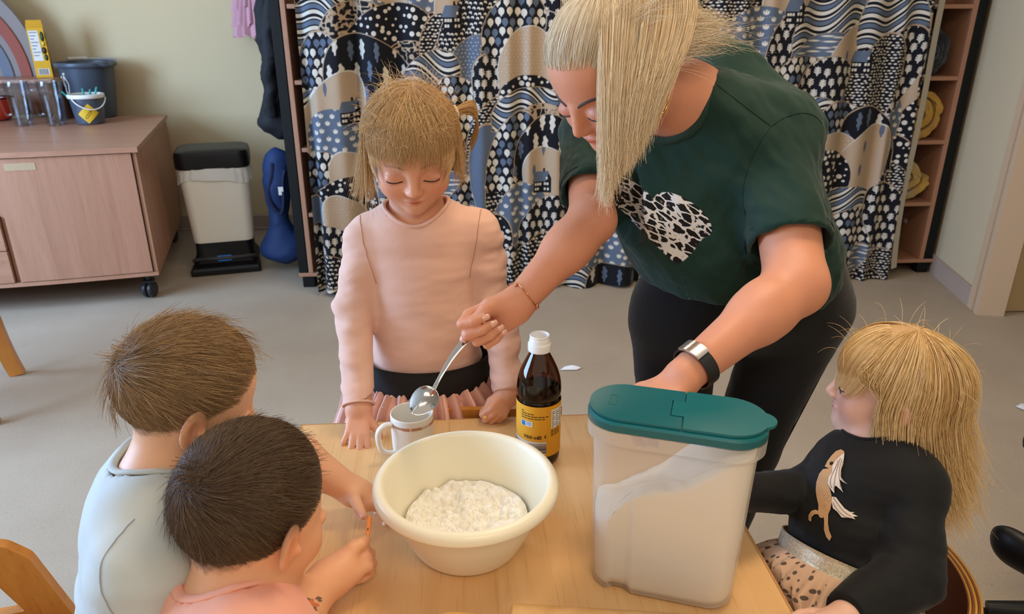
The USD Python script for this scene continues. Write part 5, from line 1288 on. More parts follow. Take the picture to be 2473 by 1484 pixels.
SKIN_G, SKIN_W, SKIN_B, SKIN_F = (218, 158, 126), (208, 142, 110), (228, 174, 138), (224, 166, 128)
# ---------------------------------------------------------------- the girl in pale pink behind the table
def girl_pink():
    g = thing("person", "girl with fair hair in a pale pink long-sleeved top, looking down behind the mug", "person", (-.19, 1.47, .42))
    Hd = Head(PY(994, 354, 1.425), (.05, -1, -.44), .222, roll=-.03)
    nb = PY(1008, 535, 1.475)
    shR, shL = PY(889, 578, 1.475), PY(1150, 562, 1.475)
    elR, wrR = PY(854, 748, 1.43), PZ(866, 985, .772)
    elL, wrL = PY(1200, 744, 1.44), PZ(1229, 948, .775)
    fR, tipsR, _ = hand(wrR, PZ(858, 1065, .735)-wrR+[0, 0, -.01], (0, -.25, 1), .118, -1, [(8, 22, 14), (6, 20, 14), (8, 20, 14), (14, 34, 20)], spread=(10, 2, -8, -24), fat=1.12, thumb_pts=[(.12, .14, -.06), (.25, .27, -.12), (.33, .40, -.17), (.36, .52, -.20)])
    fL, tipsL, _ = hand(wrL, PZ(1196, 1010, .742)-wrL, (.55, -.45, .6), .112, 1, [(60, 70, 40)]*4, fat=1.12, thumb_pts=[(.10, .14, -.06), (.18, .30, -.13), (.16, .46, -.16), (.12, .57, -.16)])
    wz = PY(1035, 905, 1.37)[2]
    ctr = PY(1030, 900, 1.47)
    hipc = np.array([ctr[0], 1.47, .66])
    bl = Hd.blobs(nb+[0, .01, -.02], .225, .25) + [cap(shR, shL, .045, k=.03), cap(nb-[0, 0, .05], hipc, .07, .08, .05),
         cap(shR, elR, .034, .026, .03), cap(elR, wrR, .026, .0220, .012), cap(shL, elL, .034, .026, .03), cap(elL, wrL, .026, .0220, .012)] + [group(fR+[cap(wrR, lerp(wrR, elR, .2), .0225, k=.012)], .014), group(fL+[cap(wrL, lerp(wrL, elL, .2), .0225, k=.012)], .014)]
    for s in (-1, 1):
        hp, kn = hipc+[s*.05, 0, -.03], np.array([ctr[0]+s*.06, 1.44, .475])
        bl += [cap(hp, kn, .062, .047, .03), cap(kn, kn+[0, .26, .0], .045, .034, .02), cap(kn+[0, .26, 0], kn+[0, .36, -.005], .030, .02, .02)]
    v, f = body_mesh(bl, .0031)
    tint = skin_colour(v, SKIN_G, [Hd], (150, 116, 78), mask_kw=dict(front=.20, side=-.10, nape=-.34, temple=.16))
    part(g, "body", (v, f), M_skin, True, attrs={"tint": tint})
    gold, pinkn = pb("nail_gold", (232, 178, 84), .25), pb("nail_pink", (244, 168, 160), .25)
    nails(g, tipsR, [gold, pinkn, gold, pinkn, None], label="painted nail")
    nails(g, tipsL[:4], [pinkn, None, None, None], label="painted nail")
    nails(g, [(tipsL[4][0], tipsL[4][1], np.array([.2, -.9, .4]), tipsL[4][3])], [gold], label="painted nail")
    # top
    st = [cap(shR, shL, .050, k=.04), cap(lerp(shR, shL, .36)+[0, .0, -.06], PY(1005, 860, 1.46), .080, .094, .05), cap(lerp(shR, shL, .64)+[0, 0, -.06], PY(1058, 860, 1.46), .080, .094, .05),
          cap(lerp(shR, nb, .8), lerp(shL, nb, .8), .062, k=.05),
          cap(shR, elR, .045, .039, .022), cap(elR, wrR, .039, .031, .02), cap(shL, elL, .045, .039, .022), cap(elL, wrL, .039, .031, .02)]
    st = [Blob(lambda p, b=b: b.f(p), b.lo, b.hi, b.k) for b in st]
    lo, hi = np.array([-1, 0, 0.]), np.array([1, 3, 2.])
    whole = list(st)
    nax = nrm(Hd.w((0, -.05, -.3))-nb+[0, -.01, .02])
    cutz = wz-.006
    st += [cap(nb-nax*.015, nb+nax*.14, .060, .072, .004, '-'),
           Blob(lambda p: np.maximum(p[:, 2]-(cutz), -(np.abs(p[:, 0]-ctr[0])-.128)*-1-1)*0+np.where(np.abs(p[:, 0]-ctr[0]) < .135, p[:, 2]-cutz, .08), (ctr[0]-.14, 1.2, .5), (ctr[0]+.14, 1.8, cutz), .004, '-'),
           cutend(wrR-nrm(wrR-elR)*.004, wrR-elR, .05), cutend(wrL-nrm(wrL-elL)*.004, wrL-elL, .05)]
    m = surface(st, .0042)
    armw = lambda v: np.clip(np.minimum(np.abs(v[:, 0]-ctr[0])-.10, .05)/.05, 0, 1)*.8+.30
    m = wrinkle(m, .013, 24, axis=(0, 0, 1), seed=5, stretch=2.6, fold=armw)
    M_top = cloth_mat("top_pale_pink", (222, 178, 158))
    m = relax(m, 2); sp_ = part(g, "top", m, M_top, True)
    rg = ring_on(whole, nb, nax, .0655, e=(1, 1))
    part(sp_, "collar", tube(rg-nax*.0002, .0042, 8, closed=True), M_top, True)
    M_seam = pb("seam_pink", (186, 140, 118), .9)
    for s, sh_ in ((-1, shR), (1, shL)):
        seam(sp_, m, [sh_+[s*.010, -.005, .05], sh_+[s*.002, -.045, .015], sh_+[s*-.008, -.05, -.035], sh_+[s*-.020, -.045, -.075]], .0009, M_seam)
    for w_, e_ in ((wrR, elR), (wrL, elL)):
        a_ = nrm(w_-e_); fr = frame(a_); th = np.linspace(0, 2*np.pi, 30, endpoint=False)
        part(sp_, "cuff", tube(w_-a_*.006+.0305*(np.outer(np.cos(th), fr[:, 0])+np.outer(np.sin(th), fr[:, 1])), .0026, 6, closed=True), M_top, True)
    # waistband and gathered tulle skirt
    wc = np.array([ctr[0], 1.462, 0])
    def ringg(rx, ry, z, u, ruf=0, n=1, ph=0):
        a = u*2*np.pi; k = 1+ruf*np.sin(a*n+ph)
        return np.stack([wc[0]+rx*k*np.cos(a), wc[1]+ry*k*np.sin(a), z], 1)
    part(g, "waistband", thick(grid(80, 8, lambda u, w: ringg(.139+.004*np.sin(w*3.1), .110+.004*np.sin(w*3.1), wz+.012-.062*w, u)), -.003), pb("waistband_black", (17, 16, 17), .8), True, label="black elastic waistband")
    def sk(u, w, sd, o):
        a = u*2*np.pi; r = .010*np.clip(w*6, .3, 1)
        ruf = r*(np.sin(a*33+sd)+.7*np.sin(a*19+sd*2+w*2)+.5*np.sin(a*47+sd))
        rx = .140+o+.062*w**.8+ruf; ry = .112+o+.055*w**.8+ruf
        return np.stack([wc[0]+rx*np.cos(a), wc[1]+ry*np.sin(a), wz-.042-.15*w+.006*np.sin(a*33+sd)*(1-w)], 1)
    M_sk = cloth_mat("skirt_pale_pink", (236, 184, 166), .7)
    skp = part(g, "skirt", thick(grid(300, 14, lambda u, w: sk(u, w, .4, 0)), .0012), M_sk, True)
    part(skp, "tulle_layer", thick(grid(300, 14, lambda u, w: sk(u, w*.93, 1.9, .006)), .0008), pane("tulle_pink", (.95, .80, .74), .5, 1.15, body=(240, 190, 172), mixb=.55, brough=.6), True)
    r = np.random.RandomState(4); gv, gf = [], []
    for k in range(70):
        c = sk(r.rand(1), r.rand(1)*.9, 1.9, .0085)[0]; b_ = trimesh.creation.icosphere(0, .0011); gf.append(b_.faces+12*k); gv.append(b_.vertices+c)
    part(skp, "glitter", (np.vstack(gv), np.vstack(gf)), pb("glitter", (255, 235, 225), .1, metallic=.8), kind="stuff")
    # eyes cast down: lashes and brows
    for s in (-1, 1):
        pts = np.array([Hd.w((s*x, y, z)) for x, y, z in ((.085, .372, -.100), (.12, .386, -.108), (.155, .388, -.112), (.195, .374, -.108), (.225, .350, -.098))])
        e = part(g, "eyelash", tube(stick(bl, spline(pts, 16)), np.r_[.0007, np.full(14, .0012), .0007], 6), pb("lash_brown", (58, 40, 30), .7), True)
        bw = np.array([Hd.w((s*x, y, z)) for x, y, z in ((.07, .392, .035), (.12, .392, .052), (.18, .37, .050), (.235, .325, .028))])
        part(g, "eyebrow", tube(stick(bl, spline(bw, 14)), np.r_[.0012, np.full(12, .0021), .0008], 6, flat=.6), pb("brow_fair", (176, 130, 96), .8), True)
    # hair: from the crown forward into a fringe, back and to the sides, small bunches
    mask = lambda p: Hd.scalp_mask(p, front=.20, side=-.10, nape=-.34, temple=.16)
    W0 = np.array([-.06, -.20, .49])
    cols = [(196, 156, 104), (176, 136, 88), (214, 178, 126), (154, 116, 74), (224, 192, 142)]
    def away(p, t):
        d = p-W0; d[:, 0] *= .9; d /= np.maximum(np.linalg.norm(d, axis=1, keepdims=True), 1e-6)
        d[:, 2] -= .35*t; return d
    R0 = roots(Hd, 8500, 3, mask, 0.0); nW = np.linalg.norm(R0-W0, axis=1)
    fr_ = (R0[:, 1] > .05)
    L = np.where(fr_, np.clip(.74-nW*.60, .18, .60)*np.random.RandomState(8).uniform(.5, 1.08, len(R0))**.7, np.clip(.62-.3*nW, .3, .55))*np.random.RandomState(1).uniform(.8, 1.15, len(R0))
    s1 = comb(Hd, R0[fr_], away, L[fr_], 9, .02, .07, 5, .14)
    curves(g, "fringe", to_world(Hd, off_face(s1)), .00056, .0002, M_hair, tones(len(s1), cols, 2))
    def side(p, t):
        d = away(p, t); d += np.array([0, -.25, -.2]); return d
    s2 = comb(Hd, R0[~fr_], side, L[~fr_], 9, .035, .11, 6, .30)
    curves(g, "hair", to_world(Hd, s2), .00056, .0002, M_hair, tones(len(s2), cols, 3))
    # loose locks at both sides of the face
    r = np.random.RandomState(9); n = 1500; sd = np.where(r.rand(n) < .38, -1, 1)
    p0 = np.stack([sd*r.uniform(.33, .41, n), r.uniform(-.20, .14, n), r.uniform(-.02, .25, n)], 1)
    gl = nrm(np.array([0, -.1, -1]) @ Hd.M)
    s3 = comb(Hd, push(Hd, p0, .03), lambda p, t: np.stack([sd*.14, .10*np.ones(n)-.1*t, -np.ones(n)], 1), r.uniform(.28, .62, n)*np.where(sd > 0, 1, .72), 9, .05, .13, 8, .20, .55, gl, hug=False)
    curves(g, "side_lock", to_world(Hd, s3), .00056, .0002, M_hair, tones(n, cols, 4))
    # flyaway wisps on the crown
    n = 420; p0 = roots(Hd, n, 17, lambda p: (p[:, 2]-.22), 0.02)
    s4 = comb(Hd, p0, lambda p, t: (p-W0)*.5+np.array([0, 0, .5-.7*t]), r.uniform(.10, .24, n), 7, .04, .15, 11, .5, hug=False)
    curves(g, "wisp", to_world(Hd, s4), .0006, .0002, M_hair, tones(n, cols[2:], 5))
    # the bunch on her left, held by a band
    for s, k in ((-1, 1.0),):
        b0 = Hd.w((s*.40, -.20, .20)); n = 700
        th = r.uniform(0, 6.28, n); rr_ = np.sqrt(r.rand(n))
        off = lambda q: np.stack([0*th, rr_*np.cos(th)*q, rr_*np.sin(th)*q], 1)@Hd.M.T
        mid = Hd.w((s*.56, -.24, .24)); low = Hd.w((s*.60, -.26, .02)); end = Hd.w((s*.52, -.22, -.16))
        ctrl = [b0+off(.008), lerp(b0, mid, .6*k+.2)+off(.014), lerp(mid, low, .4)*1.0+off(.020)*1.0, low+off(.018), end+off(.012)]
        if k < 1: ctrl = [b0+off(.008), lerp(b0, mid, .5)+off(.012), lerp(lerp(b0, mid, .5), low, .3)+off(.014), lerp(b0, low, .55)+off(.012), lerp(b0, end, .6)+off(.01)]
        tt = np.linspace(0, 4, 11)
        S = np.stack([ctrl[int(min(q, 3.999))]*(1-(q-int(min(q, 3.999))))+ctrl[int(min(q, 3.999))+1]*(q-int(min(q, 3.999))) for q in tt], 1)
        for _ in range(2): S[:, 1:-1] = .5*S[:, 1:-1]+.25*S[:, :-2]+.25*S[:, 2:]
        S += r.normal(size=S.shape)*.0006*np.linspace(0, 1, 11)[None, :, None]
        curves(g, "bunch", S, .0007, .0003, M_hair, tones(n, [(190, 146, 92), (210, 170, 116), (166, 124, 76)], 6))
        th2 = np.linspace(0, 6.28, 20, endpoint=False); fr2 = frame(mid-b0)
        part(g, "hair_band", tube(b0+np.outer(.0105*np.cos(th2), fr2[:, 0])+np.outer(.0105*np.sin(th2), fr2[:, 1]), .003, 6, closed=True), pb("hair_band_cream", (236, 224, 190), .6), True)
    return Hd
G1 = girl_pink()

# ---------------------------------------------------------------- the woman bending over the table
def woman():
    g = thing("person", "woman with blonde ponytail in a dark green T-shirt with a leopard heart, holding the spoon", "person", (.55, 1.55, 0))
    Hd = Head(P(1460, 168, 1.17), (-.66, -.46, -.64), .228, child=False)
    shL, shR = P(1872, 318, 1.36), P(1424, 318, 1.52)
    nb = P(1648, 250, 1.345)
    elL, wrL = P(1922, 688, 1.215), P(1652, 908, 1.115)
    elR, wrR = P(1430, 532, 1.335), P(1246, 738, 1.255)
    hipL, hipR = P(1915, 770, 1.68), P(1650, 790, 1.64)
    # right hand: palm towards the camera, closed on the spoon
    kn = P(1150, 792, 1.235)-wrR
    spA, spB = P(1122, 826, 1.212), P(1178, 778, 1.225)     # where the spoon's handle lies in the fist
    fR, tipsR, fr = hand(wrR, kn, FW*.85+UP*.35+RT*.1, .172, -1, [(52, 82, 48), (62, 88, 46), (68, 90, 44), (74, 88, 42)], spread=(6, 2, -2, -6), fat=1.0,
                     thumb_pts=[lerp(wrR, P(1175, 750, 1.215), .55), P(1172, 752, 1.205), P(1140, 783, 1.197), P(1126, 812, 1.200)])
    fL, tipsL, _ = hand(wrL, P(1590, 962, 1.09)-wrL, UP*.9-FW*.35, .165, 1, [(40, 60, 30)]*4, fat=1.0)
    armR = [cap(shR, elR, .048, .041, .03), cap(elR, lerp(elR, wrR, .35), .041, .037, .02), cap(lerp(elR, wrR, .3), wrR, .038, .0265, .03), cap(wrR, lerp(wrR, wrR+kn, .35), .0265, .026, .02)]
    armL = [cap(shL, elL, .057, .049, .03), cap(elL, lerp(elL, wrL, .35), .049, .042, .02), cap(lerp(elL, wrL, .3), wrL, .043, .028, .03)]
    pel = lerp(hipL, hipR, .5)
    bl = Hd.blobs(nb, .215, .25)+[cap(nb, shL, .062, .055, .05), cap(nb, shR, .06, .05, .05), cap(lerp(shL, shR, .5), lerp(lerp(shL, shR, .5), pel, .62), .09, .085, .06)]+armR+armL+[group(fR, .014), group(fL, .014)]
    m = body_mesh(bl, .0036)
    tint = skin_colour(m[0], SKIN_W, [Hd], (176, 146, 104), mask_kw=dict(front=.27, side=-.05, nape=-.40, temple=.10))
    part(g, "body", m, M_skin, True, attrs={"tint": tint})
    M_nl = pb("nail_nude", (226, 170, 150), .15)
    nails(g, tipsR[:4], M_nl); nails(g, [(tipsR[4][0], tipsR[4][1], -FW*.9+UP*.3-RT*.3, tipsR[4][3])], M_nl)
    nails(g, tipsL[:4], M_nl)
    # T-shirt
    e_ = .006
    T0 = [cap(lerp(nb, shL, .25), shL, .074, .064, .05), cap(lerp(nb, shR, .25), shR, .072, .060, .05),
          cap(P(1790, 400, 1.385), P(1868, 640, 1.505), .124, .134, .08), cap(P(1580, 420, 1.45), P(1698, 640, 1.52), .116, .126, .08),
          cap(P(1745, 180, 1.45), P(1880, 300, 1.43), .070, .066, .05), ell3(P(1650, 520, 1.375), (.125, .07, .085), None, .07), sph(P(1720, 640, 1.435), .120, .07),
          cap(shL, lerp(shL, elL, .80), .068, .070, .03), cap(shR, lerp(shR, elR, .80), .060, .058, .03)]
    whole = list(T0)
    nax = nrm(Hd.w((0, -.06, -.25))-nb)
    dl, dr = nrm(elL-shL), nrm(elR-shR); cl, cr = lerp(shL, elL, .76), lerp(shR, elR, .74)
    h1, h2, h3 = P(1566, 690, 1.395), P(1835, 728, 1.40), P(2056, 655, 1.63); hn = nrm(np.cross(h2-h1, h3-h1)); hn = hn if hn[2] < 0 else -hn
    lo, hi = pel-[.40, .40, .42], pel+[.40, .40, .30]
    hemf = lambda p: -((p-h1)@hn)+.006*np.sin(p[:, 0]*22)
    near_arm = lambda p: np.maximum(.105-np.linalg.norm(np.cross(p-elL, nrm(wrL-elL)), axis=1), .105-np.linalg.norm(np.cross(p-elR, nrm(wrR-elR)), axis=1))
    T = T0+[Blob(hemf, lo, hi, .003, '-'),
         cap(nb-nax*.03, nb+nax*.12, .064, .078, .006, '-'),
         cap(cl, cl+dl*.10, .10, .12, .0, '-') if False else Blob(lambda p: np.maximum(-((p-cl)@dl), np.linalg.norm(p-cl-np.outer((p-cl)@dl, dl), axis=1)-.095), cl-.11, cl+.13, .003, '-'),
         Blob(lambda p: np.maximum(-((p-cr)@dr), np.linalg.norm(p-cr-np.outer((p-cr)@dr, dr), axis=1)-.095), cr-.11, cr+.13, .003, '-'),
         cap(cl-dl*.05, cl+dl*.02, .058, .0625, .002, '-'), cap(cr-dr*.05, cr+dr*.02, .047, .052, .002, '-')]
    sm = surface(T, .0042)
    sm = wrinkle(sm, .011, 9, axis=nrm(elL-nb), seed=12, stretch=.35)
    sm = wrinkle(sm, .003, 30, axis=(.5, -.2, .9), seed=2, stretch=3)
    sm = relax(sm, 3)
    # the printed heart: where the photograph shows its corners on the cloth
    src = np.array([(1571, 492), (1640, 634), (1449, 452), (1709, 545), (1502, 420), (1640, 462)], float); dst = np.array([[0, .50], [0, -1.05], [-1, .36], [1, .36], [-.48, .89], [.48, .89]])
    A_, *_r = np.linalg.lstsq(np.c_[src, np.ones(6)], dst, rcond=None)
    rel = sm[0]-EYE; dd = rel@FW; uv = np.c_[1236.5+F*(rel@RT)/dd, 742-F*(rel@UP)/dd, np.ones(len(dd))]
    cen, en = P(1590, 530, 1.33), -FW
    d = sm[0]-cen; ab = uv@A_; a, b = ab.T; hx = np.abs(a)
    lobe = .505-np.hypot(hx-.49, b-.36); tri = np.where(b < .37, (np.clip((b+1.05)/1.41, 0, 2)**.80*.985-hx)*.7, -1)
    hf = np.maximum(lobe, tri)
    facing = (trimesh.Trimesh(*sm, process=False).vertex_normals@en) > -.1
    hf = np.where(facing & (np.abs(d@en) < .25), np.clip(hf, -.4, .4), -.4)
    at_ = np.stack([np.clip(a, -3, 3), np.clip(b, -3, 3), hf*.5+.5], 1)
    nodes = {"a": ("attribute", {"attribute": "heart"}), "s": ("separate_xyz", {}), "c": ("combine_xyz", {}), "no": ("noise_texture", {"scale": 9.0, "detail": 3.0}), "dm": ("mix_color", {"blend_type": "linear_light", "fac": .05}),
             "v": ("voronoi_texture", {"scale": 4.6, "randomness": .8}), "e": ("voronoi_texture", {"scale": 4.6, "randomness": .9, "feature": "distance_to_edge"}),
             "r1": ("map_range", {"from_min": .07, "from_max": .11, "to_min": 0., "to_max": 1., "clamp": True}), "r2": ("map_range", {"from_min": .13, "from_max": .20, "to_min": 1., "to_max": 0., "clamp": True}),
             "k1": ("mix_color", {"a": lin((216, 214, 210)), "b": lin((16, 14, 14))}), "k2": ("mix_color", {"b": lin((112, 102, 92))}),
             "hm": ("map_range", {"from_min": .495, "from_max": .505, "to_min": 0., "to_max": 1., "clamp": True}), "k3": ("mix_color", {"a": lin((15, 47, 38))}),
             "g": ("noise_texture", {"scale": 900.0, "detail": 1.0}), "tc": ("texture_coordinate", {}), "b": ("bump", {"strength": .12, "distance": .001}), "p": ("principled_bsdf", {"roughness": .85, "sheen_weight": .10, "specular_ior_level": .3})}
    links = [("a.vector", "s.vector"), ("s.x", "c.x"), ("s.y", "c.y"), ("c.vector", "no.vector"), ("c.vector", "dm.a"), ("no.color", "dm.b"), ("dm.result", "v.vector"), ("dm.result", "e.vector"),
             ("e.distance", "r1.value"), ("v.distance", "r2.value"), ("r1.result", "k1.fac"), ("k1.result", "k2.a"), ("r2.result", "k2.fac"), ("k2.result", "k3.b"), ("s.z", "hm.value"), ("hm.result", "k3.fac"), ("k3.result", "p.base_color"),
             ("tc.object", "g.vector"), ("g.fac", "b.height"), ("b.normal", "p.normal")]
    M_tee = usdkit.material(stage, LK+"tshirt_green_heart", nodes, links, surface="p.BSDF")
    M_teep = cloth_mat("tshirt_green", (15, 47, 38))
    tp = part(g, "t_shirt", sm, M_tee, True, attrs={"heart": at_})
    rg = ring_on(whole, nb-nax*.0, nax, .0715)
    part(tp, "collar", tube(rg+nax*.0005, .0050, 8, closed=True, flat=1.5), M_teep, True)
    M_sd = pb("seam_green", (12, 36, 30), .9)
    for c_, d_, sh_, k in ((cl, dl, shL, .0685), (cr, dr, shR, .063)):
        fr3 = frame(d_); th = np.linspace(0, 2*np.pi, 40, endpoint=False)
        l = c_-d_*.018+k*1.02*(np.outer(np.cos(th), fr3[:, 0])+np.outer(np.sin(th), fr3[:, 1]))
        for _ in range(4): l = l-gradn(whole, l)*field_at(whole, l)[:, None]
        part(tp, "sleeve_hem", tube(l, .0010, 5, closed=True), M_sd, True)
    def onshirt(uv):
        p, _ = cast(sm, uv); return p[~np.isnan(p[:, 0])]
    for uv in ([(1732, 205), (1790, 250), (1862, 305)], [(1862, 306), (1905, 280), (1955, 275), (1985, 300)], [(1862, 306), (1815, 380), (1795, 450), (1800, 520)]):
        p = onshirt(spline(np.array(uv, float), 16))
        if len(p) > 4: part(tp, "seam", tube(p, .0011, 5), M_sd, True)
    # trousers
    kL, kR = P(1795, 1090, 1.73), P(1620, 1110, 1.76)
    aL, aR = np.array([kL[0]-.02, kL[1]+.05, .09]), np.array([kR[0]-.02, kR[1]+.05, .09])
    wst = P(1800, 640, 1.60)
    TR = [cap(hipL+[0, 0, .05], hipR+[0, 0, .05], .118, .112, .04), cap(wst+[-.08, 0, 0], wst+[.08, 0, 0], .115, .115, .06), cap(hipL+[.02, .02, 0], kL, .105, .074, .05), cap(kL, aL, .070, .046, .03), cap(hipR+[-.01, .02, 0], kR, .100, .072, .05), cap(kR, aR, .070, .046, .03)]
    tm_ = wrinkle(surface(TR, .0085), .004, 16, axis=(0, 0, 1), seed=3, stretch=2.5)
    M_jean = cloth_mat("jeans_black", (9, 8, 9), .9)
    tr = part(g, "trousers", tm_, M_jean, True)
    p = []
    for t in np.linspace(0, 1, 14):
        c = lerp(hipL+[.02, .02, 0], kL, t); r_ = .105+(.074-.105)*t; p.append(c+np.array([.80, -.60, 0])*r_*1.02)
    part(tr, "side_seam", tube(np.array(p), .0016, 5), pb("jean_seam", (40, 38, 42), .9), True)
    for a_ in (aL, aR):
        part(g, "shoe", lump([(a_[0], a_[1]+.07, .035), (a_[0], a_[1]+.03, .045), (a_[0]-.01, a_[1]-.08, .038), (a_[0]-.015, a_[1]-.15, .028), (a_[0]-.015, a_[1]-.18, .026)], [.02, .044, .042, .036, .012], amp=.001), M_black, 60)
    # watch, bracelet, earring
    aw = nrm(wrL-elL); M = frame(aw, -FW); c = lerp(wrL, elL, .10); rr_ = .0335
    th = np.linspace(0, 2*np.pi, 60, endpoint=False)
    def strap(a0, a1, r, hw, t=.003, n=40):
        v, f = grid(n, 5, lambda u, w: c+np.outer((w-.5)*2*hw, M[:, 2])+(r*np.cos(a0+(a1-a0)*u))[:, None]*M[:, 0]+(r*np.sin(a0+(a1-a0)*u))[:, None]*M[:, 1]); return thick((v, f), t)
    sgn = 1.0 if (M[:, 1]@UP) > 0 else -1.0
    w_ = part(g, "wristwatch", strap(-3.0, 3.28, rr_, .0105), pb("watch_strap_black", (18, 18, 19), .5), 50)
    part(w_, "watch_case", strap(sgn*.35, sgn*1.45, rr_+.0022, .0115, .004, 16), pb("watch_metal", (206, 204, 200), .22, metallic=.9), 50, label="pale metal watch case")
    a2 = nrm(wrR-elR); M2 = frame(a2); c2 = lerp(wrR, elR, .10)+a2*.004; ph = np.linspace(0, 2*np.pi, 50, endpoint=False)
    M_gold = pb("rose_gold", (214, 150, 112), .2, metallic=1.0)
    br_ = part(g, "bracelet", tube(c2+.0318*(np.outer(np.cos(ph), M2[:, 0])+np.outer(np.sin(ph), M2[:, 1]))+np.outer(.004*np.sin(ph*2), a2), .0012, 6, closed=True), M_gold, True, label="thin rose gold bracelet")
    for k, an in enumerate((0.2, .35, 2.1, 4.0, 4.2)):
        part(br_, "charm", xf(trimesh.creation.icosphere(1, .0032), loc=c2+.0322*(math.cos(an)*M2[:, 0]+math.sin(an)*M2[:, 1])), M_gold, True)
    ec = Hd.w((-.405, -.02, -.26)); eh = np.linspace(0, 2*np.pi, 30, endpoint=False); E1, E2 = Hd.M[:, 1], np.array([0, 0, 1.0])
    part(g, "earring", tube(ec+np.outer(.0125*np.cos(eh), E1)+np.outer(.0165*np.sin(eh), E2), .0014, 6, closed=True), pb("gold", (236, 190, 104), .15, metallic=1.0), True, label="gold hoop earring")
    # brows and lowered lashes
    for s in (-1, 1):
        bw = np.array([Hd.w((s*x, y, z)) for x, y, z in ((.06, .385, .005), (.12, .385, .030), (.19, .350, .040), (.25, .290, .020))])
        part(g, "eyebrow", tube(stick(bl, spline(bw, 14)), np.r_[.0016, np.full(12, .0026), .0008], 6, flat=.6), pb("brow_dark", (70, 48, 40), .8), True)
        pts = np.array([Hd.w((s*x, y, z)) for x, y, z in ((.085, .360, -.098), (.12, .376, -.108), (.155, .378, -.112), (.195, .362, -.106))])
        part(g, "eyelash", tube(stick(bl, spline(pts, 14)), .0011, 6), pb("lash_dark", (40, 28, 24), .7), True)
    # hair combed up into a high ponytail
    kw = dict(front=.27, side=-.05, nape=-.40, temple=.10)
    B0 = np.array([0, -.34, .44]); cols = [(230, 214, 186), (210, 190, 158), (190, 166, 130), (238, 226, 202), (160, 132, 98)]
    R0 = roots(Hd, 8000, 21, lambda p: Hd.scalp_mask(p, **kw), .01)
    Ln = np.linalg.norm(R0-B0, axis=1)*1.08
    def upw(p, t): d = B0-p; return d/np.maximum(np.linalg.norm(d, axis=1, keepdims=True), .02)
    s1 = comb(Hd, R0, upw, Ln, 9, .03, .075, 3, .06)
    curves(g, "hair", to_world(Hd, s1), .0007, .0005, M_hair, tones(len(s1), cols, 4))
    r = np.random.RandomState(5); n = 8500
    bw_ = Hd.w(B0+np.array([0, 0, .07])); s_ = r.beta(1.15, 1.15, n); dp = r.normal(size=n)*.0065
    endv = np.interp(s_, [0, .12, .3, .6, 1], [480, 455, 405, 370, 285])+r.normal(size=n)*20; endv = np.where(r.rand(n) < .45, endv-r.gamma(2., 34, n), endv); endv = np.maximum(endv, 215)
    def row(u, v, d): return np.array([P(a_, b_, c_) for a_, b_, c_ in zip(u, v, d)])
    k0 = bw_+r.normal(size=(n, 3))*.010
    k1 = row(1448+s_*225, -45+20*np.abs(s_-.4), 1.095+dp*.6); k2 = row(1446+s_*212+r.normal(size=n)*2, np.full(n, 120.), 1.075+dp); k3 = row(1450+s_*162+r.normal(size=n)*5, 120+(endv-120)*.55, 1.072+dp); k4 = row(1455+s_*118+r.normal(size=n)*10, endv, 1.085+dp*1.2)
    K = np.stack([k0, k1, k2, k3, k4], 1); tt = np.linspace(0, 4, 15)
    from scipy.interpolate import CubicSpline
    S = CubicSpline([0, 1, 2, 3, 4], K, axis=1)(tt)
    curves(g, "ponytail", S, .0006, .0002, M_hair, tones(n, [(238, 216, 180), (220, 194, 154), (244, 228, 198), (198, 168, 126), (228, 204, 166)], 8))
    core = np.array([P(1562, 40, 1.100), P(1556, 90, 1.098), P(1540, 200, 1.096), P(1522, 290, 1.098), P(1512, 335, 1.10)])
    v, f = tube(spline(core, 40), np.r_[np.linspace(.01, .044, 8), np.linspace(.044, .030, 24), np.linspace(.030, .006, 8)], 16, flat=.10)
    part(g, "ponytail_core", (v, f), pb("hair_core", (208, 188, 152), .6), True)
    th3 = np.linspace(0, 6.28, 24, endpoint=False); u_, r_ = Hd.M[:, 2]*.8-Hd.M[:, 1]*.6, Hd.M[:, 0]; f_ = np.cross(u_, r_)
    part(g, "hair_tie", tube(bw_+.022*(np.outer(np.cos(th3), r_)+np.outer(np.sin(th3), f_)), .006, 8, closed=True), pb("tie_beige", (206, 186, 150), .8), True)
    # loose hair at the nape and stray strands
    n = 1700; p0 = roots(Hd, n, 31, lambda p: Hd.scalp_mask(p, **kw)*(p[:, 1] < -.05)*(p[:, 2] < .40), .02)
    s2 = comb(Hd, p0, lambda p, t: (p-Hd.cc)*.9+np.array([-.25, -.75, .25-.9*t]), r.uniform(.12, .50, n), 8, .05, .20, 12, .40, hug=False)
    curves(g, "nape_wisp", to_world(Hd, s2), .0005, .0002, M_hair, tones(n, cols, 9))
    n = 650; p0 = Hd.w(push(Hd, np.stack([r.uniform(-.36, -.05, n), r.uniform(-.52, -.20, n), r.uniform(-.20, .25, n)], 1), .03))
    e_n = row(1688+r.gamma(2., 24, n), 40+r.uniform(0, 95, n), 1.30+r.normal(size=n)*.03); md = lerp(p0, e_n, .5)+r.normal(size=(n, 3))*.012+np.array([0, 0, .012]); t5 = np.linspace(0, 1, 9)[None, :, None]
    S = (1-t5)**2*p0[:, None]+2*t5*(1-t5)*md[:, None]+t5**2*e_n[:, None]; S += r.normal(size=S.shape)*.002*t5
    curves(g, "nape_wisp", S, .0006, .0002, M_hair, tones(n, cols, 19))
    # the spoon in her hand
    sp = thing("spoon", "steel tablespoon held by the woman over the white mug", "spoon", spA)
    b1, b2 = P(1046, 944, 1.192), P(996, 998, 1.168)
    hd = spline([P(1172, 778, 1.222), P(1128, 818, 1.214), P(1082, 878, 1.203), P(1058, 920, 1.194), b1], 40)
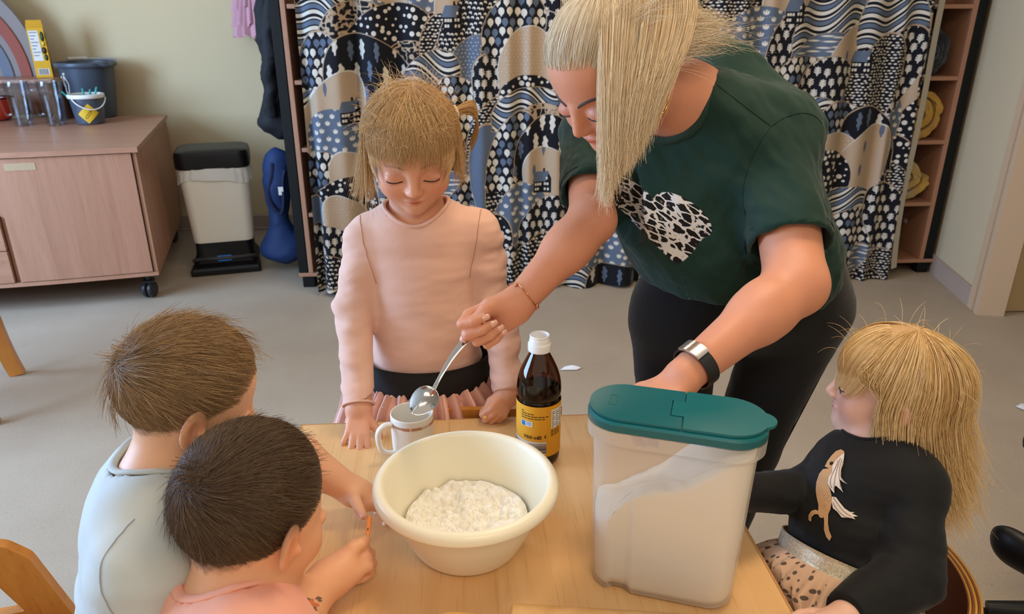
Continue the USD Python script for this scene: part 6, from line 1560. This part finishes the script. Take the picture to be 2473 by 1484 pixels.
    hw = np.interp(np.linspace(0, 1, 40), [0, .25, .6, .85, 1], [.0055, .0068, .0042, .0032, .0036])
    ax_ = nrm(b2-b1); sd_ = nrm(np.cross(ax_, -FW+.35*UP)); nn_ = np.cross(sd_, ax_)
    V = []; 
    t_ = np.gradient(hd, axis=0); 
    for i in range(40):
        ti = nrm(t_[i]); s2_ = nrm(np.cross(ti, -FW+.35*UP)); n2 = np.cross(s2_, ti)
        for a_, b_ in ((-1, 0), (-.6, .55), (.6, .55), (1, 0), (.6, -.45), (-.6, -.45)): V.append(hd[i]+s2_*hw[i]*a_+n2*.0013*b_)
    V = np.array(V); Fc = []
    for i in range(39):
        for k in range(6): l = (k+1) % 6; Fc += [[i*6+k, i*6+l, (i+1)*6+l], [i*6+k, (i+1)*6+l, (i+1)*6+k]]
    Fc += [[0, 2, 1], [0, 3, 2], [0, 4, 3], [0, 5, 4]]+[[234, 235, 236], [234, 236, 237], [234, 237, 238], [234, 238, 239]]
    M_steel = pb("spoon_steel", (200, 198, 194), .14, metallic=1.0)
    part(sp, "handle", (V, np.array(Fc)), M_steel, 50)
    Lb = np.linalg.norm(b2-b1)
    def bowl(u, w):
        a_ = u*2*np.pi; q_ = w; y_ = np.cos(a_)*q_; x_ = np.sin(a_)*q_*(1-.18*np.cos(a_))
        return b1+np.outer((y_+1)*.5*Lb*1.08-.003, ax_)+np.outer(x_*.0205, sd_)+np.outer(-(1-q_**2)*.0085*-1*1.0, nn_)*1.0
    v, f = grid(48, 12, bowl)
    part(sp, "bowl", thick((v, f), .0012), M_steel, True)
    return Hd
WM = woman()

# ---------------------------------------------------------------- short-haired boys
def boy_hair(g, Hd, cols, whorl, n, seed, top=.20, kw=None, swirl=.5, spike=1.0):
    kw = kw or {}
    mask = lambda p: Hd.scalp_mask(p, **kw)
    R0 = roots(Hd, n, seed, mask, 0.0); h = mask(R0)
    W0 = np.array(whorl)
    def fl(p, t):
        nn = (p-Hd.cc)/Hd.rad**2; nn /= np.linalg.norm(nn, axis=1, keepdims=True)
        d = p-W0; d -= nn*(d*nn).sum(1)[:, None]; d /= np.maximum(np.linalg.norm(d, axis=1, keepdims=True), .03)
        near = np.exp(-((p-W0)**2).sum(1)/.06)[:, None]
        d = d+np.cross(nn, d)*swirl*(.30+near)
        d[:, 2] -= .45*np.clip(.15-p[:, 2], 0, .6)*1.5
        d[:, 1] += .25*np.clip(p[:, 2], 0, 1)
        return d+nn*.30*spike*(1-t)
    L = np.interp(h, [0, .08, .25, .45, .7], [.065, .08, .13, top, top*1.1])*np.random.RandomState(seed).uniform(.75, 1.25, n)
    lift = np.interp(h, [0, .1, .35, .6], [.006, .014, .040, .062])
    s = comb(Hd, R0, fl, L, 7, lift*.25, lift, seed+1, .16)
    curves(g, "hair", to_world(Hd, s), .0006, .0002, M_hair, tones(n, cols, seed))
    m = n//16; p0 = roots(Hd, m, seed+5, lambda p: mask(p)-.25, 0.0)
    s = comb(Hd, p0, lambda p, t: fl(p, t)+(p-Hd.cc)*.5*spike, top*np.random.RandomState(seed).uniform(.6, 1.1, m), 6, 0.02, .075*spike, seed+2, .20, hug=False)
    r = np.random.RandomState(seed+9); q = push(Hd, W0+r.normal(size=(260, 3))*.045, .0)
    s0 = comb(Hd, q, lambda p, t: r.normal(size=p.shape)*.25+np.array([0, .9, .2]), .14, 6, .02, .05, seed+7, .3); curves(g, "whorl", to_world(Hd, s0), .0006, .0002, M_hair, tones(260, cols, seed+4))
    curves(g, "tuft", to_world(Hd, s), .0006, .0002, M_hair, tones(m, cols, seed+3))
def legs(g, hip, w, mat, name="trousers", foot=(0, -.0)):
    TRs = []
    for s in (-1, 1):
        a = hip+np.array(w)*s; k = np.array([a[0], a[1], .30]); f = np.array([a[0], a[1], .06])
        TRs += [cap(a, k, .062, .046, .03), cap(k, f, .046, .036, .02)]
        part(g, "shoe", lump([(f[0]-.05, f[1], .03), (f[0]-.02, f[1], .034), (f[0]+.06, f[1], .028), (f[0]+.10, f[1], .022)], [.012, .033, .031, .012], amp=.001), pb("slipper_blue", (60, 70, 96), .8), 60)
    TRs.append(cap(hip+np.array(w), hip-np.array(w), .082, k=.04))
    part(g, name, surface(TRs, .009), mat, True)

def boy_back():
    g = thing("person", "boy with light brown cropped hair in a pale blue-white shirt, farther of the two", "person", (-.52, .93, 0))
    Hd = Head(P(462, 950, .985), (.86, .42, -.36), .200, roll=.05, rad=(.376, .442, .405), cc=(0, -.05, .098))
    nb = P(385, 1165, .985)
    hip = np.array([nb[0]-.10, nb[1]-.02, .50])
    fwd = nrm(np.array([.95, .25, 0])); lft = np.array([-fwd[1], fwd[0], 0])
    shL, shR = nb+lft*.105+[-.01, 0, -.045], nb-lft*.112+[-.02, 0, -.050]
    wr = PZ(850, 1186, .768); el = PZ(722, 1105, .835)
    kn_ = PZ(906, 1202, .758)-wr
    fR, tips, _ = hand(wr, kn_, nrm(RT*.16+UP*.78-FW*.43), .118, 1, [(48, 62, 30), (56, 66, 30), (62, 68, 30), (66, 66, 30)], fat=1.15, thumb_pts=[lerp(wr, PZ(858, 1208, .775), .5), PZ(859, 1212, .782), PZ(868, 1230, .785), PZ(879, 1247, .785)])
    elR, wrR = shR+fwd*.06+[0, 0, -.165], shR+fwd*.16+[.0, .02, -.20]
    fX, tipsX, _ = hand(wrR, fwd, (0, 0, 1), .11, 1, [(15, 20, 12)]*4, fat=1.12)
    bl = Hd.blobs(nb+[0, 0, -.01], .215, .24)+[cap(shL, shR, .045, k=.03), cap(nb-[0, 0, .05], hip, .075, .08, .05), cap(shL, el, .038, .033, .02), cap(el, wr, .034, .0225, .015), cap(wr, wr+kn_*.3, .0225, .021, .012), group(fR, .013), cap(shR, elR, .038, .031, .02), cap(elR, wrR, .030, .022, .015), group(fX, .013)]
    m = body_mesh(bl, .0031)
    kw = dict(front=.25, side=-.10, nape=-.34, temple=.20)
    part(g, "body", m, M_skin, True, attrs={"tint": skin_colour(m[0], SKIN_B, [Hd], (104, 78, 54), mask_kw=kw)})
    nails(g, tips[:4], M_nail); nails(g, [(tips[4][0], tips[4][1], -FW*.8-RT*.5+UP*.2, tips[4][3])], M_nail)
    st = [cap(shL, shR, .058, k=.03), cap(lerp(nb, shL, .3)-[0, 0, .06], hip+lft*.03, .088, .094, .05), cap(lerp(nb, shR, .3)-[0, 0, .06], hip-lft*.03, .088, .094, .05), cap(lerp(nb, shL, .4), lerp(nb, shR, .4), .062, k=.04),
          cap(shL, lerp(shL, el, .5), .052, .046, .02), cap(shR, lerp(shR, elR, .75), .054, .048, .02)]
    whole = list(st); nax = nrm(Hd.w((0, -.10, -.3))-nb+[-.01, 0, .01]); nc = nb+[0, 0, -.012]
    e1, e2 = lerp(shL, el, .48), lerp(shR, elR, .72)
    st = st+[cap(nc-nax*.02, nc+nax*.12, .052, .064, .004, '-'), cutend(e1, el-shL, .06), cutend(e2, elR-shR, .06, .08), Blob(lambda p: p[:, 2]-.46, hip-[.3, .3, .3], hip+[.3, .3, -.04], .003, '-')]
    sm = relax(wrinkle(surface(st, .0048), .010, 15, axis=(.3, .1, 1), seed=8, stretch=2.5), 3)
    M_sh = cloth_mat("shirt_pale_blue", (190, 196, 194))
    sp = part(g, "shirt", sm, M_sh, True)
    part(sp, "collar", tube(ring_on(whole, nc, nax, .0555), .0036, 8, closed=True, flat=1.6), M_sh, True)
    seam(sp, sm, [shR+[-.0, .01, .06], shR-lft*.01+[-.02, -.03, .02], shR-lft*.0+[.0, -.05, -.03]], .0010, pb("seam_grey", (150, 156, 160), .9))
    part(sp, "neck_label", fit(cbox(-.014, .014, -.001, .001, -.011, .011, .0005), frame(nax, lft), nc-fwd*.047+nax*.014), M_white, label="white label inside the collar")
    boy_hair(g, Hd, [(142, 110, 74), (164, 130, 88), (116, 88, 60), (184, 148, 102), (106, 82, 58)], (.02, -.46, .22), 11000, 41, top=.23, kw=kw, spike=1.15)
    legs(g, hip-[0, 0, .04], lft*.05, cloth_mat("trousers_grey", (70, 72, 80)))
    bw = np.array([Hd.w((-x, y, z)) for x, y, z in ((.07, .392, .02), (.12, .39, .036), (.18, .36, .036), (.235, .315, .016))])
    part(g, "eyebrow", tube(stick(bl, spline(bw, 14)), .0018, 6, flat=.6), pb("brow_brown", (104, 76, 54), .8), True)
    pts = np.array([Hd.w((-x, y, z)) for x, y, z in ((.085, .372, -.09), (.12, .388, -.098), (.155, .390, -.10), (.205, .370, -.094))])
    part(g, "eyelash", tube(stick(bl, spline(pts, 14)), .0013, 6), pb("lash_brown", (58, 40, 30), .7), True)
    return wr
BB = boy_back()
def boy_front():
    g = thing("person", "boy with dark brown cropped hair in a pink shirt, nearest the camera", "person", (-.35, .66, 0))
    Hd = Head(P(616, 1222, .915), (.66, .70, -.30), .212, roll=.06, rad=(.376, .425, .425), cc=(0, -.05, .080))
    nb = P(560, 1448, .90)
    fwd = nrm(np.array([.86, .5, 0])); lft = np.array([-fwd[1], fwd[0], 0])
    hip = np.array([nb[0]-.21, nb[1]-.09, .46])
    shL, shR = nb+lft*.10+[0, 0, -.045], nb-lft*.112+[-.01, 0, -.05]
    wr = PZ(790, 1402, .768); el = PZ(655, 1545, .790)
    kn_ = PZ(885, 1335, .775)-wr
    fR, tips, _ = hand(wr, kn_, nrm(UP*.45-FW*.85-RT*.2), .132, -1, [(50, 78, 35), (60, 82, 40), (66, 84, 40), (72, 82, 40)], spread=(4, 1, -3, -8), fat=1.12, thumb_pts=[lerp(wr, PZ(850, 1330, .785), .5), PZ(852, 1328, .79), PZ(870, 1316, .79), PZ(884, 1304, .787)])
    elL, wrL = shL+fwd*.10+[0, 0, -.14], shL+fwd*.20+[.02, .0, -.17]
    fX, tipsX, _ = hand(wrL, fwd, (0, 0, 1), .112, -1, [(15, 20, 12)]*4, fat=1.12)
    bl = Hd.blobs(nb+[0, 0, -.01], .225, .25)+[cap(shL, shR, .045, k=.03), cap(nb-[0, 0, .05], hip, .075, .08, .05), cap(shR, el, .038, .034, .02), cap(el, lerp(el, wr, .4), .035, .034, .015), cap(lerp(el, wr, .35), wr, .034, .0255, .015), cap(wr, wr+kn_*.35, .0255, .024, .014), group(fR, .013), cap(shL, elL, .038, .031, .02), cap(elL, wrL, .030, .022, .015), group(fX, .013)]
    m = body_mesh(bl, .0026)
    kw = dict(front=.25, side=-.10, nape=-.34, temple=.20)
    part(g, "body", m, M_skin, True, attrs={"tint": skin_colour(m[0], SKIN_F, [Hd], (66, 48, 34), mask_kw=kw)})
    nails(g, tips[:4], M_nail)
    # the worn transfer on his wrist: flat print on the skin
    rg = np.random.RandomState(3)
    def blot(cx, cy, rx, ry, n=18): a = np.linspace(0, 2*np.pi, n, endpoint=False); k = rg.uniform(.6, 1.2, n); return sg.Polygon(np.c_[cx+rx*k*np.cos(a), cy+ry*k*np.sin(a)])
    for nm, col, bs in (("transfer_orange", (196, 112, 72), [(738, 1462, 10, 9), (752, 1456, 9, 8), (762, 1462, 10, 6), (724, 1470, 6, 6), (748, 1472, 8, 6)]), ("transfer_grey", (112, 88, 78), [(740, 1448, 10, 3), (768, 1446, 8, 4), (758, 1474, 7, 9), (772, 1452, 5, 3), (732, 1480, 5, 4)])):
        poly = unary_union([blot(*b) for b in bs]).buffer(0)
        try: part(g, "skin_transfer", decal(m, poly, .0004 if "orange" in nm else .0006, 6), pb(nm, col, .6), True, label="worn orange and grey transfer on the wrist")
        except Exception: pass
    st = [cap(shL, shR, .060, k=.03), cap(lerp(nb, shL, .3)-[0, 0, .06], hip+lft*.03, .088, .094, .05), cap(lerp(nb, shR, .3)-[0, 0, .06], hip-lft*.03, .088, .094, .05), cap(lerp(nb, shL, .4), lerp(nb, shR, .4), .064, k=.04),
          cap(shR, lerp(shR, el, .6), .056, .050, .02), cap(shL, lerp(shL, elL, .7), .054, .048, .02)]
    whole = list(st); nax = nrm(Hd.w((0, -.10, -.3))-nb+[-.01, 0, .01]); nc = nb+[0, 0, -.012]
    e1, e2 = lerp(shR, el, .56), lerp(shL, elL, .66)
    st = st+[cap(nc-nax*.02, nc+nax*.12, .054, .066, .004, '-'), cutend(e2, elL-shL, .06, .08), Blob(lambda p: p[:, 2]-.42, hip-[.3, .3, .3], hip+[.3, .3, -.04], .003, '-')]
    sm = relax(wrinkle(surface(st, .0048), .009, 15, axis=(.3, .1, 1), seed=18, stretch=2.5), 3)
    M_sh = cloth_mat("shirt_salmon_pink", (238, 170, 148))
    sp = part(g, "shirt", sm, M_sh, True)
    part(sp, "collar", tube(ring_on(whole, nc, nax, .058), .0040, 8, closed=True, flat=1.8), M_sh, True)
    boy_hair(g, Hd, [(80, 60, 43), (96, 74, 52), (64, 49, 36), (112, 87, 61)], (.03, -.44, .27), 12000, 51, top=.17, kw=kw, spike=.75)
    legs(g, hip-[0, 0, .04], lft*.05, cloth_mat("trousers_navy", (40, 44, 60)))
    # the orange crayon between the boys' fingers
    a, b = PZ(893, 1248, .806), PZ(886, 1308, .784)
    cr = thing("crayon", "orange wax crayon held upright by the boy in the pink shirt", "crayon", b)
    d = nrm(a-b); M = frame(d, RT)
    part(cr, "stick", fit(rbox(-.0032, .0032, -.0028, .0028, -.012, np.linalg.norm(a-b), .0020, 12), M, b), pb("crayon_orange", (246, 150, 76), .5), 40)
    part(cr, "printed_mark", fit(cbox(-.0008, .0008, -.0031, -.0027, np.linalg.norm(a-b)*.40, np.linalg.norm(a-b)*.52, .0002), M, b), pb("crayon_print", (110, 70, 30), .6))
    return Hd
BF = boy_front()

# ---------------------------------------------------------------- the little girl on the right
def girl_black():
    g = thing("person", "little girl with blonde bob in black top with a horse, right of the table", "person", (.60, .96, .44))
    Hd = Head(P(2150, 924, 1.17), (-.90, .36, .06), .190)
    nb = P(2116, 1104, 1.165)
    fwd = nrm(np.array([-.93, .18, 0])); lft = np.array([-fwd[1], fwd[0], 0])      # her left is towards the camera
    shL, shR = P(2208, 1182, 1.10), P(2024, 1136, 1.235)
    wc = P(2040, 1345, 1.16)
    hip = wc+[.015, 0, -.07]
    elL, wrL = P(2190, 1395, 1.055), P(2045, 1490, .985)
    elR, wrR = P(1925, 1186, 1.20), P(1770, 1192, 1.12)
    fL, tL, _ = hand(wrL, P(1960, 1530, .94)-wrL, (0, 0, 1), .105, 1, [(15, 20, 12)]*4, fat=1.15)
    fR, tR, _ = hand(wrR, P(1730, 1195, 1.09)-wrR, (0, 0, 1), .105, -1, [(20, 25, 12)]*4, fat=1.15)
    bl = Hd.blobs(nb+[0, 0, -.02], .225, .25)+[cap(shL, shR, .042, k=.03), cap(nb-[0, 0, .04], hip, .07, .08, .05), cap(shL, elL, .035, .03, .02), cap(elL, wrL, .03, .022, .015), cap(shR, elR, .035, .03, .02), cap(elR, wrR, .03, .022, .015), group(fL, .013), group(fR, .013)]
    for s in (-1, 1):
        a = hip+lft*s*.05+[0, 0, -.03]; k = a+fwd*.20+[0, 0, -.02]; f = k+fwd*.02+[0, 0, -.24]
        bl += [cap(a, k, .052, .042, .03), cap(k, f, .040, .028, .02), cap(f, f+fwd*.07, .024, .02, .01)]
    m = body_mesh(bl, .0026)
    kw = dict(front=.24, side=-.10, nape=-.36, temple=.16)
    part(g, "body", m, M_skin, True, attrs={"tint": skin_colour(m[0], (222, 174, 150), [Hd], (190, 152, 100), mask_kw=kw)})
    # eye looking down at the table: ball, iris, upper lid line and lashes
    for s in (-1, 1):
        e = part(g, "eye", xf(trimesh.creation.icosphere(3, .0102), loc=Hd.w((s*.150, .333, -.083))), pb("eye_white", (226, 220, 216), .15), True)
        ax = nrm(Hd.M@np.array([s*.12, .92, -.30])); c = Hd.w((s*.150, .333, -.083))
        part(e, "iris", fit(lathe([(0, .0103), (.0044, .0097), (.0050, .0089), (.0046, .0086)], 24), frame(ax), c), pb("iris_blue", (66, 78, 92), .1), True)
        part(e, "pupil", fit(lathe([(0, .01055), (.0020, .0104), (.0022, .0100)], 20), frame(ax), c), M_black, True)
        lid, lf = grid(20, 8, lambda u, w: c+(np.stack([np.sin((u-.5)*2.9)*np.cos(.25+w*1.25), np.cos((u-.5)*2.9)*np.cos(.25+w*1.25), np.sin(.25+w*1.25)], 1)*.0112)@Hd.M.T)
        part(e, "eyelid", thick((lid, lf), .0012), pb("lid_skin", (226, 172, 148), .5), True)
        la = c+(np.stack([np.sin(q := np.linspace(-1.3, 1.3, 14)), np.cos(q), np.full(14, .22)], 1)*.0118)@Hd.M.T
        part(e, "eyelash", tube(la, .0010, 6), pb("lash_brown", (58, 40, 30), .7), True)
        bw = np.array([Hd.w((s*x, y, z)) for x, y, z in ((.07, .392, .02), (.12, .39, .036), (.18, .36, .036), (.235, .315, .016))])
        part(g, "eyebrow", tube(stick(bl, spline(bw, 14)), .0015, 6, flat=.6), pb("brow_fair", (176, 130, 96), .8), True)
    # black top
    up = nrm(nb-wc)
    tor = [cap(shL, shR, .048, k=.03), cap(lerp(nb, shL, .30)-up*.05, wc+lft*.030, .056, .068, .04), cap(lerp(nb, shR, .35)-up*.05, wc-lft*.036, .058, .070, .04), cap(lerp(nb, shL, .45), lerp(nb, shR, .45), .054, k=.04), sph(lerp(nb, wc, .7)+fwd*.02, .066, .05), sph(nb-up*.048+fwd*.012, .070, .04)]
    slv = [cap(shL, elL, .044, .041, .007), cap(elL, wrL, .043, .032, .012), cap(shR, elR, .042, .034, .014), cap(elR, wrR, .034, .029, .012)]
    st = tor+slv
    whole = list(st); nax = nrm(Hd.w((0, -.08, -.3))-nb+[-.01, 0, .01])
    cutn = nrm(up+lft*.0)
    st = tor+[Blob(lambda p: np.where(np.linalg.norm(p-wc, axis=1) < .18, (p-wc)@cutn, .08), wc-.19, wc+[.19, .19, .08], .003, '-')]+slv+[cap(nb+nax*.012, nb+nax*.12, .052, .066, .004, '-'), cutend(wrL, wrL-elL, .05), cutend(wrR, wrR-elR, .05)]
    sm = surface(st, .0042)
    sm = relax(wrinkle(sm, .013, 22, axis=up, seed=28, stretch=2.0, fold=lambda v: .35+.9*np.clip(1-np.minimum(np.linalg.norm(v-elL, axis=1), np.linalg.norm(v-elR, axis=1))/.11, 0, 1)), 2)
    M_bk = pb("top_black", (9, 9, 10), .75, bump=(700, .15), sheen_weight=.06, specular_ior_level=.3)
    sp = part(g, "top", sm, M_bk, True)
    part(sp, "collar", tube(ring_on(whole, nb+nax*.012, nax, .0545), .0034, 8, closed=True, flat=1.5), M_bk, True)
    # the embroidered horse
    Q = lambda pts: [(1860+x/3.5, 1060+y/3.5) for x, y in pts]
    M_h, M_m = pb("applique_tan", (190, 148, 104), .8), pb("applique_mane", (222, 206, 190), .8)
    horse = sg.Polygon(Q([(466, 238), (490, 190), (520, 150), (560, 110), (600, 96), (628, 112), (625, 150), (590, 170), (560, 200), (540, 250), (520, 300), (505, 360), (505, 420), (520, 480), (522, 540), (510, 600), (492, 640), (490, 720), (500, 780), (520, 830), (503, 864), (476, 830), (458, 770), (460, 690), (448, 640), (448, 672), (424, 668), (408, 640), (378, 640), (354, 664), (350, 702), (330, 690), (330, 648), (352, 614), (384, 604), (410, 614), (412, 560), (398, 500), (390, 440), (396, 370), (420, 300), (450, 262), (506, 254), (524, 258), (490, 248)])).buffer(.6).buffer(-.3)
    mane = [[(560, 190), (600, 150), (632, 130), (622, 220), (606, 270), (604, 330), (628, 362), (656, 384), (622, 372), (590, 346), (596, 400), (622, 456), (592, 426), (560, 398), (550, 410), (546, 464), (524, 440), (492, 380), (500, 330), (528, 290), (532, 230)], [(526, 492), (560, 498), (590, 540), (630, 590), (676, 622), (716, 624), (690, 634), (742, 660), (698, 662), (722, 684), (660, 672), (606, 668), (570, 620), (534, 590), (524, 540)]]
    try:
        hp = part(sp, "horse_motif", decal(sm, horse, .0012, 6), M_h, True, label="tan embroidered horse on the front")
        for q in mane: part(hp, "mane" if q is mane[0] else "tail", decal(sm, sg.Polygon(Q(q)).buffer(0), .0022, 6), M_m, True, label="cream mane" if q is mane[0] else "cream tail")
        lines = [[(600, 170), (575, 250), (556, 330), (546, 440)], [(615, 180), (592, 260), (590, 340), (612, 430)], [(622, 200), (604, 280), (606, 335), (640, 376)], [(580, 190), (550, 270), (520, 340), (528, 420)], [(540, 500), (580, 560), (630, 620), (690, 660)], [(535, 540), (570, 600), (620, 650), (700, 676)]]
        for l in lines:
            p, n_ = cast(sm, spline(np.array(Q(l)), 14)); k = ~np.isnan(p[:, 0]); p, n_ = p[k], n_[k]
            if len(p) > 3: part(hp, "stitch_line", tube(p+n_*.0026, .0004, 5), pb("stitch_brown", (140, 116, 100), .8), True)
        p, n_ = cast(sm, Q([(524, 214), (470, 500), (486, 492), (478, 548), (498, 520), (464, 470), (504, 476), (470, 560)]))
        for i, (a_, b_) in enumerate(zip(p, n_)):
            if not np.isnan(a_[0]): part(hp, "sequin", fit(lathe([(0, .0006), (.0030 if i == 0 else .0010, .0), (0, -.0004)], 14), frame(b_), a_+b_*.0022), pb("bead_dark", (50, 30, 20), .15) if i == 0 else pb("bead_cream", (230, 210, 180), .4), True)
    except Exception as e: print("motif", e)
    # glitter waistband and spotted skirt
    Mw = frame(up, fwd)
    def wr_(rx, ry, h, u, ruf=0.): a = u*2*np.pi; return wc+np.outer((rx+ruf)*np.cos(a), Mw[:, 0])+np.outer((ry+ruf)*np.sin(a), Mw[:, 1])+np.outer(h, Mw[:, 2])
    rX, rY = .0935, .1235
    part(g, "waistband", thick(grid(90, 5, lambda u, w: wr_(rX, rY, .006-.026*w, u)), -.0025), pb("waistband_glitter", (176, 160, 132), .35, vary=(420, (240, 228, 200)), metallic=.35), True, label="silver gold glitter waistband")
    def skf(u, w):
        a = u*2*np.pi; f_ = np.clip(w*5, .25, 1)
        ruf = .006*f_*(np.sin(a*31)+.8*np.sin(a*17+w*2)+.5*np.sin(a*43+1))
        q = wr_(rX+.003+.115*w**.7, rY+.003+.120*w**.7, -.018-.19*w**1.0, u, ruf); q[:, 2] = np.maximum(q[:, 2], .478+.0*w); q[:, 0] = np.where(q[:, 2] < .80, np.maximum(q[:, 0], .452+.004*np.sin(a*29)+.004), q[:, 0]); return q
    nodes = {"u": ("attribute", {"attribute": "cloth"}), "v": ("voronoi_texture", {"scale": 74.0, "randomness": .5}), "r": ("rgb_ramp", {"ramp": [(.30, lin((84, 66, 54))), (.34, lin((196, 160, 132)))]}), "p": ("principled_bsdf", {"roughness": .8, "sheen_weight": .2})}
    M_sk = usdkit.material(stage, LK+"skirt_spotted", nodes, [("u.vector", "v.vector"), ("v.distance", "r.fac"), ("r.color", "p.base_color")], surface="p.BSDF")
    sk, sf = grid(340, 26, skf); uu = np.stack([np.repeat(np.linspace(0, 1, 340), 26)*.95, np.tile(np.linspace(0, 1, 26), 340)*.235, np.zeros(340*26)], 1)
    v2, f2 = thick((sk, sf), .0012)
    part(g, "skirt", (v2, f2), M_sk, True, attrs={"cloth": np.vstack([uu, uu])})
    # bobbed hair
    cols = [(222, 184, 122), (204, 162, 100), (236, 204, 146), (182, 140, 86), (240, 214, 164)]
    mask = lambda p: Hd.scalp_mask(p, **kw)
    W0 = np.array([.02, -.10, .50]); n = 10000
    R0 = roots(Hd, n, 61, mask, .005)
    dn = nrm(np.array([0, 0, -1.0])@Hd.M)
    fr_ = (R0[:, 1] > .10) & (np.abs(R0[:, 0]) < .27)
    hz = np.linalg.norm(R0-W0, axis=1)
    def fall(p, t):
        d = p-W0; d /= np.maximum(np.linalg.norm(d, axis=1, keepdims=True), 1e-6); d[:, 2] -= .35
        nn = (p-Hd.cc)/Hd.rad**2; nn /= np.linalg.norm(nn, axis=1, keepdims=True)
        d = d-nn*(d*nn).sum(1)[:, None]; return d/np.maximum(np.linalg.norm(d, axis=1, keepdims=True), 1e-6)
    r = np.random.RandomState(2)
    L = np.where(fr_, np.clip(.72-hz*.60, .20, .56), np.clip(1.50-hz*.95, .60, 1.22))*np.where(fr_, 1, r.uniform(.85, 1.05, n)+.40*r.rand(n)**2)*r.uniform(.92, 1.05, n)
    s1 = comb(Hd, R0[fr_], fall, L[fr_], 11, .03, .055, 62, .07)
    curves(g, "fringe", to_world(Hd, off_face(s1)), .00065, .00022, M_hair, tones(len(s1), cols, 63))
    # the long hair: over the head, then down and out at the ends
    Rl, Ll = R0[~fr_], L[~fr_]; out = [Rl.copy()]; p = Rl.copy(); jit = r.normal(size=Rl.shape)*.035+(np.stack([meshkit.noise(Rl*10+k*7.7, 60+k) for k in range(3)], 1)-.5)*.34; lf = r.uniform(.04, .15, len(Rl)); lf[Rl[:, 1] > -.05] *= .35; M_ = 13
    flip = r.uniform(.2, 1.2, len(Rl))
    for i in range(M_-1):
        t = i/(M_-1); rad = p-Hd.cc; rad[:, 2] *= .2; rad /= np.maximum(np.linalg.norm(rad, axis=1, keepdims=True), 1e-6)
        d = fall(p, t); low = np.clip((.12-p[:, 2])/.25, 0, 1)[:, None]
        d = d*(1-low)+(dn+rad*.13+rad*(flip*np.clip((t-.72)/.28, 0, 1)**1.5*1.3)[:, None]+np.array([0, -.14, 0]))*low+jit*(.6+.8*t)
        d /= np.linalg.norm(d, axis=1, keepdims=True); p = p+d*(Ll/(M_-1))[:, None]
        q = (p-Hd.cc)/(Hd.rad*(1+lf*(.4+.6*t))[:, None]); k = np.linalg.norm(q, axis=1); b_ = k < 1; p[b_] = Hd.cc+(p[b_]-Hd.cc)/k[b_, None]
        # keep the face free
        fc = (p[:, 1] > .13) & (p[:, 2] < .10); p[fc, 1] = .13
        out.append(p.copy())
    out = np.stack(out, 1); out = out[out[..., 1].max(1) < .33]
    S = to_world(Hd, out)
    curves(g, "hair", S, .00065, .00022, M_hair, tones(len(S), cols, 64))
    n = 60; p0 = roots(Hd, n, 71, lambda p: p[:, 2]-.1, .04)
    s3 = comb(Hd, p0, lambda p, t: (p-Hd.cc)*.8+np.array([0, 0, .3-.9*t]), r.uniform(.1, .25, n), 7, .05, .12, 72, .4, hug=False)
    curves(g, "wisp", to_world(Hd, s3), .0006, .0002, M_hair, tones(n, cols[2:], 73))
    return Hd
GB = girl_black()
